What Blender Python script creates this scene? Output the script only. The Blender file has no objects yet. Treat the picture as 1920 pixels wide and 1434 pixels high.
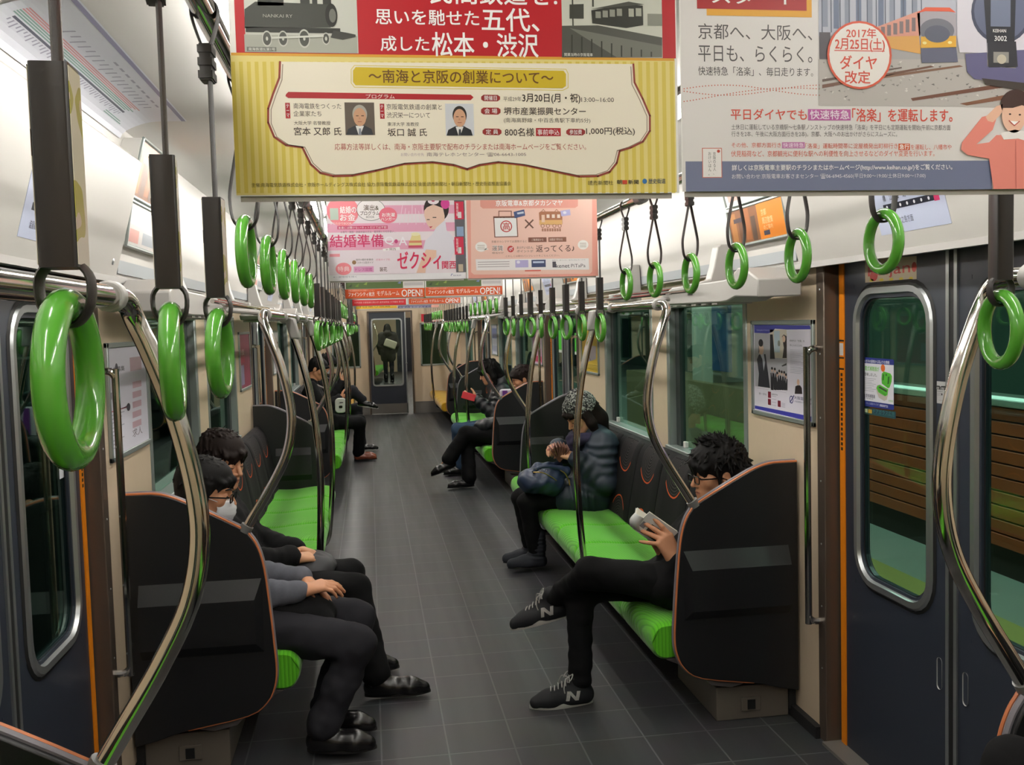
import bpy, math, random
import numpy as np
from mathutils import Vector, Matrix

random.seed(7)
rng = np.random.default_rng(7)
SC = bpy.context.scene
COL = SC.collection

# ---------------------------------------------------------------- camera, world, exposure
cam = bpy.data.cameras.new('camera')
cam.sensor_fit = 'HORIZONTAL'
cam.sensor_width = 36.0
cam.lens = 36.0 * 1811.5 / 1920.0
cam.clip_start = 0.02
cam_ob = bpy.data.objects.new('camera', cam)
COL.objects.link(cam_ob)
YAW, PITCH, ROLL = 0.14505, 0.06182, -0.02708
_f = Vector((math.sin(YAW) * math.cos(PITCH), math.cos(YAW) * math.cos(PITCH), -math.sin(PITCH)))
_r = _f.cross(Vector((0, 0, 1))).normalized()
_u = _r.cross(_f)
_r2 = math.cos(ROLL) * _r + math.sin(ROLL) * _u
_u2 = -math.sin(ROLL) * _r + math.cos(ROLL) * _u
_m = Matrix((_r2, _u2, -_f)).transposed().to_4x4()
_m.translation = Vector((-0.374, 0.0, 1.60))
cam_ob.matrix_world = _m
SC.camera = cam_ob

SC.view_settings.view_transform = 'Standard'
SC.view_settings.look = 'None'
SC.view_settings.gamma = 1.0
SC.view_settings.use_curve_mapping = False
SC.view_settings.exposure = 0.0
SC.cycles.max_bounces = 8
SC.cycles.diffuse_bounces = 4
SC.cycles.glossy_bounces = 4
SC.cycles.transparent_max_bounces = 12
SC.cycles.sample_clamp_indirect = 4.0
SC.cycles.caustics_reflective = False
SC.cycles.caustics_refractive = False

world = bpy.data.worlds.new('night')
SC.world = world
world.use_nodes = True
world.node_tree.nodes['Background'].inputs[0].default_value = (0.010, 0.014, 0.016, 1)
world.node_tree.nodes['Background'].inputs[1].default_value = 0.6

LAMP_POWER = 47.0        # emission of the saloon's tube covers
STATION_POWER = 95.0     # platform lamps outside the right-hand windows
LAMP_TINT = (1.0, 0.965, 0.90)


# ---------------------------------------------------------------- materials
def lin(c):
    """hex or 0-255 triple to linear rgb"""
    if isinstance(c, str):
        c = [int(c[i:i + 2], 16) for i in (0, 2, 4)]
    return tuple(((v / 255) / 12.92 if v / 255 <= 0.04045 else (((v / 255) + 0.055) / 1.055) ** 2.4) for v in c)


MATS = {}


def M(name, col, rough=0.5, metal=0.0, spec=0.5, bump=0.0, bscale=200.0, var=0.0, vscale=6.0, coat=0.0):
    """principled material with procedural noise in its roughness, colour and bump"""
    if name in MATS:
        return MATS[name]
    m = bpy.data.materials.new(name)
    m.use_nodes = True
    nt = m.node_tree
    b = nt.nodes['Principled BSDF']
    c = lin(col)
    b.inputs['Base Color'].default_value = (*c, 1)
    b.inputs['Roughness'].default_value = rough
    b.inputs['Metallic'].default_value = metal
    b.inputs['Specular IOR Level'].default_value = spec
    b.inputs['Coat Weight'].default_value = coat
    b.inputs['Coat Roughness'].default_value = 0.08
    tc = nt.nodes.new('ShaderNodeTexCoord')
    if var:
        n = nt.nodes.new('ShaderNodeTexNoise')
        n.inputs['Scale'].default_value = vscale
        n.inputs['Detail'].default_value = 4
        nt.links.new(tc.outputs['Object'], n.inputs['Vector'])
        mx = nt.nodes.new('ShaderNodeMix')
        mx.data_type = 'RGBA'
        mx.inputs[6].default_value = (*[v * (1 - var) for v in c], 1)
        mx.inputs[7].default_value = (*[min(1, v * (1 + var)) for v in c], 1)
        nt.links.new(n.outputs['Fac'], mx.inputs[0])
        nt.links.new(mx.outputs[2], b.inputs['Base Color'])
    if bump:
        n = nt.nodes.new('ShaderNodeTexNoise')
        n.inputs['Scale'].default_value = bscale
        n.inputs['Detail'].default_value = 3
        nt.links.new(tc.outputs['Object'], n.inputs['Vector'])
        bp = nt.nodes.new('ShaderNodeBump')
        bp.inputs['Strength'].default_value = bump
        bp.inputs['Distance'].default_value = 0.002
        nt.links.new(n.outputs['Fac'], bp.inputs['Height'])
        nt.links.new(bp.outputs[0], b.inputs['Normal'])
    MATS[name] = m
    return m


def emit(name, col, power):
    m = bpy.data.materials.new(name)
    m.use_nodes = True
    b = m.node_tree.nodes['Principled BSDF']
    b.inputs['Base Color'].default_value = (0.8, 0.8, 0.8, 1)
    b.inputs['Emission Color'].default_value = (*col, 1)
    b.inputs['Emission Strength'].default_value = power
    MATS[name] = m
    return m


def glass(name, tint, rough=0.0, boost=1.0):
    """thin window pane: tinted see-through with a fresnel mirror on both faces"""
    m = bpy.data.materials.new(name)
    m.use_nodes = True
    nt = m.node_tree
    nt.nodes.clear()
    out = nt.nodes.new('ShaderNodeOutputMaterial')
    tr = nt.nodes.new('ShaderNodeBsdfTransparent')
    tr.inputs[0].default_value = (*tint, 1)
    gl = nt.nodes.new('ShaderNodeBsdfGlossy')
    gl.inputs['Color'].default_value = (0.72, 0.95, 0.86, 1)
    gl.inputs['Roughness'].default_value = rough
    lw = nt.nodes.new('ShaderNodeLayerWeight')      # facing: 0 straight on, 1 at grazing, the same on both faces
    lw.inputs['Blend'].default_value = 0.5
    pw = nt.nodes.new('ShaderNodeMath')
    pw.operation = 'POWER'
    pw.inputs[1].default_value = 4.0
    mu = nt.nodes.new('ShaderNodeMath')
    mu.operation = 'MULTIPLY_ADD'
    mu.use_clamp = True
    mu.inputs[1].default_value = 0.75 * boost
    mu.inputs[2].default_value = 0.045 * boost
    mx = nt.nodes.new('ShaderNodeMixShader')
    nt.links.new(lw.outputs['Facing'], pw.inputs[0])
    nt.links.new(pw.outputs[0], mu.inputs[0])
    nt.links.new(mu.outputs[0], mx.inputs[0])
    nt.links.new(tr.outputs[0], mx.inputs[1])
    nt.links.new(gl.outputs[0], mx.inputs[2])
    nt.links.new(mx.outputs[0], out.inputs[0])
    MATS[name] = m
    return m


M('white_lining', 'CBC8C3', 0.42, var=0.02, vscale=2)
M('ceiling_white', 'CDCAC6', 0.5, var=0.02, vscale=2)
M('beige_wall', 'DAC6AB', 0.33, bump=0.10, bscale=260, var=0.035, vscale=40)
M('navy_door', '2A2F3A', 0.38, bump=0.10, bscale=500, var=0.05, vscale=80)
M('silver', 'B9BDBE', 0.30, 0.85, bump=0.03)
M('window_alu', '9FA8A5', 0.36, 0.55)
M('chrome', 'DAD6CF', 0.10, 1.0)
M('steel_post', '62564C', 0.36, 0.45, bump=0.05, bscale=120)
M('rubber', '0C0D0E', 0.6)
M('orange', 'EE8A12', 0.45, var=0.03)
M('grey_plastic', 'B4B1AE', 0.45, var=0.02)
M('rack_grey', 'B3B0AC', 0.42)
M('black_panel', '101114', 0.45, bump=0.12, bscale=420, var=0.08, vscale=30)
M('panel_recess', '17181B', 0.5, bump=0.10, bscale=420)
M('orange_edge', 'C9774A', 0.4)
M('strap_black', '26211F', 0.5, bump=0.15, bscale=600)
M('sleeve_black', '1B1817', 0.28, bump=0.04)
M('ring_green', '58A438', 0.18, coat=0.6, var=0.06, vscale=20)
M('heater', '7C746A', 0.45, 0.35, bump=0.08)
M('kick_grey', '77736E', 0.5, 0.2)
M('dark_base', '1A1A1C', 0.6)
M('white_pl', 'D9D7D2', 0.4)
M('grey_metal', '8E8F8F', 0.4, 0.6)
emit('lamp', LAMP_TINT, LAMP_POWER)
glass('pane', (0.62, 0.80, 0.72))
glass('pane_dark', (0.50, 0.62, 0.57))


def floor_material():
    m = bpy.data.materials.new('floor_tile')
    m.use_nodes = True
    nt = m.node_tree
    b = nt.nodes['Principled BSDF']
    tc = nt.nodes.new('ShaderNodeTexCoord')
    mp = nt.nodes.new('ShaderNodeMapping')
    mp.inputs['Location'].default_value = (0.135 + 0.25 * 8, -3.515 + 0.267 * 20, 0)
    br = nt.nodes.new('ShaderNodeTexBrick')
    br.offset = 0.0
    br.inputs['Scale'].default_value = 1.0
    br.inputs['Brick Width'].default_value = 0.25
    br.inputs['Row Height'].default_value = 0.267
    br.inputs['Mortar Size'].default_value = 0.0045
    br.inputs['Mortar Smooth'].default_value = 0.6
    br.inputs['Color1'].default_value = (*lin('414144'), 1)
    br.inputs['Color2'].default_value = (*lin('3C3D40'), 1)
    br.inputs['Mortar'].default_value = (*lin('646466'), 1)
    no = nt.nodes.new('ShaderNodeTexNoise')
    no.inputs['Scale'].default_value = 5
    no.inputs['Detail'].default_value = 6
    mx = nt.nodes.new('ShaderNodeMix')
    mx.data_type = 'RGBA'
    mx.blend_type = 'MULTIPLY'
    mx.inputs[0].default_value = 0.35
    st = nt.nodes.new('ShaderNodeTexNoise')          # long streaks of wear along the aisle
    mp2 = nt.nodes.new('ShaderNodeMapping')
    mp2.inputs['Scale'].default_value = (14, 0.6, 1)
    st.inputs['Scale'].default_value = 1.0
    rr = nt.nodes.new('ShaderNodeMapRange')
    rr.inputs['To Min'].default_value = 0.36
    rr.inputs['To Max'].default_value = 0.52
    bp = nt.nodes.new('ShaderNodeBump')
    bp.inputs['Strength'].default_value = 0.25
    bp.inputs['Distance'].default_value = 0.001
    L = nt.links.new
    L(tc.outputs['Object'], mp.inputs['Vector'])
    L(mp.outputs[0], br.inputs['Vector'])
    L(tc.outputs['Object'], no.inputs['Vector'])
    L(tc.outputs['Object'], mp2.inputs['Vector'])
    L(mp2.outputs[0], st.inputs['Vector'])
    L(br.outputs['Color'], mx.inputs[6])
    L(no.outputs['Color'], mx.inputs[7])
    L(mx.outputs[2], b.inputs['Base Color'])
    L(st.outputs['Fac'], rr.inputs['Value'])
    L(rr.outputs[0], b.inputs['Roughness'])
    L(br.outputs['Fac'], bp.inputs['Height'])
    L(bp.outputs[0], b.inputs['Normal'])
    b.inputs['Specular IOR Level'].default_value = 0.45
    MATS['floor_tile'] = m


floor_material()


def seat_fabric(name, col, dark):
    """plush with fine wavy ribs"""
    m = bpy.data.materials.new(name)
    m.use_nodes = True
    nt = m.node_tree
    b = nt.nodes['Principled BSDF']
    b.inputs['Roughness'].default_value = 0.85
    b.inputs['Specular IOR Level'].default_value = 0.2
    b.inputs['Sheen Weight'].default_value = 0.25
    tc = nt.nodes.new('ShaderNodeTexCoord')
    wv = nt.nodes.new('ShaderNodeTexWave')
    wv.wave_type = 'RINGS'
    wv.rings_direction = 'Z'
    wv.inputs['Scale'].default_value = 22
    wv.inputs['Distortion'].default_value = 1.2
    wv.inputs['Detail Scale'].default_value = 0.6
    mx = nt.nodes.new('ShaderNodeMix')
    mx.data_type = 'RGBA'
    mx.inputs[6].default_value = (*lin(dark), 1)
    mx.inputs[7].default_value = (*lin(col), 1)
    rp = nt.nodes.new('ShaderNodeMapRange')
    rp.inputs['From Min'].default_value = 0.05
    rp.inputs['From Max'].default_value = 0.35
    bp = nt.nodes.new('ShaderNodeBump')
    bp.inputs['Strength'].default_value = 0.5
    bp.inputs['Distance'].default_value = 0.003
    L = nt.links.new
    L(tc.outputs['Object'], wv.inputs['Vector'])
    L(wv.outputs['Fac'], rp.inputs['Value'])
    L(rp.outputs[0], mx.inputs[0])
    L(mx.outputs[2], b.inputs['Base Color'])
    L(wv.outputs['Fac'], bp.inputs['Height'])
    L(bp.outputs[0], b.inputs['Normal'])
    MATS[name] = m


seat_fabric('seat_green', '5CB81E', '4AA016')
seat_fabric('seat_yellow', 'C99A1E', 'B08518')


def backrest_material():
    """black moquette: fine grey arcs, one orange arc above and one below (object space, metres)"""
    m = bpy.data.materials.new('backrest_black')
    m.use_nodes = True
    nt = m.node_tree
    L = nt.links.new
    b = nt.nodes['Principled BSDF']
    b.inputs['Roughness'].default_value = 0.8
    b.inputs['Specular IOR Level'].default_value = 0.2
    tc = nt.nodes.new('ShaderNodeTexCoord')
    sep = nt.nodes.new('ShaderNodeSeparateXYZ')
    L(tc.outputs['Object'], sep.inputs[0])

    def mth(op, a, c=None, clamp=False):
        n = nt.nodes.new('ShaderNodeMath')
        n.operation = op
        n.use_clamp = clamp
        for i, v in enumerate((a, c)):
            if v is None:
                continue
            if isinstance(v, (int, float)):
                n.inputs[i].default_value = v
            else:
                L(v, n.inputs[i])
        return n.outputs[0]

    y, z = sep.outputs[1], sep.outputs[2]

    def dist(cy, cz):
        a = mth('SUBTRACT', y, cy)
        c = mth('SUBTRACT', z, cz)
        return mth('SQRT', mth('ADD', mth('MULTIPLY', a, a), mth('MULTIPLY', c, c)))

    d1 = dist(0.0, 0.425)          # rings hanging from the top of the back
    d2 = dist(0.0, -0.03)          # rings rising from the seat
    use = mth('GREATER_THAN', z, 0.20)
    d = mth('ADD', mth('MULTIPLY', d1, use), mth('MULTIPLY', d2, mth('SUBTRACT', 1.0, use)))
    line = mth('GREATER_THAN', mth('SINE', mth('MULTIPLY', d, 380.0)), 0.72)
    inside = mth('LESS_THAN', d, 0.150)
    grey = mth('MULTIPLY', line, inside)
    ring = mth('LESS_THAN', mth('ABSOLUTE', mth('SUBTRACT', d, 0.152)), 0.0042)
    side = mth('LESS_THAN', mth('ABSOLUTE', y), 0.125)
    org = mth('MULTIPLY', ring, side)
    mx = nt.nodes.new('ShaderNodeMix')
    mx.data_type = 'RGBA'
    mx.inputs[6].default_value = (*lin('0F0E10'), 1)
    mx.inputs[7].default_value = (*lin('403B3C'), 1)
    L(grey, mx.inputs[0])
    m2 = nt.nodes.new('ShaderNodeMix')
    m2.data_type = 'RGBA'
    m2.inputs[7].default_value = (*lin('C4532A'), 1)
    L(mx.outputs[2], m2.inputs[6])
    L(org, m2.inputs[0])
    L(m2.outputs[2], b.inputs['Base Color'])
    MATS['backrest_black'] = m


backrest_material()


# ---------------------------------------------------------------- mesh helpers
class MB:
    def __init__(self):
        self.v, self.f, self.m = [], [], []

    def add(self, vs, fs, mi=0):
        o = len(self.v)
        self.v += [tuple(p) for p in vs]
        self.f += [tuple(i + o for i in f) for f in fs]
        self.m += [mi] * len(fs)
        return self

    def box(self, x0, x1, y0, y1, z0, z1, mi=0):
        x0, x1 = sorted((x0, x1)); y0, y1 = sorted((y0, y1)); z0, z1 = sorted((z0, z1))
        vs = [(x, y, z) for z in (z0, z1) for y in (y0, y1) for x in (x0, x1)]
        return self.add(vs, [(0, 2, 3, 1), (4, 5, 7, 6), (0, 1, 5, 4), (2, 6, 7, 3), (0, 4, 6, 2), (1, 3, 7, 5)], mi)

    def prism(self, pts, axis, a, b, mi=0):
        """polygon pts (in the two other axes, cyclic order) extruded along axis from a to b"""
        n = len(pts)

        def P(p, t):
            return {'x': (t, p[0], p[1]), 'y': (p[0], t, p[1]), 'z': (p[0], p[1], t)}[axis]
        vs = [P(p, a) for p in pts] + [P(p, b) for p in pts]
        fs = [tuple(range(n))[::-1], tuple(range(n, 2 * n))] + [(i, (i + 1) % n, n + (i + 1) % n, n + i) for i in range(n)]
        return self.add(vs, fs, mi)

    def tube(self, pts, r, seg=10, closed=False, mi=0, flat=1.0, up=None):
        """sweep a circle (or a flat oval) along pts; r may be a list"""
        P = [Vector(p) for p in pts]
        n = len(P)
        R = r if isinstance(r, (list, tuple)) else [r] * n
        T = []
        for i in range(n):
            a = P[(i - 1) % n] if (closed or i) else P[i]
            c = P[(i + 1) % n] if (closed or i < n - 1) else P[i]
            T.append((c - a).normalized())
        u = Vector(up) if up else (Vector((0, 0, 1)) if abs(T[0].z) < 0.9 else Vector((1, 0, 0)))
        u = (u - T[0] * u.dot(T[0])).normalized()
        vs = []
        for i in range(n):
            u = (u - T[i] * u.dot(T[i])).normalized()
            w = T[i].cross(u)
            for k in range(seg):
                a = 2 * math.pi * k / seg
                vs.append(P[i] + u * (math.cos(a) * R[i]) + w * (math.sin(a) * R[i] * flat))
        fs = []
        for i in range(n if closed else n - 1):
            j = (i + 1) % n
            for k in range(seg):
                l = (k + 1) % seg
                fs.append((i * seg + k, i * seg + l, j * seg + l, j * seg + k))
        if not closed:
            fs.append(tuple(range(seg))[::-1])
            fs.append(tuple(range((n - 1) * seg, n * seg)))
        return self.add(vs, fs, mi)

    def ball(self, c, r, su=14, sv=9, mi=0, rot=None):
        r = (r, r, r) if isinstance(r, (int, float)) else r
        vs = []
        for j in range(sv + 1):
            t = math.pi * j / sv
            for i in range(su):
                a = 2 * math.pi * i / su
                p = Vector((r[0] * math.sin(t) * math.cos(a), r[1] * math.sin(t) * math.sin(a), r[2] * math.cos(t)))
                if rot:
                    p = rot @ p
                vs.append(p + Vector(c))
        fs = [(j * su + i, (j + 1) * su + i, (j + 1) * su + (i + 1) % su, j * su + (i + 1) % su) for j in range(sv) for i in range(su)]
        return self.add(vs, fs, mi)

    def xf(self, mat):
        self.v = [tuple(mat @ Vector(p)) for p in self.v]
        return self


def spline(pts, n=8, closed=False):
    """catmull-rom through pts"""
    P = [Vector(p) for p in pts]
    out = []
    m = len(P)
    for i in range(m if closed else m - 1):
        g = lambda k: P[k % m] if closed else P[max(0, min(m - 1, k))]
        p0, p1, p2, p3 = g(i - 1), g(i), g(i + 1), g(i + 2)
        for k in range(n):
            t = k / n
            out.append(0.5 * (2 * p1 + (p2 - p0) * t + (2 * p0 - 5 * p1 + 4 * p2 - p3) * t * t + (3 * p1 - p0 - 3 * p2 + p3) * t ** 3))
    if not closed:
        out.append(P[-1])
    return out


def rrect(a0, a1, b0, b1, r, n=6):
    out = []
    for (ca, cb, s) in ((a1 - r, b1 - r, 0), (a0 + r, b1 - r, 1), (a0 + r, b0 + r, 2), (a1 - r, b0 + r, 3)):
        for k in range(n + 1):
            t = math.pi / 2 * (s + k / n)
            out.append((ca + r * math.cos(t), cb + r * math.sin(t)))
    return out


def mesh(name, mb, mats, smooth=True, angle=35):
    me = bpy.data.meshes.new(name)
    me.from_pydata([tuple(p) for p in mb.v], [], mb.f)
    for m in (mats if isinstance(mats, (list, tuple)) else [mats]):
        me.materials.append(MATS[m] if isinstance(m, str) else m)
    if len(me.materials) > 1:
        me.polygons.foreach_set('material_index', mb.m)
    if smooth:
        me.shade_smooth()
        me.set_sharp_from_angle(angle=math.radians(angle))
    me.update()
    return me


def O(name, mb, mats, parent=None, label=None, cat=None, group=None, kind=None, bevel=0, smooth=True, loc=None, angle=35):
    o = bpy.data.objects.new(name, mesh(name, mb, mats, smooth, angle) if isinstance(mb, MB) else mb)
    COL.objects.link(o)
    if parent:
        o.parent = parent
        if parent.name in WORLD:                      # its parts are given in world coordinates
            o.matrix_parent_inverse = Matrix.Translation(parent.location).inverted()
    if loc:
        o.location = loc
    if bevel:
        b = o.modifiers.new('bevel', 'BEVEL')
        b.width = bevel
        b.segments = 2
        b.limit_method = 'ANGLE'
    tag(o, label, cat, group, kind)
    return o


def tag(o, label=None, cat=None, group=None, kind=None):
    for k, v in (('label', label), ('category', cat), ('group', group), ('kind', kind)):
        if v:
            o[k] = v
    return o


WORLD = set()


def thing(name, label=None, cat=None, loc=(0, 0, 0), group=None, kind=None, world=False):
    o = bpy.data.objects.new(name, None)
    o.empty_display_size = 0.1
    o.location = loc
    COL.objects.link(o)
    if world:
        WORLD.add(o.name)
    return tag(o, label, cat, group, kind)


def dup(root, loc, label, rot=0.0, group=None):
    """copy of a thing with copies of its parts and sub-parts (mesh data shared)"""
    r = root.copy()
    COL.objects.link(r)
    r.location = loc
    r.rotation_euler.z = rot
    r['label'] = label
    if group:
        r['group'] = group
    for ch in root.children:
        c = ch.copy()
        COL.objects.link(c)
        c.parent = r
        for g in ch.children:
            d = g.copy()
            COL.objects.link(d)
            d.parent = c
    return r


ORD = ['first', 'second', 'third', 'fourth', 'fifth', 'sixth', 'seventh', 'eighth', 'ninth', 'tenth', 'eleventh', 'twelfth', 'thirteenth']
# ================================================================ THE SALOON (setting)
Y_NEAR, Y_END = -1.13, 17.67
DOORS = [2.61, 8.27, 13.93]
BAYS = [(-1.0, 1.86), (3.36, 7.52), (9.02, 13.18), (14.68, 17.60)]
WINS = [(-0.30, 0.86), (4.05, 5.21), (5.49, 6.65), (9.71, 10.87), (11.15, 12.31), (15.45, 16.61)]
WX, DX = 1.265, 1.314
SIDE = {1: 'right', -1: 'left'}

O('floor', MB().box(-1.40, 1.40, Y_NEAR, Y_END + 0.03, -0.06, 0.0), 'floor_tile', kind='structure', label='dark grey tiled floor of the railway carriage', cat='floor')

VAULT = [(1.205, 1.79), (1.19, 2.0), (1.172, 2.20), (1.160, 2.235), (1.142, 2.261), (1.09, 2.284), (1.04, 2.293), (0.9, 2.295)]
prof = VAULT + [(-x, z) for x, z in VAULT[::-1]]
outer = [(-1.36, 1.79), (-1.36, 2.36), (1.36, 2.36), (1.36, 1.79)]
O('ceiling', MB().prism(prof + outer, 'y', Y_NEAR, Y_END), 'ceiling_white', kind='structure', label='off-white carriage ceiling curving down to the side walls', cat='ceiling', angle=30)

nwin = 0
ndoor = 0
for s in (1, -1):
    sd = SIDE[s]
    w = MB()
    for y0, y1 in BAYS:
        cuts = [q for q in WINS if y0 < q[0] < y1]
        e = y0
        for a, b in cuts:
            w.box(s * WX, s * 1.345, e, a, 0, 1.80)
            w.box(s * WX, s * 1.345, a, b, 0, 0.87)
            w.box(s * WX, s * 1.345, a, b, 1.69, 1.80)
            e = b
        w.box(s * WX, s * 1.345, e, y1 + (0.07 if y1 > 17 else 0), 0, 1.80)
    O('wall_' + sd, w, 'beige_wall', kind='structure', label='beige panelled side wall on the %s of the carriage' % sd, cat='wall', bevel=0.004)
    k = MB()
    for y0, y1 in BAYS:
        k.box(s * 1.240, s * WX, y0, y1, 0, 0.045)
    O('baseboard_' + sd, k, 'dark_base', kind='structure', label='low dark skirting along the %s wall' % sd, cat='baseboard')
    # windows
    for i, (a, b) in enumerate(WINS):
        nwin += 1
        t = thing('window_%d' % nwin, '%s saloon window %s from the camera end, green tinted glass in grey aluminium' % (sd, ORD[i]), 'window', (s * 1.29, (a + b) / 2, 0.87), kind='structure', world=True)
        f = MB()
        xo, xi = s * 1.262, s * 1.335
        f.box(xo, xi, a, a + 0.045, 0.87, 1.69).box(xo, xi, b - 0.045, b, 0.87, 1.69)
        f.box(xo, xi, a, b, 1.655, 1.69).box(s * 1.245, xi, a, b, 0.868, 0.897)
        O('window_frame', f, 'window_alu', t, bevel=0.005)
        g = MB()
        g.box(s * 1.300, s * 1.33, a + 0.045, a + 0.075, 0.897, 1.655).box(s * 1.300, s * 1.33, b - 0.115, b - 0.045, 0.897, 1.655)
        O('blind_guide', g, M('guide_dark', '2B3232', 0.5), t)
        O('pane', MB().box(s * 1.316, s * 1.322, a + 0.045, b - 0.045, 0.897, 1.655), 'pane', t)
        lt = MB().box(s * 1.296, s * 1.316, b - 0.20, b - 0.165, 0.897, 0.93)
        O('latch', lt, 'white_pl', t, bevel=0.003)
    # side doors
    for i, yc in enumerate(DOORS):
        ndoor += 1
        t = thing('door_%d' % ndoor, '%s sliding doorway %s from the camera end, two navy leaves with tall rounded windows' % (sd, ORD[i]), 'door', (s * DX, yc, 0), kind='structure', world=True)
        for q in (1, -1):
            y_out, y_in = yc + q * 0.69, yc + q * 0.010
            wc, hw = yc + q * 0.335, 0.245
            lf = MB()
            hole = rrect(wc - hw + 0.045, wc + hw - 0.045, 0.69, 1.65, 0.085)
            # leaf face with a window hole: four bands joined round the hole
            ring = hole
            n = len(ring)
            box = []
            for (yy, zz) in ring:
                dy, dz = yy - wc, zz - 1.17
                k = 1 / max(abs(dy) / (hw - 0.0), abs(dz) / 0.53)
                box.append((wc + dy * k, 1.17 + dz * k))
            for x in (DX, DX + 0.03):
                vs = [(s * x, p[0], p[1]) for p in ring] + [(s * x, p[0], p[1]) for p in box]
                lf.add(vs, [(j, (j + 1) % n, n + (j + 1) % n, n + j) for j in range(n)])
            vs = [(s * x, p[0], p[1]) for x in (DX, DX + 0.03) for p in ring]
            lf.add(vs, [(j, n + j, n + (j + 1) % n, (j + 1) % n) for j in range(n)])
            ya, yb = sorted((y_out, y_in))
            x0, x1 = s * DX, s * (DX + 0.03)
            lf.box(x0, x1, ya, yb, 0.012, 0.64).box(x0, x1, ya, yb, 1.70, 1.80)
            lf.box(x0, x1, ya, wc - hw, 0.64, 1.70).box(x0, x1, wc + hw, yb, 0.64, 1.70)
            for cy in (wc - hw, wc + hw):                 # close the corners of the window cut-out
                for cz in (0.64, 1.70):
                    lf.box(s * (DX + 0.0008), s * (DX + 0.02), cy - 0.03, cy + 0.03, cz - 0.03, cz + 0.03)
            leaf = O('door_leaf', lf, 'navy_door', t, smooth=False)
            fr = MB()
            o1, o2 = rrect(wc - hw, wc + hw, 0.645, 1.695, 0.13), rrect(wc - hw + 0.040, wc + hw - 0.040, 0.685, 1.655, 0.09)
            m = len(o1)
            vs = [(s * (DX - 0.002), *p) for p in o1] + [(s * (DX - 0.012), *[0.75 * a_ + 0.25 * b_ for a_, b_ in zip(p, p2)]) for p, p2 in zip(o1, o2)] + [(s * (DX - 0.012), *[0.25 * a_ + 0.75 * b_ for a_, b_ in zip(p, p2)]) for p, p2 in zip(o1, o2)] + [(s * (DX + 0.012), *p) for p in o2]
            fr.add(vs, [(r * m + j, r * m + (j + 1) % m, (r + 1) * m + (j + 1) % m, (r + 1) * m + j) for r in range(3) for j in range(m)])
            O('window_frame', fr, 'silver', leaf)
            gk = MB()
            o3, o4 = rrect(wc - hw - 0.008, wc + hw + 0.008, 0.637, 1.703, 0.138), rrect(wc - hw + 0.002, wc + hw - 0.002, 0.647, 1.693, 0.128)
            vs = [(s * (DX - 0.001), *p) for p in o3] + [(s * (DX - 0.006), *p) for p in o4]
            gk.add(vs, [(j, (j + 1) % m, m + (j + 1) % m, m + j) for j in range(m)])
            vs = [(s * (DX + 0.008), *p) for p in o2] + [(s * (DX + 0.008), wc + (p[0] - wc) * 0.94, 1.17 + (p[1] - 1.17) * 0.985) for p in o2]
            gk.add(vs, [(j, (j + 1) % m, m + (j + 1) % m, m + j) for j in range(m)])
            O('gasket', gk, 'rubber', leaf)
            O('pane', MB().prism(rrect(wc - hw + 0.035, wc + hw - 0.035, 0.68, 1.66, 0.09), 'x', s * (DX + 0.012), s * (DX + 0.018)), 'pane', leaf)
            O('seam_trim', MB().box(s * (DX - 0.006), s * DX, yc + q * 0.012, yc + q * 0.028, 0.012, 1.79), 'silver', leaf)
            O('seam_rubber', MB().box(s * (DX - 0.004), s * (DX + 0.02), yc, yc + q * 0.013, 0.012, 1.79), 'rubber', leaf)
            hd = MB()
            hp = rrect(yc + q * 0.065 - 0.013, yc + q * 0.065 + 0.013, 0.445, 0.545, 0.0129)
            m2 = len(hp)
            vs = [(s * (DX - 0.003), *p) for p in hp] + [(s * (DX + 0.010), yc + q * 0.065 + (p[0] - yc - q * 0.065) * 0.7, 0.495 + (p[1] - 0.495) * 0.9) for p in hp]
            hd.add(vs, [(j, (j + 1) % m2, m2 + (j + 1) % m2, m2 + j) for j in range(m2)] + [tuple(range(m2, 2 * m2))])
            O('finger_pull', hd, M('pull_silver', 'BDBDBA', 0.4, 0.3), leaf)
            og = MB().box(s * (DX - 0.004), s * DX, yc + q * 0.650, yc + q * 0.685, 0.012, 1.78)
            strip = O('orange_strip', og, 'orange', leaf)
            mk = MB()
            for (za, zb) in ((1.500, 1.506), (1.438, 1.444), (1.398, 1.404)):
                mk.box(s * (DX - 0.0048), s * (DX - 0.004), yc + q * 0.650, yc + q * 0.685, za, zb)
            for k_ in range(16):
                mk.box(s * (DX - 0.0048), s * (DX - 0.004), yc + q * 0.662, yc + q * 0.675, 1.375 - k_ * 0.018, 1.386 - k_ * 0.018)
            mk.box(s * (DX - 0.0048), s * (DX - 0.004), yc + q * 0.655, yc + q * 0.682, 1.450, 1.494, 1)
            O('lettering', mk, ['rubber', 'white_pl'], strip)
            # door post with its grab bar
            po = MB().box(s * 1.258, s * 1.345, yc + q * 0.70, yc + q * 0.76, 0, 1.80)
            post = O('door_post', po, 'steel_post', t, bevel=0.004)
            sc_ = MB()
            for k_ in range(7):
                sc_.ball((s * 1.2575, yc + q * 0.73, 0.28 + k_ * 0.235), (0.002, 0.004, 0.004), 8, 4)
            O('screws', sc_, 'silver', post)
            ys = yc + q * 0.735
            gb = MB().tube(spline([(s * 1.258, ys, 1.475), (s * 1.228, ys, 1.474), (s * 1.212, ys + q * 0.003, 1.455), (s * 1.210, ys + q * 0.004, 1.40), (s * 1.210, ys + q * 0.004, 0.53), (s * 1.212, ys + q * 0.003, 0.478), (s * 1.228, ys, 0.460), (s * 1.258, ys, 0.459)], 5), 0.0125, 10)
            O('grab_bar', gb, 'chrome', t)
        O('door_sill', MB().box(s * 1.24, s * 1.40, yc - 0.70, yc + 0.70, 0.0, 0.012), 'kick_grey', t)
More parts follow.
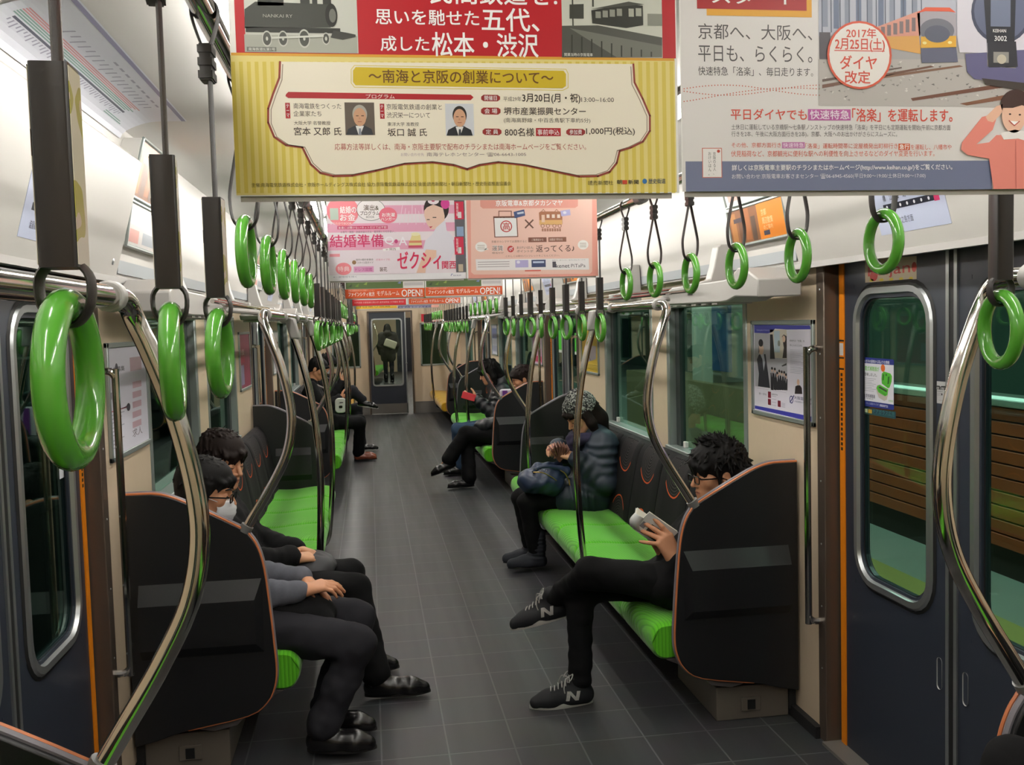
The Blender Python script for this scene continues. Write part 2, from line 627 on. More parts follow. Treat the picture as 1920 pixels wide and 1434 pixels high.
        O('door_track', MB().box(s * 1.30, s * 1.36, yc - 0.76, yc + 0.76, 1.78, 1.80), 'rubber', t)
        # cover of the door engine above
        hp = [(s * x, z) for x, z in ((1.225, 1.775), (1.207, 1.775), (1.200, 1.79), (1.1, 2.160), (1.11, 2.172), (1.18, 2.19), (1.3, 2.19), (1.3, 1.785))]
        e = 0.775
        hdr = O('door_cover_' + sd, MB().prism(hp, 'y', yc - e, yc + e), 'white_lining', kind='structure', label='white hinged cover above the %s doorway on the %s' % (ORD[i], sd), cat='door cover', angle=20)
        O('lock', MB().ball((s * 1.190, yc + 0.70, 1.835), (0.006, 0.013, 0.013), 12, 6), 'silver', hdr)
        O('edge_strip', MB().box(s * 1.198, s * 1.222, yc - 1.12 if i else yc - 0.775, yc + 1.12, 1.768, 1.788), 'grey_plastic', hdr)

# lining above the seats: a flat panel per bay with a grey band at its foot
for s in (1, -1):
    for i, (y0, y1) in enumerate(BAYS):
        y0, y1 = max(y0 + 0.0, Y_NEAR), y1
        p = [(s * x, z) for x, z in ((1.20, 1.80), (1.182, 2.06), (1.19, 2.06), (1.21, 1.80))]
        l = O('lining_panel', MB().prism(p, 'y', y0 + 0.04, y1 - 0.04), 'white_lining', kind='structure', label='white lining panel over the %s seats on the %s' % (ORD[i], SIDE[s]), cat='lining')
        O('grey_band', MB().prism([(s * 1.197, 1.80), (s * 1.194, 1.845), (s * 1.2, 1.845), (s * 1.205, 1.80)], 'y', y0 + 0.04, y1 - 0.04), M('band_grey', 'A9AFB3', 0.4), l)

# end wall with its sliding gangway door
w = MB()
HX0, HX1 = 0.54, 1.05
for s in (1, -1):
    w.box(s * 0.40, s * HX0, Y_END, Y_END + 0.06, 0, 2.3)
    w.box(s * HX1, s * 1.40, Y_END, Y_END + 0.06, 0, 2.3)
    w.box(s * HX0, s * HX1, Y_END, Y_END + 0.06, 0, 0.86).box(s * HX0, s * HX1, Y_END, Y_END + 0.06, 1.64, 2.3)
w.box(-0.40, 0.40, Y_END, Y_END + 0.06, 1.87, 2.3)
O('wall_end', w, 'beige_wall', kind='structure', label='beige end wall at the far end of the carriage', cat='wall')
k = MB()
for s in (1, -1):
    k.box(s * 0.41, s * 1.30, Y_END - 0.008, Y_END, 0, 0.21)
O('baseboard_end', k, 'kick_grey', kind='structure', label='grey kick plate along the foot of the far end wall', cat='baseboard')
for s in (1, -1):
    nwin += 1
    t = thing('window_%d' % nwin, 'fixed window in the far end wall to the %s of the gangway door' % SIDE[s], 'window', (s * 0.795, Y_END, 0.86), kind='structure', world=True)
    f = MB()
    f.box(s * HX0, s * (HX0 + 0.025), Y_END - 0.012, Y_END + 0.05, 0.86, 1.64).box(s * (HX1 - 0.025), s * HX1, Y_END - 0.012, Y_END + 0.05, 0.86, 1.64)
    f.box(s * HX0, s * HX1, Y_END - 0.012, Y_END + 0.05, 1.615, 1.64).box(s * HX0, s * HX1, Y_END - 0.012, Y_END + 0.05, 0.86, 0.89)
    O('window_frame', f, 'window_alu', t)
    O('pane', MB().box(s * HX0, s * HX1, Y_END + 0.02, Y_END + 0.026, 0.86, 1.64), 'pane_dark', t)
w = MB().box(-1.40, 1.40, Y_NEAR - 0.06, Y_NEAR, 0, 2.36)
O('wall_near', w, 'beige_wall', kind='structure', label='beige end wall behind the camera', cat='wall')

ndoor += 1
t = thing('door_%d' % ndoor, 'navy sliding gangway door standing slightly open at the far end', 'door', (0, Y_END, 0), kind='structure', world=True)
f = MB()
f.box(-0.405, -0.375, Y_END - 0.02, Y_END + 0.06, 0, 1.87).box(0.375, 0.405, Y_END - 0.02, Y_END + 0.06, 0, 1.87).box(-0.405, 0.405, Y_END - 0.02, Y_END + 0.06, 1.85, 1.875)
O('door_frame', f, 'steel_post', t, bevel=0.003)
lf = MB()
lx0, lx1 = -0.375, 0.285
wx0, wx1, wz0, wz1 = -0.335, 0.215, 0.515, 1.735
yl0, yl1 = Y_END + 0.005, Y_END + 0.035
lf.box(lx0, wx0, yl0, yl1, 0.01, 1.85).box(wx1, lx1, yl0, yl1, 0.01, 1.85).box(wx0, wx1, yl0, yl1, 0.19, wz0).box(wx0, wx1, yl0, yl1, wz1, 1.85)
leaf = O('door_leaf', lf, 'navy_door', t)
fr = MB()
o1, o2 = rrect(wx0 - 0.005, wx1 + 0.005, wz0 - 0.005, wz1 + 0.005, 0.06), rrect(wx0 + 0.02, wx1 - 0.02, wz0 + 0.02, wz1 - 0.02, 0.04)
m = len(o1)
vs = [(p[0], yl0 - 0.001, p[1]) for p in o1] + [(p[0], yl0 - 0.012, p[1]) for p in o1] + [(p[0], yl0 - 0.012, p[1]) for p in o2] + [(p[0], yl0 + 0.012, p[1]) for p in o2]
fr.add(vs, [(r * m + j, r * m + (j + 1) % m, (r + 1) * m + (j + 1) % m, (r + 1) * m + j) for r in range(3) for j in range(m)])
O('window_frame', fr, 'silver', leaf)
O('pane', MB().box(wx0, wx1, yl0 + 0.012, yl0 + 0.018, wz0, wz1), glass('pane_clear', (0.86, 0.93, 0.9), boost=0.5), leaf)
O('kick_plate', MB().box(lx0, lx1, yl0 - 0.004, yl1, 0.01, 0.19), 'kick_grey', leaf)
O('edge_trim', MB().box(lx1 - 0.02, lx1, yl0 - 0.004, yl1 + 0.004, 0.01, 1.85), 'silver', leaf)
O('latch', MB().ball((lx1 - 0.01, yl0 - 0.02, 0.92), (0.02, 0.012, 0.012), 10, 6), 'silver', leaf)

# ceiling: lamps in two rows, louvred air outlet between them
nl = 0
proto = None
for s in (-1, 1):
    for k in range(13):
        y0 = -0.8 + 1.4 * k
        if y0 + 1.15 > 17.5:
            continue
        lab = '%s tube lamp of the ceiling row on the %s, counted from the camera end' % (ORD[k], SIDE[s])
        if proto is None:
            proto = thing('ceiling_lamp', lab, 'lamp', (s * 0.64, y0, 2.294), 'ceiling tube lamps')
            O('lamp_base', MB().box(-0.05, 0.05, 0, 1.15, -0.012, 0.0), 'white_pl', proto)
            O('tube_cover', MB().tube([(0, 0.0, -0.030), (0, 0.008, -0.030), (0, 0.02, -0.030), (0, 1.13, -0.030), (0, 1.142, -0.030), (0, 1.15, -0.030)], [0.004, 0.014, 0.019, 0.019, 0.014, 0.004], 12), 'lamp', proto)
        else:
            dup(proto, (s * 0.64, y0, 2.294), lab)
v = MB()
v.box(-0.27, -0.255, Y_NEAR, Y_END, 2.268, 2.294).box(0.255, 0.27, Y_NEAR, Y_END, 2.268, 2.294)
vent = O('air_outlet', v, 'grey_plastic', kind='structure', label='long louvred air outlet along the middle of the ceiling', cat='vent')
sl = MB()
for k in range(17):
    x = -0.24 + k * 0.03
    sl.prism([(x, 2.272), (x + 0.012, 2.290), (x + 0.016, 2.290), (x + 0.004, 2.272)], 'y', Y_NEAR, Y_END)
O('slats', sl, 'grey_metal', vent)
# ================================================================ FURNITURE
PY = [(-1.0, 1.66), (3.53, 7.43), (9.09, 12.99), (14.65, 17.55)]       # outer faces of each bay's seat ends
BAYNAME = ['behind the camera', 'nearest the camera', 'halfway along the carriage', 'at the far end']
PART = [(1.255, 1.030), (1.16, 1.029), (1.105, 1.018), (1.03, 0.985), (0.86, 0.892), (0.825, 0.860), (0.80, 0.815), (0.782, 0.74), (0.768, 0.60), (0.757, 0.45), (0.753, 0.36), (0.762, 0.30), (0.79, 0.245), (0.86, 0.200), (1.07, 0.165), (1.18, 0.135), (1.255, 0.12)]


def cyc(pts, s):
    return [(s * x, z) for x, z in pts]


def partition(s, y, d, label):
    """y: the face towards the doorway, d: +1 when the seat lies on the +Y side"""
    t = thing('seat_partition', label, 'partition', (s * 1.0, y, 0), 'seat-end partitions', world=True)
    th = 0.045
    body = spline([(x, 0, z) for x, z in PART[1:-1]], 3)
    pts = [PART[0]] + [(p.x, p.z) for p in body] + [PART[-1]]
    O('panel', MB().prism(cyc(pts, s), 'y', y + d * 0.004, y + d * th), 'black_panel', t, bevel=0.004, angle=30)
    b = MB().prism([(y + d * 0.004, 0.705), (y - d * 0.028, 0.635), (y - d * 0.028, 0.475), (y + d * 0.004, 0.435)], 'x', s * 0.815, s * 1.215)
    b.v = [(p[0] * (1 - 0.03 * (abs(p[0]) < 1.0) * (abs(p[1] - y) < 0.01)), p[1], p[2]) for p in b.v]
    O('bolster', b, 'black_panel', t, smooth=False)
    b = MB().prism([(y + d * th, 0.705), (y + d * (th + 0.016), 0.65), (y + d * (th + 0.016), 0.50), (y + d * th, 0.46)], 'x', s * 0.84, s * 1.10)
    O('inner_pad', b, 'panel_recess', t, smooth=False)
    edge = [(x, 0, z) for x, z in PART[:-2]]
    ep = spline(edge, 3)
    ym = y + d * th / 2
    O('orange_edge', MB().tube([(s * p.x, ym - d * 0.012, p.z + 0.001) for p in ep], 0.0052, 6), 'orange_edge', t)
    O('grey_edge', MB().tube([(s * p.x, ym + d * 0.004, p.z + 0.0005) for p in ep], 0.0085, 6), M('edge_grey', '77737A', 0.45), t)
    O('foot_bracket', MB().prism(cyc([(0.86, 0.205), (0.90, 0.165), (0.98, 0.150), (1.03, 0.160), (1.03, 0.185)], s), 'y', y + d * 0.02, y + d * 0.16), M('pan_grey', '55504F', 0.5), t)
    return t


def cushion_mesh(s, ln):
    sec = [(1.12, 0.405), (0.98, 0.398), (0.83, 0.412), (0.73, 0.414), (0.695, 0.402), (0.674, 0.372), (0.670, 0.335), (0.682, 0.295), (0.715, 0.268), (0.80, 0.272), (1.12, 0.30)]
    sp = [(p.x, p.z) for p in spline([(x, 0, z) for x, z in sec], 3)]
    mb = MB()
    ys = [0, 0.012, 0.04, ln * 0.25, ln * 0.5, ln * 0.75, ln - 0.04, ln - 0.012, ln]
    sh = [0.012, 0.003, 0, -0.003, -0.006, -0.003, 0, 0.003, 0.012]
    n = len(sp)
    vs = []
    for y_, d_ in zip(ys, sh):
        for x, z in sp:
            cx, cz = 0.9, 0.34
            top = z > 0.38 and x > 0.7
            vs.append((s * (x - (x - cx) * (d_ > 0) * d_ * 1.2), y_, z - (d_ if d_ > 0 else (-d_ if top else 0)) * (1 if z > cz else -1) * (1 if d_ > 0 else 1)))
    fs = [(i * n + k, i * n + (k + 1) % n, (i + 1) * n + (k + 1) % n, (i + 1) * n + k) for i in range(len(ys) - 1) for k in range(n)]
    fs += [tuple(range(n))[::-1], tuple(range((len(ys) - 1) * n, len(ys) * n))]
    mb.add(vs, fs)
    return mb


def backrest_mesh(s, ln):
    sec = [(1.085, 0.0), (1.10, 0.10), (1.125, 0.24), (1.150, 0.36), (1.175, 0.43), (1.205, 0.465), (1.24, 0.475), (1.255, 0.46), (1.255, 0.0)]
    sp = [(p.x, p.z) for p in spline([(x, 0, z) for x, z in sec[:7]], 4)] + sec[7:]
    mb = MB()
    ys = [-ln / 2, -ln / 2 + 0.008, -ln / 2 + 0.03, -ln / 4, 0, ln / 4, ln / 2 - 0.03, ln / 2 - 0.008, ln / 2]
    sh = [0.014, 0.005, 0, 0.004, 0.010, 0.004, 0, 0.005, 0.014]
    n = len(sp)
    vs = []
    for y_, d_ in zip(ys, sh):
        for x, z in sp:
            vs.append((s * (x + (d_ if x < 1.2 else 0)), y_, z))
    fs = [(i * n + k, i * n + (k + 1) % n, (i + 1) * n + (k + 1) % n, (i + 1) * n + k) for i in range(len(ys) - 1) for k in range(n)]
    fs += [tuple(range(n))[::-1], tuple(range((len(ys) - 1) * n, len(ys) * n))]
    mb.add(vs, fs)
    return mb


def bench(s, y0, y1, n, label, fabric='seat_green'):
    t = thing('bench_seat', label, 'seat', (s * 0.95, y0, 0), 'long bench seats along the walls', world=True)
    ln = (y1 - y0) / n
    cm = mesh('seat_cushion', cushion_mesh(s, ln), fabric)
    bm = mesh('backrest', backrest_mesh(s, ln), 'backrest_black')
    for k in range(n):
        c = O('seat_cushion', cm, fabric, t, loc=(0, 0, 0))
        c.location = (0, y0 + k * ln, 0)
        b = O('backrest', bm, 'backrest_black', t)
        b.location = (0, y0 + (k + 0.5) * ln, 0.405)
    O('seat_pan', MB().prism(cyc([(0.73, 0.266), (0.82, 0.225), (1.0, 0.20), (1.24, 0.20), (1.24, 0.29), (0.80, 0.274)], s), 'y', y0 + 0.01, y1 - 0.01), M('pan_grey', '55504F', 0.5), t, bevel=0.004)
    O('wall_plate', MB().box(s * 1.235, s * 1.262, y0, y1, 0.03, 0.22), 'dark_base', t)
    return t


RAILX, RAILZ, RR = 0.752, 1.655, 0.0172


def rail(s, ya, yb, label):
    t = thing('hand_rail', label, 'rail', (s * RAILX, ya, RAILZ), 'chrome hand rails in front of the luggage racks', world=True)
    O('tube', MB().tube([(s * RAILX, ya, RAILZ), (s * RAILX, yb, RAILZ)], RR, 14), 'chrome', t)
    n = max(2, round((yb - ya) / 0.72) + 1)
    for k in range(n):
        y = ya + 0.02 + (yb - ya - 0.04) * k / (n - 1)
        c = MB().tube([(s * RAILX, y - 0.014, RAILZ), (s * RAILX, y + 0.014, RAILZ)], 0.0235, 14)
        O('collar', c, 'grey_plastic', t, bevel=0.003)
    for y in (ya + (yb - ya) * 0.18, ya + (yb - ya) * 0.5, ya + (yb - ya) * 0.82):
        br = MB().tube([(s * RAILX, y, RAILZ), (s * 0.86, y, RAILZ + 0.02), (s * 1.0, y, RAILZ + 0.035)], 0.011, 8)
        O('bracket', br, 'grey_plastic', t)
    return t


def end_pole(s, y, d, label):
    t = thing('grab_pole', label, 'pole', (s * 0.75, y, 0), 'bent chrome grab poles at the seat ends', world=True)
    p = [(s * RAILX, y + d * 0.13, RAILZ), (s * RAILX, y + d * 0.085, RAILZ), (s * 0.751, y + d * 0.050, 1.645), (s * 0.746, y + d * 0.030, 1.62), (s * 0.727, y + d * 0.024, 1.57), (s * 0.694, y + d * 0.022, 1.47), (s * 0.668, y + d * 0.022, 1.345), (s * 0.664, y + d * 0.022, 1.25), (s * 0.685, y + d * 0.022, 1.15), (s * 0.735, y + d * 0.022, 1.05), (s * 0.80, y + d * 0.022, 0.945), (s * 0.845, y + d * 0.022, 0.872)]
    O('tube', MB().tube(spline(p, 6), RR, 14), 'chrome', t)
    O('collar', MB().tube([(s * 0.832, y + d * 0.022, 0.897), (s * 0.846, y + d * 0.022, 0.874)], 0.0225, 14), 'grey_metal', t)
    return t


def mid_pole(s, y, label):
    t = thing('grab_pole', label, 'pole', (s * 0.70, y, 0), 'bent chrome grab poles along the seats', world=True)
    p = [(s * 0.750, y, 1.63), (s * 0.738, y, 1.58), (s * 0.70, y, 1.45), (s * 0.665, y, 1.29), (s * 0.640, y, 1.08), (s * 0.632, y, 0.90), (s * 0.636, y, 0.72), (s * 0.648, y, 0.52), (s * 0.664, y, 0.35), (s * 0.682, y, 0.255), (s * 0.715, y, 0.215), (s * 0.80, y, 0.212)]
    O('tube', MB().tube(spline(p, 6), RR, 14), 'chrome', t)
    g = MB()
    tri = [(y - 0.055, RAILZ - 0.005), (y + 0.055, RAILZ - 0.005), (y + 0.02, RAILZ - 0.105), (y - 0.02, RAILZ - 0.105)]
    g.prism(tri, 'x', s * 0.722, s * 0.768)
    g.v = [(p_[0] - s * max(0, (RAILZ - 0.02 - p_[2])) * 0.26, p_[1], p_[2]) for p_ in g.v]
    O('gusset', g, 'grey_plastic', t, bevel=0.008)
    return t


def rack(s, y0, y1, label):
    t = thing('luggage_rack', label, 'rack', (s * 1.1, y0, 1.66), 'luggage racks over the seats', world=True)
    for d, yy in ((1, y0), (-1, y1)):
        pr = [(yy + d * a, z) for a, z in ((-0.02, 1.735), (0.03, 1.752), (0.10, 1.778), (0.17, 1.785), (0.24, 1.755), (0.32, 1.746), (0.98, 1.742), (1.12, 1.712), (1.24, 1.690), (1.20, 1.664), (0.36, 1.658), (0.29, 1.660), (0.20, 1.676), (-0.02, 1.668))]
        O('end_bracket', MB().prism(pr, 'x', s * 1.02, s * 1.19), 'rack_grey', t, bevel=0.006, angle=25)
        sl = MB()
        for k in range(6):
            sl.box(s * 1.03, s * 1.18, yy + d * (0.42 + k * 0.13), yy + d * (0.48 + k * 0.13), 1.652, 1.6585)  # white bars stand in for light coming through slots in the rack
        O('painted_slot_light', sl, 'white_pl', t)
    n = 3 if y1 - y0 > 3.5 else 2
    for k in range(n):
        y = y0 + 0.72 + (y1 - y0 - 1.44) * k / (n - 1)
        fp = cyc([(1.015, 1.70), (1.015, 1.748), (1.05, 1.75), (1.10, 1.765), (1.118, 1.82), (1.135, 1.905), (1.15, 1.915), (1.185, 1.915), (1.195, 1.70)], s)
        O('divider', MB().prism(fp, 'y', y - 0.035, y + 0.035), 'rack_grey', t, bevel=0.005, angle=25)
    for x, z in ((0.975, 1.715), (1.03, 1.735), (1.08, 1.738), (1.13, 1.74)):
        O('bar', MB().tube([(s * x, y0 + 0.55, z), (s * x, y1 - 0.55, z)], 0.009, 10), 'chrome', t)
    return t


for s in (-1, 1):
    sd = SIDE[s]
    for b, (ya, yb) in enumerate(PY):
        nm = BAYNAME[b]
        nb = ('hidden', 'first', 'second', 'last')[b]
        if b:
            partition(s, ya, 1, 'black seat-end partition with orange edge, camera end of the %s %s bench' % (nb, sd))
            end_pole(s, ya, 1, 'bent chrome pole from rail to partition, camera end of the %s %s bench' % (nb, sd))
        if b < 3:
            partition(s, yb, -1, ('black partition with orange edge cut by the lower %s corner of the photo' % sd) if b == 0 else 'black seat-end partition with orange edge, far end of the %s %s bench' % (nb, sd))
            end_pole(s, yb, -1, ('thick bent chrome pole standing closest to the camera on the %s' % sd) if b == 0 else 'bent chrome pole from rail to partition, far end of the %s %s bench' % (nb, sd))
        pri = b == 3
        nseat = {0: 5, 1: 8, 2: 8, 3: 6}[b]
        bench(s, ya + 0.05, yb - 0.05 if b < 3 else yb, nseat, ('yellow cushioned %s bench at the far end wall' if pri else 'bright green %s bench with black patterned backs ' + nm) % sd, 'seat_yellow' if pri else 'seat_green')
        rail(s, ya + 0.13 if b else ya, yb - 0.13 if b < 3 else yb - 0.02, 'horizontal chrome hand rail over the %s bench %s' % (sd, nm))
        rack(s, ya - 0.17 if b else ya - 0.05, yb + 0.17 if b < 3 else 17.62, 'grey luggage rack with chrome bars over the %s bench %s' % (sd, nm))
        if b in (1, 2):
            for k, f in enumerate((0.305, 0.69)):
                mid_pole(s, ya + (yb - ya) * f, 'curved chrome pole, %s of two along the %s %s bench' % (ORD[k], nb, sd))
        if b == 3:
            mid_pole(s, ya + 1.45, 'curved chrome pole by the front of the %s yellow bench' % sd)
        if b:
            t = thing('heater_box', 'grey metal heater box under the camera end of the %s %s bench' % (nb, sd), 'heater', (s * 1.07, ya + 0.25, 0), 'heater boxes under the benches', world=True)
            O('casing', MB().box(s * 0.935, s * 1.235, ya + 0.06, ya + 0.55, 0.0, 0.135), 'heater', t, bevel=0.003)
            O('socket_frame', MB().box(s * 1.035, s * 1.115, ya + 0.052, ya + 0.06, 0.035, 0.09), 'heater', t, bevel=0.002)
            O('socket', MB().box(s * 1.06, s * 1.092, ya + 0.049, ya + 0.0525, 0.042, 0.080), 'rubber', t)

# ---------------------------------------------------------------- strap rails and hanging straps
BARX = {1: 0.595, -1: -0.578}
BARZ = 2.03
for s in (-1, 1):
    t = thing('strap_rail', 'long overhead chrome rail that carries the green straps on the %s' % SIDE[s], 'rail', (BARX[s], -0.6, BARZ), 'overhead strap rails', world=True)
    O('tube', MB().tube([(BARX[s], -0.6, BARZ), (BARX[s], 17.3, BARZ)], 0.0165, 14), 'chrome', t)
    for k in range(13):
        y = 0.55 + 1.4 * k
        if y > 17.2:
            break
        h = MB().tube([(BARX[s], y, BARZ), (BARX[s] + s * 0.005, y, BARZ + 0.12), (BARX[s] + s * 0.03, y, 2.293)], 0.012, 10)
        h.tube([(BARX[s], y - 0.03, BARZ), (BARX[s], y + 0.03, BARZ)], 0.023, 14)
        O('hanger', h, 'grey_metal', t)


def belt(mb, pts, w=0.0105, th=0.17):
    mb.tube(spline(pts, 3) if len(pts) > 4 else pts, w, 8, flat=th, up=(0, 1, 0))


def strap(long, ad):
    t = thing('hanging_strap', None, 'strap', (0, 0, 0))
    zc = -0.461 if long else -0.296
    R = 0.0525
    ring = MB().tube([(0, R * math.cos(a), zc + R * math.sin(a)) for a in [2 * math.pi * k / 36 for k in range(36)]], 0.0106, 12, closed=True, up=(1, 0, 0))
    O('ring', ring, 'ring_green', t)
    b = MB()
    top = [(0.0175 * math.cos(a), 0, 0.0175 * math.sin(a)) for a in [math.pi * k / 8 for k in range(9)]]
    belt(b, [(0.004, 0, -0.050), (0.010, 0, -0.034), (0.0165, 0, -0.012)] + top + [(-0.0165, 0, -0.012), (-0.010, 0, -0.034), (-0.004, 0, -0.050)])
    O('bar_loop', b, 'strap_black', t)
    b = MB()
    zr = zc + R + 0.0106
    if long:
        belt(b, [(0.003, 0, -0.085), (0.003, 0, -0.255)], 0.0105, 0.3)
        O('strap_belt', b, 'strap_black', t)
        b = MB()
        belt(b, [(0.003, 0, -0.374), (0.010, 0, -0.382), (0.0165, 0, -0.392), (0.0155, 0, zr - 0.012), (0.008, 0, zr - 0.0235), (0, 0, zr - 0.0255), (-0.008, 0, zr - 0.0235), (-0.0155, 0, zr - 0.012), (-0.0165, 0, -0.392), (-0.010, 0, -0.382), (-0.003, 0, -0.374)], 0.0105, 0.24)
    else:
        belt(b, [(0.003, 0, -0.090), (0.011, 0, -0.13), (0.020, 0, -0.175), (0.024, 0, -0.205), (0.0205, 0, zr - 0.006), (0.010, 0, zr - 0.0225), (0, 0, zr - 0.0255), (-0.010, 0, zr - 0.0225), (-0.0205, 0, zr - 0.006), (-0.024, 0, -0.205), (-0.020, 0, -0.175), (-0.011, 0, -0.13), (-0.003, 0, -0.090)], 0.0105, 0.2)
    O('ring_loop', b, 'strap_black', t)
    k = MB().box(-0.0075, 0.0075, -0.0135, 0.0135, -0.094, -0.046)
    for z in (-0.053, -0.070, -0.087):
        k.box(-0.0095, 0.0095, -0.0155, 0.0155, z - 0.005, z + 0.005)
    O('buckle', k, 'sleeve_black', t)
    if long:
        sl = O('sleeve', MB().prism(rrect(-0.0125, 0.0125, -0.0165, 0.0165, 0.003, 3), 'z', -0.385, -0.250), 'sleeve_black', t, angle=50)
        if ad:
            a = MB().box(0.0125, 0.0130, -0.0145, 0.0145, -0.383, -0.252).box(-0.0130, -0.0125, -0.0145, 0.0145, -0.383, -0.252)
            O('advert_strip', a, 'strap_advert', sl)
    return t


def strap_advert():
    m = bpy.data.materials.new('strap_advert')
    m.use_nodes = True
    nt = m.node_tree
    b = nt.nodes['Principled BSDF']
    b.inputs['Roughness'].default_value = 0.3
    tc = nt.nodes.new('ShaderNodeTexCoord')
    no = nt.nodes.new('ShaderNodeTexNoise')
    no.inputs['Scale'].default_value = 20
    no.inputs['Detail'].default_value = 1
    cr = nt.nodes.new('ShaderNodeValToRGB')
    cr.color_ramp.interpolation = 'CONSTANT'
    e = cr.color_ramp.elements
    e[0].color = (*lin('4A3C30'), 1)
    e[1].position = 0.36
    e[1].color = (*lin('D9D2C2'), 1)
    for p, c in ((0.58, 'A8A24A'), (0.66, 'C9B8A8'), (0.74, '9A3A36')):
        q = e.new(p)
        q.color = (*lin(c), 1)
    nt.links.new(tc.outputs['Object'], no.inputs['Vector'])
    nt.links.new(no.outputs['Fac'], cr.inputs[0])
    nt.links.new(cr.outputs[0], b.inputs['Base Color'])
    MATS['strap_advert'] = m


strap_advert()
SHORT = [[1.72 + 0.370 * k for k in range(6)], [7.36 + 0.376 * k for k in range(6)], [13.02 + 0.376 * k for k in range(6)]]
LONG = [[0.70, 1.05, 1.375], [4.00 + 0.356 * k for k in range(9)], [9.62 + 0.356 * k for k in range(9)], [15.28 + 0.36 * k for k in range(6)]]
sp = {}
for s in (-1, 1):
    for grp, ln in ((LONG, 1), (SHORT, 0)):
        for gi, ys in enumerate(grp):
            for k, y in enumerate(ys):
                ad = ln and s < 0 and gi == 0
                if ln:
                    lab = 'long sleeved strap with green ring, %s over the %s %s bench' % (ORD[k], SIDE[s], BAYNAME[gi])
                else:
                    lab = 'short looped green strap on the %s, %s along the %s doorway' % (SIDE[s], ORD[k], ORD[gi])
                g = 'long green straps over the seats' if ln else 'short green straps over the doorways'
                if (ln, ad) not in sp:
                    sp[(ln, ad)] = strap(ln, ad)
                    r = sp[(ln, ad)]
                    r.location = (BARX[s], y, BARZ)
                    r['label'], r['group'] = lab, g
                else:
                    r = dup(sp[(ln, ad)], (BARX[s], y, BARZ), lab, group=g)
                r.rotation_euler.z = (0.03, 0.13, -0.03)[k] if ln and gi == 0 and s < 0 else random.uniform(-0.3, 0.3) if ln else random.uniform(-0.05, 0.05)
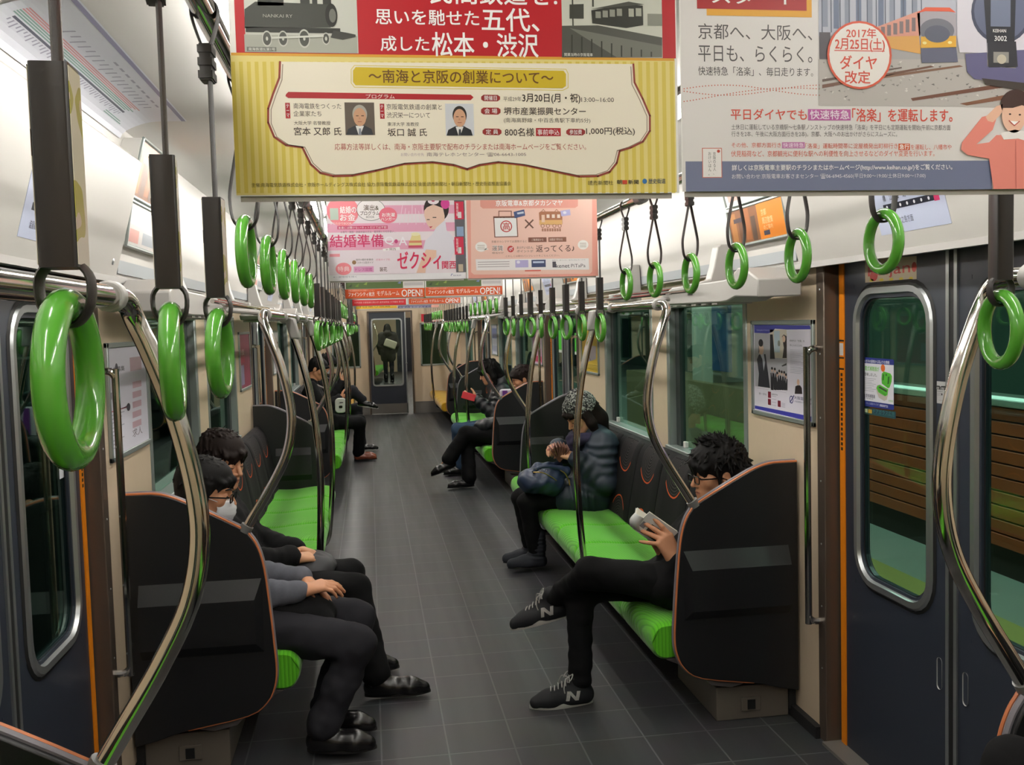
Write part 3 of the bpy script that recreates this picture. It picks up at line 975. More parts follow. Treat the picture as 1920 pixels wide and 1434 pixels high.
# printed matter: shapes and lettering of each sheet in millimetres from its lower left corner
ADS = {
'yellow': [
('R',-0.9,1.2,513.1,155.7,'E6D687',1),('R',0.5,3.5,4.6,148.5,'D8C357',2),('R',9,3.5,13.1,148.6,'D8C357',2),('R',17.5,3.4,21.6,148.7,'D8C357',2),('R',26,3.4,30.1,148.8,'D8C357',2),('R',34.5,3.3,38.7,148.9,'D8C357',2),
('R',43.1,3.2,47.2,149,'D8C357',2),('R',51.7,3.2,55.8,149.1,'D8C357',2),('R',60.3,3.1,64.4,149.2,'D8C357',2),('R',68.9,3,73.1,149.3,'D8C357',2),('R',77.5,3,81.7,149.4,'D8C357',2),('R',86.2,2.9,90.4,149.6,'D8C357',2),
('R',94.8,2.8,99,149.7,'D8C357',2),('R',103.5,2.8,107.7,149.8,'D8C357',2),('R',112.2,2.7,116.5,149.9,'D8C357',2),('R',121,2.6,125.2,150,'D8C357',2),('R',129.7,2.6,134,150.1,'D8C357',2),('R',138.5,2.5,142.7,150.2,'D8C357',2),
('R',147.3,2.5,151.5,150.3,'D8C357',2),('R',156.1,2.4,160.4,150.4,'D8C357',2),('R',164.9,2.3,169.2,150.5,'D8C357',2),('R',173.8,2.3,178.1,150.6,'D8C357',2),('R',182.6,2.2,186.9,150.7,'D8C357',2),
('R',191.5,2.1,195.8,150.8,'D8C357',2),('R',200.4,2.1,204.8,150.9,'D8C357',2),('R',209.4,2,213.7,151,'D8C357',2),('R',218.3,1.9,222.7,151.1,'D8C357',2),('R',227.3,1.9,231.7,151.2,'D8C357',2),('R',236.3,1.8,240.7,151.3,'D8C357',2),
('R',245.3,1.7,249.7,151.4,'D8C357',2),('R',254.4,1.7,258.7,151.6,'D8C357',2),('R',263.4,1.6,267.8,151.7,'D8C357',2),('R',272.5,1.5,276.9,151.8,'D8C357',2),('R',281.6,1.5,286,151.9,'D8C357',2),('R',290.7,1.4,295.2,152,'D8C357',2),
('R',299.9,1.3,304.3,152.1,'D8C357',2),('R',309,1.3,313.5,152.2,'D8C357',2),('R',318.2,1.2,322.7,152.3,'D8C357',2),('R',327.4,1.1,331.9,152.4,'D8C357',2),('R',336.7,1,341.1,152.5,'D8C357',2),('R',345.9,1,350.4,152.6,'D8C357',2),
('R',355.2,0.9,359.7,152.8,'D8C357',2),('R',364.5,0.8,369,152.9,'D8C357',2),('R',373.8,0.8,378.3,153,'D8C357',2),('R',383.1,0.7,387.7,153.1,'D8C357',2),('R',392.5,0.6,397.1,153.2,'D8C357',2),('R',401.9,0.6,406.5,153.3,'D8C357',2),
('R',411.3,0.5,415.9,153.4,'D8C357',2),('R',420.7,0.4,425.3,153.5,'D8C357',2),('R',430.2,0.4,434.8,153.6,'D8C357',2),('R',439.7,0.3,444.3,153.8,'D8C357',2),('R',449.2,0.2,453.8,153.9,'D8C357',2),
('R',458.7,0.1,463.3,154,'D8C357',2),('R',468.2,0.1,472.9,154.1,'D8C357',2),('R',477.8,0,482.4,154.2,'D8C357',2),('R',487.4,-0.1,492,154.3,'D8C357',2),('R',497,-0.1,501.7,154.4,'D8C357',2),('R',506.6,-0.2,511.3,154.6,'D8C357',2),
('R',6.7,158.4,514.6,431.1,'B01E28',1),('R',0.8,155.4,512.7,158.4,'D8A03C',2),
('P',[(53.9,149.1),(52.4,131.4),(44.6,113),(38.8,97.3),(38.1,81.6),(44,65.9),(56.6,56.7),(74.8,54.1),(78.4,46.1),(83.2,35.5),(93.4,25.7),(107.8,21.9),(129,22.3),(155.9,27.6),(188.5,35.2),(221.1,37),(245.6,33.7),(261.4,28.8),(275.9,33.6),(298.2,36.8),(328.8,33.4),(362.4,26.4),(393.5,20),(416.3,20.4),(430.8,25.3),(439.7,35.8),(443.4,49.7),(457.3,53.8),(472,60.8),(480.9,73.3),(481.2,91.3),(472.9,110.6),(463.2,129.8),(462.2,151.2)],'F3EBD9',3),
('L',[(53.9,149.1),(52.4,131.4),(44.6,113),(38.8,97.3),(38.1,81.6),(44,65.9),(56.6,56.7),(74.8,54.1),(78.4,46.1),(83.2,35.5),(93.4,25.7),(107.8,21.9),(129,22.3),(155.9,27.6),(188.5,35.2),(221.1,37),(245.6,33.7),(261.4,28.8),(275.9,33.6),(298.2,36.8),(328.8,33.4),(362.4,26.4),(393.5,20),(416.3,20.4),(430.8,25.3),(439.7,35.8),(443.4,49.7),(457.3,53.8),(472,60.8),(480.9,73.3),(481.2,91.3),(472.9,110.6),(463.2,129.8),(462.2,151.2)],2.3,'8A3A2C',4),
('L',[(56.7,146.1),(55.2,129),(47.6,111.3),(41.9,96.1),(41.3,81),(47,65.8),(59.5,56.9),(77.4,54.4),(81,46.7),(85.8,36.5),(95.8,27),(110,23.3),(130.9,23.7),(157.4,28.8),(189.5,36.2),(221.6,37.9),(245.8,34.7),(261.3,29.9),(275.6,34.6),(297.5,37.7),(327.7,34.4),(360.8,27.7),(391.3,21.5),(413.9,21.9),(428.1,26.6),(436.8,36.8),(440.5,50.1),(454.2,54.1),(468.6,60.8),(477.4,72.9),(477.7,90.2),(469.5,108.9),(460,127.4),(459,148.1)],1,'9A8A78',4),
('R',17.2,159.3,141.3,233.2,'C8CAC2',2),('R',16,159.3,140.3,178.6,'A8AAA0',3),('P',[(17.6,206),(16.8,185.4),(30.9,186.1),(111.4,187.5),(112.9,213.1),(29.5,214.5)],'3A3D38',4),
('P',[(32.8,232.1),(31.9,210.2),(60.3,210.7),(61.2,232.7)],'32352F',4),('R',103.6,213,112.8,233.8,'2C2E2A',5),('R',78.7,213,89.1,225.5,'343733',5),('R',91.8,213.2,97.5,228.3,'343733',5),('E',112.5,201.1,6.8,13,'1E201D',5),
('E',113.8,200.6,3.9,7.8,'6A6C66',6),('R',17.9,181.1,121.8,186.8,'2A2C28',4),('E',40.7,174.1,5.4,8.8,'C6C8C0',5),('E',40.7,174.1,4.4,7.2,'4A4C47',6),('E',40.7,174.1,1.3,2.3,'C6C8C0',7),('E',58.3,174.4,5.5,8.8,'C6C8C0',5),
('E',58.3,174.4,4.4,7.2,'4A4C47',6),('E',58.3,174.4,1.3,2.3,'C6C8C0',7),('E',81.6,174.8,6.5,10.4,'C6C8C0',5),('E',81.6,174.8,5.2,8.5,'4A4C47',6),('E',81.6,174.8,1.3,2.3,'C6C8C0',7),('E',105.7,175.1,4.2,6.8,'C6C8C0',5),
('E',105.7,175.1,3.4,5.6,'4A4C47',6),('E',105.7,175.1,1.3,2.4,'C6C8C0',7),('P',[(45.9,176),(103.2,179),(103.2,176.9),(45.8,173.9)],'D2D4CC',8),
('P',[(113.9,184.4),(129.6,182),(138.8,180.1),(138.7,177.5),(124.1,174.1),(111,176.5)],'3A3C38',5),('T','NANKAI RY',37.3,197.4,69.6,201,'A9ABA2',8,0),('R',18.3,160.3,50.5,165,'6E706A',4),
('T','南海鉄道SL第1号',20.1,160.8,49,164.2,'E6E6E0',5,0),('R',377.3,158.6,498.3,241.4,'C9CBC0',2),('P',[(377.2,194.1),(420.2,195.4),(498,182.5),(497.6,159.4),(376.3,157.8)],'4C4E48',3),
('P',[(386.2,191.6),(497.8,172.9),(497.6,159.4),(442.2,158.7)],'6E7068',4),('L',[(388.8,183.5),(388.2,159.1)],1.7,'33352F',5),('L',[(400.6,181.2),(400.1,159.2)],1.7,'33352F',5),('L',[(412.4,179),(412,159.4)],1.7,'33352F',5),
('L',[(424.3,176.7),(424,159.5)],1.7,'33352F',5),('L',[(436.3,174.4),(435.9,159.7)],1.7,'33352F',5),('L',[(448.2,172.1),(448,159.8)],1.7,'33352F',5),('L',[(460.2,169.9),(460,160)],1.7,'33352F',5),
('L',[(472.3,167.6),(472.1,160.1)],1.7,'33352F',5),('L',[(484.4,165.2),(484.3,160.3)],1.7,'33352F',5),('P',[(412.6,212.4),(454.9,220.6),(475,219),(475.1,196.4),(454.4,192.7),(413.4,197.5)],'2F312C',4),
('P',[(412.1,213.7),(457.9,223.3),(476.8,220.4),(457.8,218.4)],'4A4C46',5),('R',417.6,203.6,423.9,211.2,'8E9086',5),('R',426.2,204.6,432.4,212.4,'8E9086',5),('R',434.7,205.5,441,213.7,'8E9086',5),
('R',443.3,206.5,449.6,214.9,'8E9086',5),('R',457.6,205.9,463.9,215.2,'A8AA9E',5),('R',466.2,206.7,473.1,215.9,'A8AA9E',5),('P',[(386.4,202.4),(386.8,218.6),(403.7,219.5),(403.4,202.7)],'3C3E38',4),
('R',389.6,194.4,391.2,237.6,'3A3C36',5),('R',413.8,216.5,415.8,240.8,'3A3C36',5),('R',480.5,196.1,498.4,209.8,'8A8C82',4),('T','開業当時の京阪電車',379.2,159.2,413.2,163,'E6E6E0',7,0),('T','民間鉄道を!',224.5,216.3,371.7,242.1,'FFFFFF',3,1),
('T','思いを馳せた',161.5,192,279.7,209.4,'FFFFFF',3,1),('T','五代、',282.9,186.4,349.9,212.4,'FFFFFF',3,1),('T','成した',166.3,162.4,221.4,179.1,'FFFFFF',3,1),('T','松本・渋沢',224.8,157.2,348.1,184,'FFFFFF',3,1),
('P',[(137.5,144),(377.9,142.6),(380.7,138.6),(380.3,125),(376,122.2),(136.7,123.7),(134,127.4),(134.4,140.1)],'CDB32C',4),
('L',[(136.2,145.9),(380.8,144.3),(383.2,139.4),(382.8,123.1),(376.5,120),(135.3,121.6),(131.8,126.3),(132.3,141.1),(136.2,145.9)],0.8,'E2CF6A',4),('T','〜南海と京阪の創業について〜',151.7,126.6,365.1,141.4,'6A4A22',5,1),
('P',[(58.9,113.1),(61.6,115.8),(267.8,114.1),(271,111.2),(267.6,107.9),(61.3,109),(58.3,111)],'A5222A',4),('T','プログラム',147.7,108.9,180.3,113.9,'F8EEE8',5,0),('R',57.6,86.4,62.8,103.7,'A5222A',4),
('T','テ\nー\nマ',58.7,87.7,61.8,102.2,'FFFFFF',5,0),('R',163.1,86.3,168.2,103.3,'A5222A',4),('T','テ\nー\nマ',163.9,87.6,167.1,101.7,'FFFFFF',5,0),('T','南海電鉄をつくった',66.7,97.1,119.7,103.4,'4A4038',4,0),
('T','企業家たち',66.3,88.6,97.3,94.9,'4A4038',4,0),('T','大阪大学 名誉教授',66.5,79.1,106.9,83.6,'4A4038',4,0),('T','宮本 又郎 氏',66.1,67.5,118.7,76.5,'4A4038',4,1),('T','京阪電気鉄道の創業と',170.5,96.6,234,103.2,'4A4038',4,0),
('T','渋沢栄一について',170.5,87.2,220.1,93.9,'4A4038',4,0),('T','東洋大学 准教授',171.2,78.1,206.8,82.6,'4A4038',4,0),('T','坂口 誠 氏',170.9,66.6,215.7,75.4,'4A4038',4,1),('R',123.4,68.1,156.7,104.5,'5A5048',4),
('P',[(124.1,68.1),(126.3,74.6),(135.1,79),(144.4,79.1),(152.9,74.7),(154.7,68.1)],'2E3138',5),('P',[(135.1,78.3),(144.4,78.3),(140,68.1),(138,68.1)],'E8E8E8',6),('P',[(138.6,75.4),(141,75.4),(141.4,68.1),(138,68.1)],'8A8F9C',7),
('E',140.2,91.4,8.3,10.5,'A8A49C',6),('E',140.1,88.1,7.2,10.2,'C79A7C',7),('R',135.8,89,138.8,89.9,'4A3328',8),('R',141.8,89,144.8,90,'4A3328',8),('R',137.6,82.5,142.2,83.2,'9A5A4A',8),
('P',[(139.4,88.5),(141,85.6),(138.7,85.6)],'B98A70',8),('R',237.7,67.5,270.6,103.8,'D3D6DE',4),('P',[(238.4,67.4),(240.6,74),(249.3,78.4),(258.5,78.4),(266.9,74),(268.7,67.5)],'23262C',5),
('P',[(249.2,77.6),(258.4,77.7),(254.2,67.5),(252.2,67.4)],'E8E8E8',6),('P',[(252.8,74.7),(255.1,74.7),(255.5,67.5),(252.2,67.4)],'3A3C44',7),('E',254.2,90.7,8.2,10.5,'2A2624',6),('E',254.1,87.5,7.1,10.2,'CFA184',7),
('R',249.9,88.4,252.9,89.3,'4A3328',8),('R',255.8,88.4,258.8,89.3,'4A3328',8),('R',251.7,81.8,256.3,82.6,'9A5A4A',8),('P',[(253.5,87.8),(255,84.9),(252.7,84.9)],'B98A70',8),
('P',[(282.7,114.2),(299.2,114.1),(302,112.2),(301.9,108.9),(299,106.8),(282.5,106.9),(279.8,108.8),(279.9,112)],'8E2B2B',4),('T','開催日',283.7,107.8,298,113.2,'FFFFFF',5,0),
('P',[(282.3,99.6),(299.4,99.5),(302.1,97.6),(302,93.8),(299.2,91.6),(282,91.8),(279.3,93.7),(279.4,97.5)],'8E2B2B',4),('T','会 場',283.2,92.7,298.2,98.6,'FFFFFF',5,0),
('P',[(283.2,75.6),(299.8,75.4),(302.5,73.5),(302.5,70.2),(299.6,68),(283,68.3),(280.3,70.2),(280.4,73.4)],'8E2B2B',4),('T','定 員',284.2,69.1,298.6,74.5,'FFFFFF',5,0),
('P',[(382.3,75.5),(399.3,75.3),(402.1,73.4),(402,70.1),(399.1,67.9),(382.1,68.1),(379.3,70.1),(379.4,73.3)],'8E2B2B',4),('T','参加費',383.3,69,398.1,74.5,'FFFFFF',5,0),('R',343.2,67,372.8,76.3,'A5222A',4),
('T','事前申込',344.9,68.1,371.1,74.9,'FFFFFF',5,0),('T','平成29年',305.8,106.9,326.9,112.3,'4A4038',4,0),('T','3月20日(月・祝)',328,104.4,397,116.1,'3A302A',4,1),('T','13:00~16:00',398.4,106.7,437.7,111.9,'4A4038',4,0),
('T','堺市産業振興センター',305.9,91.3,403.2,100,'4A4038',4,1),('T','(南海高野線・中百舌鳥駅下車約5分)',305.6,81.8,408.6,88,'4A4038',4,0),('T','800名様',306.4,66.7,341,76.2,'4A4038',4,1),('T','1,000円(税込)',403.2,67.4,462.3,77.3,'4A4038',4,1),
('T','応募方法等詳しくは、南海・京阪主要駅で配布のチラシまたは南海ホームページをご覧ください。',110.6,51,402.8,58.5,'A8423A',4,0),('T','お問い合わせ先',185.1,44.1,211.6,47.8,'B9A8B0',4,0),('T','南海テレホンセンター ☎06-6643-1005',214.9,43.4,330.8,48.3,'7A6A70',4,0),
('T','主催:南海電気鉄道株式会社・京阪ホールディングス株式会社 協力:京阪電気鉄道株式会社 後援:読売新聞社・朝日新聞社・歴史街道推進協議会',17.1,9.9,312,14.7,'5E5428',4,0),('T','読売新聞社',404.1,9.9,434.6,15.1,'3E3A2A',4,0),('T','朝',439.2,10.8,445.5,15.8,'2A2A2A',4,1),
('R',446.1,10.8,451.9,15.5,'C8452A',4),('T','新聞',453.1,10.7,465.8,15.7,'2A2A2A',4,1),('E',473.4,14,2.9,3.1,'2E6EA8',4),('T','歴史街道',478,11.1,499.1,17,'3A4A5A',4,1),
],
'white': [
('R',1.1,-0.5,468.9,380,'E2DEDD',1),('R',175.2,102.5,471,383.5,'A9A6A8',2),('P',[(176.2,377.9),(470,389.4),(471.5,190.7),(174.7,186)],'B9BCCB',3),('R',179.8,196.9,186.8,293.3,'8C93A6',4),('R',194.3,195,201.3,290.1,'6A7590',4),
('R',208.7,193.1,215.7,286.9,'8C93A6',4),('R',223.3,191.1,230.3,294.6,'6A7590',4),('R',237.9,197.9,244.9,291.3,'8C93A6',4),('R',252.5,196,259.6,288.1,'6A7590',4),('R',267.2,194,274.3,295.8,'8C93A6',4),
('R',281.9,192.1,289.1,292.6,'6A7590',4),('R',296.7,198.9,303.9,289.3,'8C93A6',4),('L',[(179.2,314.5),(179.4,190.4)],1.2,'4E566A',5),('L',[(190.8,314.8),(191.1,190.6)],1.2,'4E566A',5),
('L',[(202.4,315.2),(202.8,190.8)],1.2,'4E566A',5),('L',[(214.1,315.5),(214.5,191)],1.2,'4E566A',5),('L',[(225.8,315.9),(226.3,191.1)],1.2,'4E566A',5),('L',[(237.5,316.3),(238.1,191.3)],1.2,'4E566A',5),
('L',[(249.3,316.6),(249.9,191.5)],1.2,'4E566A',5),('L',[(261,317),(261.8,191.7)],1.2,'4E566A',5),('L',[(272.9,317.4),(273.7,191.9)],1.2,'4E566A',5),('L',[(284.7,317.8),(285.6,192.1)],1.2,'4E566A',5),
('L',[(296.6,318.1),(297.6,192.3)],1.2,'4E566A',5),('L',[(308.5,318.5),(309.6,192.5)],1.2,'4E566A',5),('R',175.8,158.1,189.8,190.4,'4A444C',5),('P',[(174.5,158),(471.7,161.6),(472.1,101),(345.9,102.6),(174.1,102.8)],'B8B3B0',3),
('P',[(240,130.5),(243.2,131.6),(243.5,129)],'DAD6D2',4),('P',[(195.9,155.4),(200.5,156.6),(198.1,154)],'CFCBC6',4),('P',[(228.1,122.1),(231.8,123.2),(231.3,120.6)],'A39F9B',4),
('P',[(345.1,150.6),(349.2,151.7),(349.5,149.1)],'DAD6D2',4),('P',[(279.6,156.3),(284.1,157.5),(281.6,154.8)],'DAD6D2',4),('P',[(189.8,118.8),(194.4,119.9),(192.1,117.3)],'DAD6D2',4),
('P',[(366.3,115.3),(370.7,116.4),(371,113.8)],'A39F9B',4),('P',[(368.8,130),(374,131.2),(370.7,128.5)],'6E6A68',4),('P',[(204,149.7),(206.6,150.8),(208.6,148.2)],'A39F9B',4),
('P',[(382.4,116.6),(385.8,117.7),(386.7,115)],'DAD6D2',4),('P',[(269.3,128.8),(273.2,129.9),(273.8,127.3)],'8A8683',4),('P',[(403.2,110),(407.5,111.2),(405.3,108.5)],'6E6A68',4),
('P',[(432.4,114.5),(436.4,115.6),(436.4,112.9)],'CFCBC6',4),('P',[(343.5,109.8),(346.3,110.9),(345.4,108.3)],'A39F9B',4),('P',[(402.5,110.1),(404.8,111.2),(406.8,108.6)],'A39F9B',4),
('P',[(414,157.7),(417.4,158.9),(416.9,156.2)],'8A8683',4),('P',[(190.2,126.7),(192.2,127.8),(194,125.2)],'6E6A68',4),('P',[(321.7,112.9),(324.6,114),(324,111.4)],'8A8683',4),
('P',[(258.7,153.1),(262.6,154.3),(260.2,151.6)],'CFCBC6',4),('P',[(434.1,144.6),(437,145.8),(438,143.1)],'6E6A68',4),('P',[(259.6,110.7),(264.5,111.8),(262.3,109.2)],'A39F9B',4),
('P',[(406.7,139.7),(411.7,140.9),(410.6,138.2)],'8A8683',4),('P',[(340.1,112.1),(343.7,113.2),(343,110.6)],'CFCBC6',4),('P',[(424.7,137.4),(427.6,138.5),(427.2,135.8)],'6E6A68',4),
('P',[(181.9,136.1),(185.7,137.3),(183.4,134.6)],'DAD6D2',4),('P',[(331.9,151.2),(336,152.4),(334.5,149.7)],'6E6A68',4),('P',[(355.7,140.8),(360.1,142),(359.7,139.3)],'8A8683',4),
('P',[(331.9,111.4),(333.9,112.5),(334.6,109.8)],'A39F9B',4),('P',[(255.7,127.9),(258.2,129),(257.8,126.4)],'6E6A68',4),('P',[(399.7,145.6),(404.4,146.8),(401.5,144.1)],'8A8683',4),
('P',[(434.2,125.4),(436.6,126.5),(437.4,123.8)],'6E6A68',4),('P',[(240.3,147.6),(243.7,148.7),(244,146.1)],'8A8683',4),('P',[(334.9,111.6),(339.2,112.8),(337.2,110.1)],'CFCBC6',4),
('P',[(199.3,120.7),(201.9,121.8),(202.6,119.2)],'6E6A68',4),('P',[(236.8,150.8),(240.4,151.9),(238.8,149.3)],'DAD6D2',4),('P',[(226.1,143.1),(230.6,144.2),(229.6,141.6)],'DAD6D2',4),
('P',[(267.9,150.7),(270.8,151.8),(272,149.2)],'6E6A68',4),('P',[(299.1,126.7),(302,127.8),(302.4,125.2)],'8A8683',4),('P',[(420.3,151.1),(422.3,152.3),(425.1,149.6)],'DAD6D2',4),
('P',[(438.3,137.7),(443.6,138.8),(443.1,136.1)],'CFCBC6',4),('P',[(187.2,134.2),(191.6,135.3),(191.1,132.7)],'6E6A68',4),('P',[(319.9,114.4),(324.8,115.6),(324.3,112.9)],'6E6A68',4),
('P',[(209.7,144.6),(211.7,145.7),(213.8,143.1)],'DAD6D2',4),('P',[(421.4,114.8),(426.5,115.9),(424.9,113.3)],'8A8683',4),('P',[(303.4,151.5),(307,152.7),(305.7,150)],'8A8683',4),
('P',[(314.9,137.5),(320,138.6),(318.5,136)],'6E6A68',4),('P',[(210.9,109.7),(214.6,110.9),(215,108.2)],'8A8683',4),('P',[(269.6,147.5),(273.3,148.6),(273.8,146)],'CFCBC6',4),
('P',[(240.5,143.5),(245.3,144.6),(242.3,142)],'8A8683',4),('P',[(305.1,129.8),(308.4,130.9),(309.1,128.3)],'CFCBC6',4),('P',[(248,131.4),(251.3,132.5),(251,129.9)],'8A8683',4),
('P',[(403.3,120.6),(405.5,121.8),(405,119.1)],'A39F9B',4),('P',[(435.1,117),(437.4,118.1),(438.4,115.4)],'6E6A68',4),('P',[(219.3,152.9),(222.5,154),(222,151.4)],'6E6A68',4),
('P',[(272,147.8),(275,148.9),(273.8,146.3)],'DAD6D2',4),('P',[(179.8,121.4),(184.3,122.6),(183,119.9)],'8A8683',4),('P',[(275.2,127.9),(279.7,129),(277.9,126.4)],'8A8683',4),
('P',[(340.8,136.9),(344,138),(343.9,135.3)],'6E6A68',4),('P',[(287.5,123.7),(291,124.8),(289.8,122.2)],'DAD6D2',4),('P',[(248.3,128.4),(252.9,129.5),(250.5,126.9)],'CFCBC6',4),
('P',[(409.5,112.8),(412.7,113.9),(414.1,111.2)],'6E6A68',4),('P',[(210,123.2),(215,124.4),(213.8,121.7)],'DAD6D2',4),('P',[(386,125.8),(390.5,126.9),(389.4,124.2)],'8A8683',4),
('P',[(391.1,123.4),(394.7,124.5),(393.4,121.9)],'A39F9B',4),('P',[(190.4,151.6),(192.6,152.7),(194.7,150.2)],'CFCBC6',4),('P',[(393.2,141.8),(398.1,142.9),(394.7,140.2)],'8A8683',4),
('P',[(354.3,117.3),(359.5,118.4),(357.7,115.8)],'8A8683',4),('P',[(188.1,119.4),(191.7,120.5),(191.9,117.9)],'8A8683',4),('P',[(322.7,152.8),(326.5,153.9),(326,151.3)],'DAD6D2',4),
('P',[(225.3,152.7),(230.5,153.9),(228.8,151.2)],'A39F9B',4),('P',[(339,121.2),(342.3,122.3),(341.7,119.7)],'A39F9B',4),('P',[(425.3,131.5),(430.7,132.7),(428.1,130)],'CFCBC6',4),
('P',[(434.6,138.7),(439.2,139.8),(436.6,137.1)],'DAD6D2',4),('P',[(376.3,125.4),(380,126.5),(379.4,123.8)],'A39F9B',4),('P',[(414.1,151.4),(416.4,152.5),(418.2,149.9)],'DAD6D2',4),
('P',[(428.6,130.1),(433.5,131.3),(430.5,128.5)],'CFCBC6',4),('P',[(216.5,131.7),(221.5,132.8),(220.7,130.2)],'DAD6D2',4),('P',[(429.2,144.4),(433.7,145.5),(432.2,142.8)],'DAD6D2',4),
('P',[(330.7,144.7),(333.4,145.9),(332.2,143.2)],'A39F9B',4),('P',[(389,148.6),(393,149.8),(391.3,147.1)],'A39F9B',4),('P',[(381,151.3),(386.4,152.5),(384.1,149.8)],'DAD6D2',4),
('P',[(231.7,128.7),(236.6,129.8),(235.3,127.2)],'8A8683',4),('P',[(303.4,122.5),(308.3,123.7),(306.2,121)],'8A8683',4),('P',[(299.8,146.2),(302.5,147.4),(303.7,144.7)],'8A8683',4),
('P',[(430.8,117),(433.6,118.1),(433,115.4)],'6E6A68',4),('P',[(214.1,126.6),(218.2,127.7),(215.6,125)],'6E6A68',4),('P',[(222.6,154.2),(225.1,155.4),(224.3,152.7)],'8A8683',4),
('P',[(209.2,143.6),(214.1,144.8),(210.7,142.1)],'A39F9B',4),('P',[(329.5,124.9),(331.5,126),(332.1,123.4)],'A39F9B',4),('P',[(276.9,153.3),(281,154.4),(280.8,151.8)],'A39F9B',4),
('P',[(279.8,130.8),(282.1,132),(282.1,129.3)],'A39F9B',4),('P',[(207.6,113.8),(212.5,114.9),(209.4,112.3)],'6E6A68',4),('P',[(355.5,140.1),(359,141.2),(359.3,138.6)],'6E6A68',4),
('P',[(206.2,111),(209.2,112.1),(209.5,109.5)],'DAD6D2',4),('P',[(207.9,132.6),(211,133.7),(211.7,131.1)],'DAD6D2',4),('P',[(372.6,126.7),(377,127.9),(374.5,125.2)],'6E6A68',4),
('P',[(412.2,126.6),(414.6,127.7),(416.9,125)],'CFCBC6',4),('P',[(420.5,127.1),(424.7,128.3),(423.5,125.6)],'6E6A68',4),('P',[(347.3,135.7),(350.3,136.8),(349.4,134.1)],'8A8683',4),
('P',[(206.5,147.5),(210.2,148.7),(209.8,146.1)],'A39F9B',4),('P',[(271.6,144.2),(274.8,145.3),(275.9,142.7)],'8A8683',4),('P',[(302.8,144.3),(307.1,145.4),(306,142.7)],'6E6A68',4),
('P',[(427,136.9),(431.8,138),(428.7,135.3)],'A39F9B',4),('P',[(400.5,153),(403.4,154.2),(402.3,151.5)],'8A8683',4),('P',[(325.3,113.5),(327.6,114.6),(329.1,112)],'DAD6D2',4),
('P',[(286.5,121.3),(291.2,122.4),(290.4,119.8)],'DAD6D2',4),('P',[(336.8,116),(341.5,117.2),(340.1,114.5)],'CFCBC6',4),('P',[(326.4,147.9),(329.2,149),(330.5,146.4)],'8A8683',4),
('P',[(399.3,136.8),(402.7,137.9),(403.6,135.3)],'6E6A68',4),('P',[(322.2,129.3),(326.3,130.5),(327,127.8)],'6E6A68',4),('P',[(413.7,126),(415.8,127.1),(415.9,124.4)],'8A8683',4),
('P',[(206.4,120.1),(209,121.2),(208.3,118.6)],'A39F9B',4),('P',[(229.9,119),(232.5,120.1),(234,117.5)],'A39F9B',4),('P',[(207.6,142.7),(211.6,143.8),(209.5,141.2)],'A39F9B',4),
('P',[(386,127.9),(388.1,129.1),(388.7,126.4)],'CFCBC6',4),('P',[(309.9,133.3),(311.9,134.4),(312.5,131.8)],'6E6A68',4),('P',[(407,124.6),(409.4,125.7),(411.4,123.1)],'DAD6D2',4),
('P',[(381.3,156.6),(383.5,157.8),(386.2,155.1)],'CFCBC6',4),('P',[(423.5,116.5),(427,117.7),(427.6,115)],'A39F9B',4),('P',[(260.2,119),(263.5,120.1),(264.4,117.5)],'CFCBC6',4),
('P',[(279.9,134.3),(282.1,135.4),(284.2,132.8)],'CFCBC6',4),('P',[(347.8,143.1),(351.3,144.2),(351.8,141.6)],'A39F9B',4),('P',[(292.2,135.3),(294.2,136.4),(294.5,133.7)],'6E6A68',4),
('P',[(294.7,139.8),(297.9,140.9),(299.4,138.3)],'CFCBC6',4),('P',[(245.4,138.9),(250.2,140.1),(248.6,137.4)],'CFCBC6',4),('P',[(232.7,148.3),(236,149.5),(234.7,146.8)],'8A8683',4),
('P',[(214.6,127.2),(217.9,128.3),(216.6,125.7)],'8A8683',4),('P',[(283,141.8),(285,142.9),(286.8,140.3)],'CFCBC6',4),('P',[(283,138),(285,139.1),(287.7,136.5)],'CFCBC6',4),('P',[(241,138),(243.5,139.1),(243.5,136.5)],'8A8683',4),
('P',[(268.2,151),(270.3,152.1),(272.1,149.5)],'6E6A68',4),('P',[(437,112.7),(441.7,113.8),(441.8,111.1)],'A39F9B',4),('P',[(243.2,143.9),(247.8,145),(246.7,142.4)],'6E6A68',4),
('P',[(260.6,154.1),(264,155.3),(262.3,152.6)],'DAD6D2',4),('P',[(180.1,154.4),(182.2,155.5),(182,152.9)],'8A8683',4),('P',[(303.6,148.2),(307.3,149.4),(306.2,146.7)],'A39F9B',4),
('P',[(266.5,133.9),(269.6,135),(270.1,132.4)],'A39F9B',4),('P',[(257.3,127.6),(262.4,128.8),(259,126.1)],'6E6A68',4),('P',[(226.2,136.7),(229.7,137.8),(229.4,135.2)],'DAD6D2',4),
('P',[(356,112.8),(358.5,113.9),(360,111.3)],'A39F9B',4),('P',[(397.6,131.4),(402.7,132.6),(400.3,129.9)],'A39F9B',4),('P',[(292.2,135.8),(296.5,136.9),(294.8,134.3)],'CFCBC6',4),
('P',[(310.2,121),(315.2,122.2),(314,119.5)],'A39F9B',4),('P',[(190,147.8),(194.3,149),(194.1,146.4)],'8A8683',4),('P',[(376.9,125.2),(379.2,126.3),(379.2,123.7)],'8A8683',4),
('P',[(409.1,115.9),(412.7,117),(413.7,114.4)],'6E6A68',4),('P',[(440.9,158.9),(443.6,160.1),(445.2,157.4)],'8A8683',4),('P',[(266.1,141.9),(269.6,143.1),(270.3,140.5)],'CFCBC6',4),
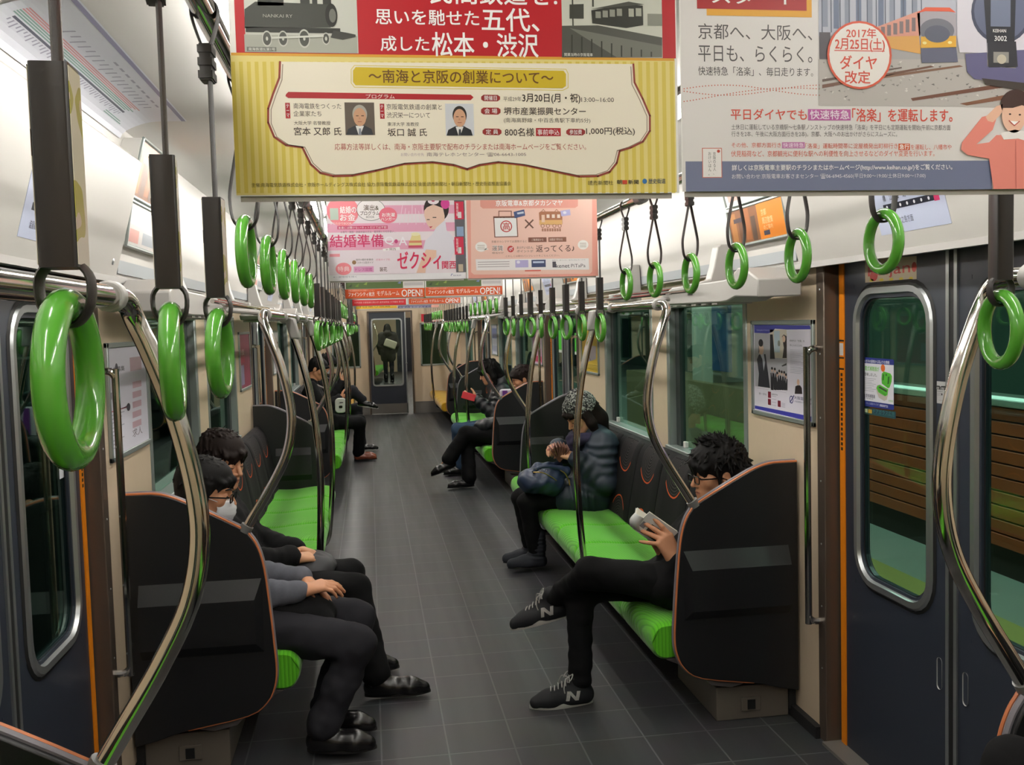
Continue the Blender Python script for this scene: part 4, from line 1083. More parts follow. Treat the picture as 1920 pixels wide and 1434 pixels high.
('P',[(240.8,154.3),(243.3,155.4),(244.4,152.8)],'DAD6D2',4),('P',[(437.8,153.5),(440.8,154.6),(440,151.9)],'DAD6D2',4),('P',[(178.9,127.7),(321.7,152.1),(326.5,150.6),(178.9,123.4)],'6A4A3C',5),
('P',[(249.7,138.2),(360.5,153.2),(365.4,151.5),(249.7,134.9)],'7A5A48',5),('P',[(179,134.2),(283.2,150.1),(283.2,148.4),(179,131)],'5A4A44',5),('P',[(295.1,112.2),(446.9,135.6),(446.9,130),(297.5,108.9)],'6A4436',5),
('P',[(360.6,106),(456.9,123.4),(457,116.7),(370.4,103.8)],'7A523E',5),('P',[(251.1,198.1),(307.2,218.7),(308.4,166.2),(251.1,175.2)],'D8A35A',5),('P',[(251.1,198.1),(307.2,218.7),(307.7,188.1),(251.1,186.1)],'D89A8A',6),
('R',255.9,186.2,260.9,198.2,'7A6A6E',7),('R',263.9,187.7,268.9,200.5,'7A6A6E',7),('R',272,189.1,277.1,202.8,'7A6A6E',7),('R',280.2,190.5,285.2,205.1,'7A6A6E',7),('R',288.3,192,293.3,207.5,'7A6A6E',7),
('R',296.4,193.4,301.5,209.8,'7A6A6E',7),('P',[(303.6,215.3),(314.5,221.4),(345.8,221.6),(355.5,215.2),(356.8,186.7),(355.6,177.8),(307.2,177.1)],'A9A4AE',6),
('P',[(303.6,215.3),(314.5,222.7),(347,222.9),(355.5,217),(345.8,218.1),(314.5,217.9)],'D8583A',7),('E',330.1,195,23,14.5,'6E6E7A',7),('P',[(308.4,187),(355.6,188.8),(355.6,174.5),(308.4,173.2)],'E0AC40',8),
('E',330.1,190.6,17,10.5,'55596A',9),('P',[(308.4,173.2),(355.6,175.2),(358.1,156.9),(309.6,155.2)],'5C5E74',8),('E',313.2,179.4,2.9,1.8,'F4E6A0',10),('E',347.1,180.4,2.9,1.8,'F4E6A0',10),
('P',[(356.6,298.3),(468.1,305.9),(469.1,168.3),(360.5,168.6),(356.8,188.9)],'DAD6E2',7),('E',416.7,218.6,40.9,38.6,'3E4258',8),('E',416.7,219.5,37.1,35.3,'5C627C',9),
('P',[(392,242.3),(436.3,243.3),(434.7,181.2),(397.2,180.6)],'23252E',10),('R',401.9,200.9,429,242.8,'6E768E',11),
('P',[(367.8,167),(397.2,169.1),(397.8,151.8),(436.8,150),(437.2,172.3),(469.1,173.9),(469.4,130.2),(380.1,136.1),(370.3,144.9)],'5F5C82',10),('P',[(397.6,181.8),(436.7,183),(439.3,151.9),(399.7,150.5)],'2A2B33',11),
('R',405.8,156.5,426.8,169.8,'8E8C88',12),('E',417,160.9,6.4,5.8,'C0B8A8',13),('P',[(389.9,137.3),(469.4,130.2),(469.5,119),(394.9,129.6)],'3A322E',11),('T','KEIHAN',405,193.7,422.7,197.7,'E8E4E4',13,1),
('T','3002',407,183.1,423.8,189.3,'F0F0F0',13,1),('R',33.5,207.8,166.2,240.1,'E2A63A',3),('R',21.6,215.5,159.6,315.9,'A01E22',4),('T','ダイヤ改定',27.5,239.9,154.6,303.3,'FFFFFF',5,1),('T','スタート',40.3,222.1,145,238.9,'FFFFFF',5,1),
('E',227.1,163.4,42.2,41,'D2553A',14),('E',227.1,163.4,39.4,38.4,'F1EBE7',15),('T','2017年',209.8,183.6,248.7,195.5,'CE4632',16,1),('T','2月25日(土)',195.2,167.3,259.8,183.6,'CE4632',16,1),('R',194.2,168,259.8,169,'CE4632',16),
('T','ダイヤ',201.4,146,249.3,162.5,'CE4632',16,1),('T','改定',207.6,129,240.7,144.2,'CE4632',16,1),('T','京都へ、大阪へ、',22.6,180,166.6,198.4,'4A4648',3,0),('T','平日も、らくらく。',22.2,153.6,166.4,173.2,'4A4648',3,0),
('T','快速特急「洛楽」、毎日走ります。',21.9,137.3,167.4,148,'4A4648',3,0),('E',4,118.6,0.8,0.7,'C76A5A',3),('E',7.8,118.1,0.8,0.7,'C76A5A',3),('E',11.6,117.5,0.8,0.7,'C76A5A',3),('E',15.4,117,0.8,0.7,'C76A5A',3),
('E',19.2,116.6,0.8,0.7,'C76A5A',3),('E',23.1,116.1,0.8,0.7,'C76A5A',3),('E',26.9,115.7,0.8,0.7,'C76A5A',3),('E',30.7,115.4,0.8,0.7,'C76A5A',3),('E',34.5,115,0.8,0.7,'C76A5A',3),('E',38.4,114.8,0.8,0.7,'C76A5A',3),
('E',42.2,114.6,0.8,0.7,'C76A5A',3),('E',46.1,114.4,0.8,0.7,'C76A5A',3),('E',49.9,114.3,0.8,0.7,'C76A5A',3),('E',53.8,114.3,0.8,0.7,'C76A5A',3),('E',57.6,114.3,0.8,0.7,'C76A5A',3),('E',61.5,114.4,0.8,0.7,'C76A5A',3),
('E',65.3,114.5,0.8,0.7,'C76A5A',3),('E',69.2,114.7,0.8,0.7,'C76A5A',3),('E',73.1,115,0.8,0.7,'C76A5A',3),('E',77,115.3,0.8,0.7,'C76A5A',3),('E',80.9,115.7,0.8,0.7,'C76A5A',3),('E',84.7,116.1,0.8,0.7,'C76A5A',3),
('E',88.6,116.5,0.8,0.7,'C76A5A',3),('E',92.5,117,0.8,0.7,'C76A5A',3),('E',96.4,117.5,0.8,0.7,'C76A5A',3),('E',100.3,118.1,0.8,0.7,'C76A5A',3),('E',104.2,118.7,0.8,0.7,'C76A5A',3),('E',108.2,119.3,0.8,0.7,'C76A5A',3),
('E',112.1,119.9,0.8,0.7,'C76A5A',3),('E',116,120.6,0.8,0.7,'C76A5A',3),('E',119.9,121.2,0.8,0.7,'C76A5A',3),('E',123.8,121.8,0.8,0.7,'C76A5A',3),('E',127.8,122.4,0.8,0.7,'C76A5A',3),('E',131.7,123,0.8,0.7,'C76A5A',3),
('E',135.6,123.6,0.8,0.7,'C76A5A',3),('E',139.6,124.2,0.8,0.7,'C76A5A',3),('E',143.5,124.7,0.8,0.7,'C76A5A',3),('E',147.5,125.2,0.8,0.7,'C76A5A',3),('E',151.4,125.6,0.8,0.7,'C76A5A',3),('E',155.4,126,0.8,0.7,'C76A5A',3),
('E',159.3,126.4,0.8,0.7,'C76A5A',3),('E',163.3,126.7,0.8,0.7,'C76A5A',3),('E',167.3,126.9,0.8,0.7,'C76A5A',3),('E',171.2,127.1,0.8,0.7,'C76A5A',3),('E',175.2,127.2,0.8,0.7,'C76A5A',3),('E',4.1,121.5,0.8,0.7,'C76A5A',3),
('E',7.9,122.1,0.8,0.7,'C76A5A',3),('E',11.7,122.6,0.8,0.7,'C76A5A',3),('E',15.5,123.2,0.8,0.7,'C76A5A',3),('E',19.3,123.7,0.8,0.7,'C76A5A',3),('E',23.2,124.2,0.8,0.7,'C76A5A',3),('E',27,124.6,0.8,0.7,'C76A5A',3),
('E',30.8,125,0.8,0.7,'C76A5A',3),('E',34.7,125.3,0.8,0.7,'C76A5A',3),('E',38.5,125.6,0.8,0.7,'C76A5A',3),('E',42.4,125.9,0.8,0.7,'C76A5A',3),('E',46.2,126.1,0.8,0.7,'C76A5A',3),('E',50.1,126.2,0.8,0.7,'C76A5A',3),
('E',53.9,126.2,0.8,0.7,'C76A5A',3),('E',57.8,126.2,0.8,0.7,'C76A5A',3),('E',61.6,126.2,0.8,0.7,'C76A5A',3),('E',65.5,126.1,0.8,0.7,'C76A5A',3),('E',69.4,125.9,0.8,0.7,'C76A5A',3),('E',73.2,125.7,0.8,0.7,'C76A5A',3),
('E',77.1,125.4,0.8,0.7,'C76A5A',3),('E',81,125.1,0.8,0.7,'C76A5A',3),('E',84.9,124.7,0.8,0.7,'C76A5A',3),('E',88.7,124.3,0.8,0.7,'C76A5A',3),('E',92.6,123.8,0.8,0.7,'C76A5A',3),('E',96.5,123.3,0.8,0.7,'C76A5A',3),
('E',100.4,122.8,0.8,0.7,'C76A5A',3),('E',104.3,122.3,0.8,0.7,'C76A5A',3),('E',108.2,121.7,0.8,0.7,'C76A5A',3),('E',112.1,121.1,0.8,0.7,'C76A5A',3),('E',116,120.6,0.8,0.7,'C76A5A',3),('E',119.9,120,0.8,0.7,'C76A5A',3),
('E',123.8,119.4,0.8,0.7,'C76A5A',3),('E',127.7,118.9,0.8,0.7,'C76A5A',3),('E',131.7,118.4,0.8,0.7,'C76A5A',3),('E',135.6,117.8,0.8,0.7,'C76A5A',3),('E',139.5,117.4,0.8,0.7,'C76A5A',3),('E',143.5,116.9,0.8,0.7,'C76A5A',3),
('E',147.4,116.5,0.8,0.7,'C76A5A',3),('E',151.3,116.2,0.8,0.7,'C76A5A',3),('E',155.3,115.9,0.8,0.7,'C76A5A',3),('E',159.2,115.6,0.8,0.7,'C76A5A',3),('E',163.2,115.4,0.8,0.7,'C76A5A',3),('E',167.2,115.2,0.8,0.7,'C76A5A',3),
('E',171.1,115.2,0.8,0.7,'C76A5A',3),('E',175.1,115.1,0.8,0.7,'C76A5A',3),('E',3.8,106.5,0.8,0.7,'C76A5A',3),('E',7.6,107,0.8,0.7,'C76A5A',3),('E',11.5,107.6,0.8,0.7,'C76A5A',3),('E',15.3,108.2,0.8,0.7,'C76A5A',3),
('E',19.1,108.9,0.8,0.7,'C76A5A',3),('E',22.9,109.5,0.8,0.7,'C76A5A',3),('E',26.8,110.2,0.8,0.7,'C76A5A',3),('E',30.6,110.8,0.8,0.7,'C76A5A',3),('E',34.5,111.5,0.8,0.7,'C76A5A',3),('E',38.3,112.2,0.8,0.7,'C76A5A',3),
('E',42.2,112.9,0.8,0.7,'C76A5A',3),('E',46,113.6,0.8,0.7,'C76A5A',3),('E',49.9,114.2,0.8,0.7,'C76A5A',3),('E',53.8,114.9,0.8,0.7,'C76A5A',3),('E',57.6,115.6,0.8,0.7,'C76A5A',3),('E',61.5,116.2,0.8,0.7,'C76A5A',3),
('E',65.4,116.9,0.8,0.7,'C76A5A',3),('E',69.3,117.5,0.8,0.7,'C76A5A',3),('E',73.1,118.1,0.8,0.7,'C76A5A',3),('E',77,118.6,0.8,0.7,'C76A5A',3),('E',80.9,119.2,0.8,0.7,'C76A5A',3),('E',84.8,119.7,0.8,0.7,'C76A5A',3),
('E',88.7,120.2,0.8,0.7,'C76A5A',3),('E',92.6,120.7,0.8,0.7,'C76A5A',3),('E',96.5,121.1,0.8,0.7,'C76A5A',3),('E',100.4,121.5,0.8,0.7,'C76A5A',3),('E',104.3,121.9,0.8,0.7,'C76A5A',3),('E',108.2,122.2,0.8,0.7,'C76A5A',3),
('E',112.1,122.5,0.8,0.7,'C76A5A',3),('E',116,122.8,0.8,0.7,'C76A5A',3),('E',119.9,123,0.8,0.7,'C76A5A',3),('E',123.9,123.2,0.8,0.7,'C76A5A',3),('E',127.8,123.3,0.8,0.7,'C76A5A',3),('E',131.7,123.4,0.8,0.7,'C76A5A',3),
('E',135.6,123.5,0.8,0.7,'C76A5A',3),('E',139.6,123.5,0.8,0.7,'C76A5A',3),('E',143.5,123.6,0.8,0.7,'C76A5A',3),('E',147.5,123.5,0.8,0.7,'C76A5A',3),('E',151.4,123.5,0.8,0.7,'C76A5A',3),('E',155.4,123.4,0.8,0.7,'C76A5A',3),
('E',159.3,123.3,0.8,0.7,'C76A5A',3),('E',163.3,123.2,0.8,0.7,'C76A5A',3),('E',167.2,123,0.8,0.7,'C76A5A',3),('E',171.2,122.9,0.8,0.7,'C76A5A',3),('E',175.2,122.7,0.8,0.7,'C76A5A',3),
('T','平日ダイヤでも',61.8,85.1,158.6,98.1,'CE4A38',3,1),('R',160.4,84.8,215.8,98.3,'B65AA0',3),('T','快速特急',162.8,86.1,213.9,97,'F6E6F4',4,1),('T','「洛楽」を運転します。',217.7,83.3,350.8,99.2,'CE4A38',3,1),
('T','土休日に運転している京橋駅〜七条駅ノンストップの快速特急「洛楽」を平日にも定期運転を開始(午前に京都方面',62.5,72.1,348.4,80,'5A5658',3,0),('T','行きを2本、午後に大阪方面行きを2本)。京都、大阪へのお出かけがさらにスムーズに。',62.4,64.2,277,71.6,'5A5658',3,0),('T','その他、京都方面行き',62.3,52.1,125.2,58.1,'CE5A44',3,0),
('R',126.6,51.2,155.9,58.6,'C27AB0',3),('T','快速特急',128,52,154.5,57.7,'F6E6F4',4,0),('T','「洛楽」運転時間帯に淀屋橋発出町柳行き',156.8,50.7,277.6,57.3,'CE5A44',3,0),('R',278.6,48.8,294,56.8,'D0623A',3),('T','急行',280,49.7,292.6,55.9,'FFFFFF',4,1),
('T','を運転し、八幡市や',295,49.3,349.9,55.9,'CE5A44',3,0),('T','伏見稲荷など、京都観光に便利な駅への利便性を向上させるなどのダイヤ変更を行います。',61.7,41.1,327,48.5,'CE5A44',3,0),('R',4.4,-0.3,405.2,35.8,'6C7390',2),('R',25.2,16.2,50.1,51.7,'C76A5A',3),
('R',26.1,17,49.2,50.8,'EFEBEA',4),('E',45.8,47.8,2,1.9,'B8402E',5),('T','京\n阪\nの\nる\n人\n、',38.7,19.8,42.4,46.9,'5A5658',5,0),('T','お\nけ\nい\nは\nん\n。',32.8,19,36.5,47,'5A5658',5,0),
('T','詳しくは京阪電車主要駅のチラシまたはホームページ(http://www.keihan.co.jp/)をご覧ください。',62.3,23.5,350.9,31.4,'F2F0F4',4,1),('T','お問い合わせ:京阪電車お客さまセンター ☎06-6945-4560(平日9:00〜19:00/土休日9:00〜17:00)',62.2,13.9,314.8,20.5,'E6E4EC',4,0),
('P',[(361.9,49.2),(363.1,58.1),(390.1,89.4),(399.9,91.7),(409.9,87.3),(405,73.8),(382.8,55.9),(400.1,58.1),(409.9,67.1),(472.4,68.3),(472.9,-2.2),(406.5,-1.7),(400.1,37.9),(370.5,42.5)],'E58A7E',16),
('P',[(395,89.5),(409.8,102.9),(422.7,106.4),(422.7,103),(414.8,91.8),(404.9,82.8),(398,84.6)],'E9B9A0',17),('E',436.6,105.3,21,18.4,'3A2420',17),('E',433.7,91.9,16.5,22,'EDC0A8',18),
('P',[(417.2,100.7),(422.1,118.7),(457,118.9),(457.1,100.9),(444.6,104.2),(432.1,100.8)],'3A2420',19),('P',[(414.9,69.4),(434.8,73.9),(457.3,70.6),(457.4,58.2),(439.8,62.7),(419.9,61.5)],'F4EEEC',18),
('E',428.2,93,1.7,1.1,'3A2420',20),('E',441.7,92.3,1.7,1.1,'3A2420',20),('P',[(427.2,84.7),(440.2,83.8),(434.2,79.3)],'FFFFFF',20),('L',[(426.7,85.1),(434.2,78.8),(441.2,84.2)],1.2,'C0504A',21),
('L',[(436.3,60.4),(437.2,-0.6)],1.2,'C76E64',18),
],
'pink': [
('R',2.6,-12.6,532.4,820.1,'F0E4EA',1),('R',17.1,771.4,535.6,803.9,'E8A9C4',2),('R',14.6,706.3,533.6,738.9,'E8A9C4',2),('R',12.2,641.1,531.6,673.8,'E8A9C4',2),('R',9.7,575.8,529.6,608.5,'E8A9C4',2),
('R',7.2,510.4,527.6,543.1,'E8A9C4',2),('R',4.7,444.8,525.6,477.6,'E8A9C4',2),('R',2.2,379.1,523.6,411.9,'E8A9C4',2),('R',-0.3,313.2,521.6,346.2,'E8A9C4',2),('R',-2.8,247.2,519.6,280.2,'E8A9C4',2),
('R',-5.3,181.1,517.6,214.2,'E8A9C4',2),('R',-7.8,114.8,515.6,148,'E8A9C4',2),('R',-6.5,22.5,320.2,113.5,'EFE2EA',3),('R',-6,-12.6,511.7,23.4,'F2EFF2',3),('R',18.5,510.4,484,798.2,'EEC6D6',3),
('T','ゼクシィ',41.1,592.1,484.9,776.7,'C8285A',5,1),('T','結婚スタイルマガジン',41.2,515.8,424.8,570.3,'6A4A58',5,0),('E',331.9,417.2,94.4,82.3,'F6EEF2',3),('T','ドレス大特集',243.7,389.7,420.8,450.1,'C8386A',5,1),
('E',60.4,260.2,58.8,56.7,'EE8A94',4),('T','結婚の',49.7,251.8,109.5,277.5,'FFFFFF',5,1),('T','お金',48.7,224.5,105.8,249.1,'FFFFFF',5,1),('T','まるわかりBOOK',12.6,210,91.3,219.3,'FFF0F0',5,0),('R',12.8,227.8,43.7,271.4,'B9C8BC',5),
('E',164.2,264.6,53.8,41.6,'8A8A8A',4),('E',164.2,264.6,51.6,39.4,'F2ECEC',5),('T','演出&',137.1,261.3,193.5,282.2,'5A4A3A',6,1),('T','プログラム',123.8,243.8,196.1,259.2,'5A4A4A',6,1),('T','BOOK',146.3,233.4,176.9,241.6,'6A5A5A',6,0),
('E',227.7,243.1,34.2,29.7,'E8788C',6),('T','お洗濯',204.7,237.6,253.1,251.9,'FFFFFF',7,1),('T','ハンガー',200.8,223.3,253.7,235.4,'FFFFFF',7,1),('R',38,192.6,225,204.7,'C83A66',4),
('T','友達には聞けない!ネットだけでは不安!',41.3,194.2,222.3,203,'FFFFFF',5,0),('T','お車代・親族・新郎衣装の方法・義両親との付き合い…',49.4,178,254.8,186.8,'8A6A7A',5,0),('T','結婚準備',8,125.4,206.7,172,'D0386A',5,1),('T','Q',212.2,130.7,245.3,162.1,'F8F2F8',5,1),
('T','A',264.7,129.9,295.1,161.4,'F8F2F8',5,1),('E',254.7,145.2,6.6,7.7,'C84A80',5),('P',[(203,118.3),(266.7,124.5),(269.1,113.4),(205.4,108.9)],'F8F4F4',5),('T','in 関西',215.6,111.2,252.6,120.6,'8A5A6A',6,0),
('T','目的×婚約食事会',102.8,74.8,166.9,82.5,'5A4A4A',5,0),('T','スタイル別ガイド',106.2,63.2,166.5,71.5,'6A5A5A',5,0),('E',95.3,68.9,7.7,7.7,'8A6A4A',5),('T','式場タイプ別',176.8,73.6,229.1,81.3,'D87A9A',5,0),('E',55.1,45.4,29.5,23.1,'EE8A94',5),
('T','特典',33.3,35.5,76.9,54.7,'FFE8EC',6,0),('R',93.2,31.3,167.2,53.4,'E0A0C8',5),('T','ドレス図鑑',98.7,35.2,161.7,48.4,'B8488A',6,0),('T','装花',189.3,32.7,216.8,49.3,'6A4A4A',6,1),('R',5.4,91,43.4,101.9,'EE9AA6',5),
('T','※一部地域を除く',15.9,12.3,103.2,18.9,'9A9AA8',5,0),('E',410.3,265,47.5,49.8,'2A1E1E',6),
('P',[(364.7,268.2),(373.2,287.5),(416.7,289.8),(442.7,261.9),(439.6,217.5),(413.6,190.1),(386.7,187.7),(372.3,210),(363.8,240.6)],'EBC7B4',7),
('P',[(362.7,257.2),(369.3,290.2),(411.6,303.7),(444.7,289.6),(454.8,256.2),(442.8,228.6),(435.6,267.5),(399.7,281.7),(374.3,270.9)],'2A1E1E',8),('E',400.1,294.4,21.2,12.2,'F4E8EE',9),('E',444.5,284.1,16.8,19.4,'D8489A',9),
('E',399.1,296.6,6.7,4.4,'C83A6A',10),('P',[(408.1,195.7),(442.6,223.1),(447,184.1),(468.7,161.6),(475.5,105.7),(454.6,67),(387.3,68.2),(355.2,113.2),(364.7,146.4),(390.5,168.2)],'E6E2EC',8),
('P',[(366.4,113),(405.4,109.6),(404.6,84.6),(364.4,51.9),(360.7,24.6),(327.3,25.3),(342.4,63.4)],'E9C2AC',9),('R',395.4,231.3,409.3,234.6,'2A1E1E',10),('R',372.8,223.8,384,226.6,'2A1E1E',10),
('P',[(380.3,198.8),(394.3,200.3),(386.8,192.7)],'C8485A',10),('P',[(303.2,138.9),(315.3,169.2),(345.9,168.8),(350.5,138.2),(349.9,121.6),(302.6,120.7)],'E8D898',9),('R',303.4,138.6,350.6,146.9,'D88A6A',10),
('R',300,120.3,352.2,129.2,'C8506A',10),('E',328.2,171.3,16.7,6.6,'F0E8C0',10),('L',[(269.6,208.5),(283,280)],2.2,'F6DCE8',5),('L',[(285.2,213.8),(294.8,268.9)],2.2,'F6DCE8',5),('L',[(300.5,208.1),(306.6,257.7)],2.2,'F6DCE8',5),
('L',[(316.3,213.4),(319.6,279.7)],2.2,'F6DCE8',5),('L',[(331.6,207.7),(331.4,268.5)],2.2,'F6DCE8',5),('L',[(347.4,213.1),(343.3,257.4)],2.2,'F6DCE8',5),('L',[(362.8,207.4),(356.2,279.3)],2.2,'F6DCE8',5),
('T','ゼクシィ',256.7,38.4,421,105.1,'D02A55',11,1),('T','関西',424.9,38,477.7,67,'D02A55',11,1),('R',478.5,24.4,519.6,493.8,'5C5A60',10),('R',479.6,225.2,513.9,291.9,'C82A4A',11),
('T','別\n冊\n付\n録',485.9,236.4,494.3,286.4,'FFFFFF',12,0),('R',490.9,229.7,504.9,253,'E8E0E0',12),('R',475.5,91.5,509.9,158.4,'C82A4A',11),('T','別\n冊\n付\n録',481.8,102.8,490.2,153,'FFFFFF',12,0),
('R',486.8,95.9,500.9,119.4,'E8E0E0',12),('R',484.1,372.3,518.3,438.6,'C82A4A',11),('T','別\n冊\n付\n録',490.4,383.4,498.8,433.1,'FFFFFF',12,0),('R',495.4,376.7,509.4,399.9,'E8E0E0',12),('R',485,161.2,511.5,197.4,'8AA0C0',11),
('R',487.6,27.1,505.6,55,'C8B8A0',11),('T','RECRUIT',467,10.5,498,15,'5A5A8A',5,0),('L',[(458.5,11),(460.3,17.7),(465.4,18.7)],1.7,'2A3A9A',5),
],
'peach': [
('R',7.1,-1.9,520.3,826.4,'E9A294',1),('P',[(35.5,801.7),(508.6,807.1),(492.1,17.2),(481.9,8.3),(29,14.8),(17.9,23.5)],'F0C6B8',2),
('P',[(61.8,360.7),(443.2,358.5),(441.1,270.9),(429.3,263.7),(70.3,264.9),(60.4,272.8)],'E29C8E',3),('T','京阪電車&京都タカシマヤ',119.7,272.7,380.3,295.2,'FFFFFF',5,1),('T','ポイントが貯まる',72.1,493.6,444,549.3,'B8483A',5,1),
('T','お買物キャンペーン',69.7,409.9,442.1,465.8,'8A4A3A',5,1),('R',110.2,228.3,200.4,235,'7A4A3A',4),('P',[(109.2,234.9),(201.6,233.9),(204.1,155.2),(111.5,154.3)],'7A4A3A',3),
('P',[(113.1,231),(198,230),(200.1,158.7),(115,157.6)],'F0EEEE',4),('L',[(130.8,235.2),(131.4,254.3),(179.8,253.8),(179.3,234.7)],3.4,'8A5240',4),('E',158.2,196.3,22.9,22.4,'B8302E',5),('E',158.2,196.3,18.9,18.5,'F2E8E6',6),
('T','高',144.6,182.3,172,210.3,'B8302E',7,1),('P',[(188.3,250.9),(229.8,260),(233.2,236.4),(192.2,226.7)],'3A4A7A',6),('P',[(200.8,247.9),(226.7,252.2),(228.2,244.9),(203.5,241.2)],'C8D0E0',7),
('L',[(233.3,219.5),(262.4,189.4)],5.7,'6A4436',5),('L',[(263.2,219.2),(232.5,189.7)],5.8,'6A4436',5),('P',[(286.9,247.1),(294,251.5),(373.8,250.7),(378.3,245),(378.4,203.7),(372.5,198.7),(289.2,200.9)],'A86A48',5),
('R',287.7,200.3,377.4,218.4,'E0B070',6),('R',296.7,210.3,309.4,238.4,'E9C8B0',7),('R',316.6,226.4,328.2,239.9,'F2E0D4',7),('R',337.4,226.2,349,239.7,'F2E0D4',7),('R',358.3,225.9,369.8,239.5,'F2E0D4',7),
('E',300.1,196.2,7.5,7.3,'A86A48',6),('E',300.1,196.2,5.2,5.1,'F0C6B8',7),('E',320.9,196,7.5,7.3,'A86A48',6),('E',320.9,196,5.2,5.1,'F0C6B8',7),('E',346.3,195.7,7.5,7.3,'A86A48',6),('E',346.3,195.7,5.2,5.1,'F0C6B8',7),
('E',367.2,195.4,7.5,7.3,'A86A48',6),('E',367.2,195.4,5.2,5.1,'F0C6B8',7),('L',[(297.4,251.5),(304.6,259.3),(311.3,251.3)],2.3,'A86A48',6),('L',[(349.4,250.9),(356.6,258.8),(363.3,250.8)],2.3,'A86A48',6),
('R',295.7,182.2,372.1,184.5,'A86A48',5),('R',295.6,176.6,372,178.9,'A86A48',5),('R',298,175.4,301.4,186.6,'A86A48',5),('R',307.8,175.2,311.2,186.5,'A86A48',5),('R',317.6,175.1,321.1,186.4,'A86A48',5),
('R',327.4,175,330.9,186.3,'A86A48',5),('R',337.3,174.8,340.7,186.1,'A86A48',5),('R',347.1,174.7,350.6,186,'A86A48',5),('R',357,174.6,360.4,185.9,'A86A48',5),('R',366.8,174.5,370.3,185.8,'A86A48',5),
('P',[(370.9,253),(408.8,258.2),(411.2,236.7),(374.5,231.5)],'B9B4E0',8),('E',388.2,246,7,5.6,'E8E6F6',9),('R',242.8,134.4,314.3,152.5,'7A4A3A',5),('T','ご乗車前から',255.5,139,301.6,148,'F0D8CC',6,0),
('R',321.3,134.4,392.1,152.5,'8A5A48',5),('T','加盟店で貯まる',325.9,139,377,148.1,'F0D8CC',6,0),('T','京都タカシマヤでお買物すると',99.6,133.8,236.9,142.8,'8A5A4C',5,0),('T','運賃',101.2,101.9,144.5,124.4,'FFFFFF',5,1),
('T','運賃',101.2,103,143.4,123.3,'6A4A3E',6,0),('T','相当分が',100.7,91.8,145.2,99.7,'8A6A5C',5,0),('E',173,109.5,12.6,12.4,'C0302E',5),('T','ポ',165,102.2,181,116.9,'FFFFFF',6,1),('T','おけいはん',197.2,109.2,261.6,119.4,'6A4A3E',5,0),
('T','ポイントが',196.9,95.7,261.3,105.8,'6A4A3E',5,0),('T','返ってくる♪',271.9,96.1,422.7,122.1,'6A4A3E',5,1),('E',59.3,119.7,22.7,19,'F6F2EE',4),('P',[(76.2,115),(89.7,110.3),(71.4,106.1)],'F6F2EE',4),
('E',458.1,121.6,21.1,18.2,'F6F2EE',4),('R',44.7,124.2,73.1,126.5,'B8A8A0',5),('R',445.4,126.1,471.1,128.4,'B8A8A0',5),('R',44.5,117.5,72.9,119.7,'B8A8A0',5),('R',445.2,119.3,471,121.6,'B8A8A0',5),
('R',44.3,110.8,72.7,113,'B8A8A0',5),('R',445.1,112.5,470.8,114.7,'B8A8A0',5),('T','くわしくは駅のパンフレットをごらんください。',153.4,78.3,363.8,86.2,'9A6A5C',5,0),('P',[(36.4,73),(479.2,68.8),(480.5,24.9),(38.5,30.4)],'F2ECEC',4),
('R',44.6,60,167.1,62.9,'B9AEB0',5),('R',44.3,51.1,166.8,53.9,'B9AEB0',5),('R',44.1,42.1,166.6,44.9,'B9AEB0',5),('R',189.8,38.4,240.4,66.6,'B9B0DC',5),('E',201.5,58.9,6.9,5.6,'EAE6F6',6),('R',253.1,38.3,308.6,66.6,'3A4468',5),
('R',259,54.1,302.3,60.9,'C8D0E6',6),('R',335.1,36,349,58.7,'4A4450',5),('T','kenet',348.9,34.2,402.5,49,'5A545C',5,1),('T','PiTaPa',408.3,34.8,465.6,47.9,'5A545C',5,0),
('T','電車で、ポイント、おけいはんカードで!',334.4,61.1,465.5,65.6,'7A7078',5,0),('P',[(226.5,28),(288.8,27.9),(288.7,22.8),(226.4,22.9)],'D8685A',5),('T','京阪電気鉄道',240.4,4.6,283.7,9.2,'C07A70',4,0),
],
'openL': [
('R',7.5,-0.1,522.7,474.6,'E4DEDC',1),('R',6.4,61,376.2,357.3,'55683E',2),('P',[(220.7,139.9),(247.2,160.2),(241.2,136.5)],'9AA0C8',3),('P',[(243.4,110.2),(269.9,130.5),(263.9,106.8)],'2E3A2E',3),
('P',[(333,346.8),(359.5,367.2),(353.5,343.5)],'4A5288',3),('P',[(279.4,283.2),(305.9,303.6),(299.9,279.9)],'3E4A36',3),('P',[(324.6,322.3),(351.1,342.6),(345.1,319)],'4A5288',3),
('P',[(310.5,244.1),(337,264.4),(331.1,240.8)],'3E4A36',3),('P',[(211.2,353.3),(237.6,373.6),(231.6,350)],'6E8A3E',3),('P',[(151.6,304.9),(177.9,325.2),(172,301.6)],'9AA0C8',3),
('P',[(276.7,309.4),(303.2,329.8),(297.2,306.1)],'9AA0C8',3),('P',[(30.1,179.8),(56.4,200),(50.4,176.5)],'4A5288',3),('P',[(55.7,358.9),(82,379.1),(76,355.6)],'9AA0C8',3),('P',[(5.3,134.9),(31.6,155.1),(25.6,131.5)],'6E8A3E',3),
('P',[(312.8,270.9),(339.3,291.2),(333.4,267.6)],'6E8A3E',3),('P',[(192.1,159.2),(218.6,179.5),(212.6,155.8)],'6E8A3E',3),('P',[(64.4,76.7),(90.8,96.9),(84.8,73.3)],'6E8A3E',3),
('P',[(339.8,92.8),(366.4,113.2),(360.4,89.4)],'7A86B8',3),('P',[(14.8,239.3),(41.1,259.5),(35.1,236)],'6E8A3E',3),('P',[(99.8,262),(126.1,282.3),(120.1,258.7)],'9AA0C8',3),
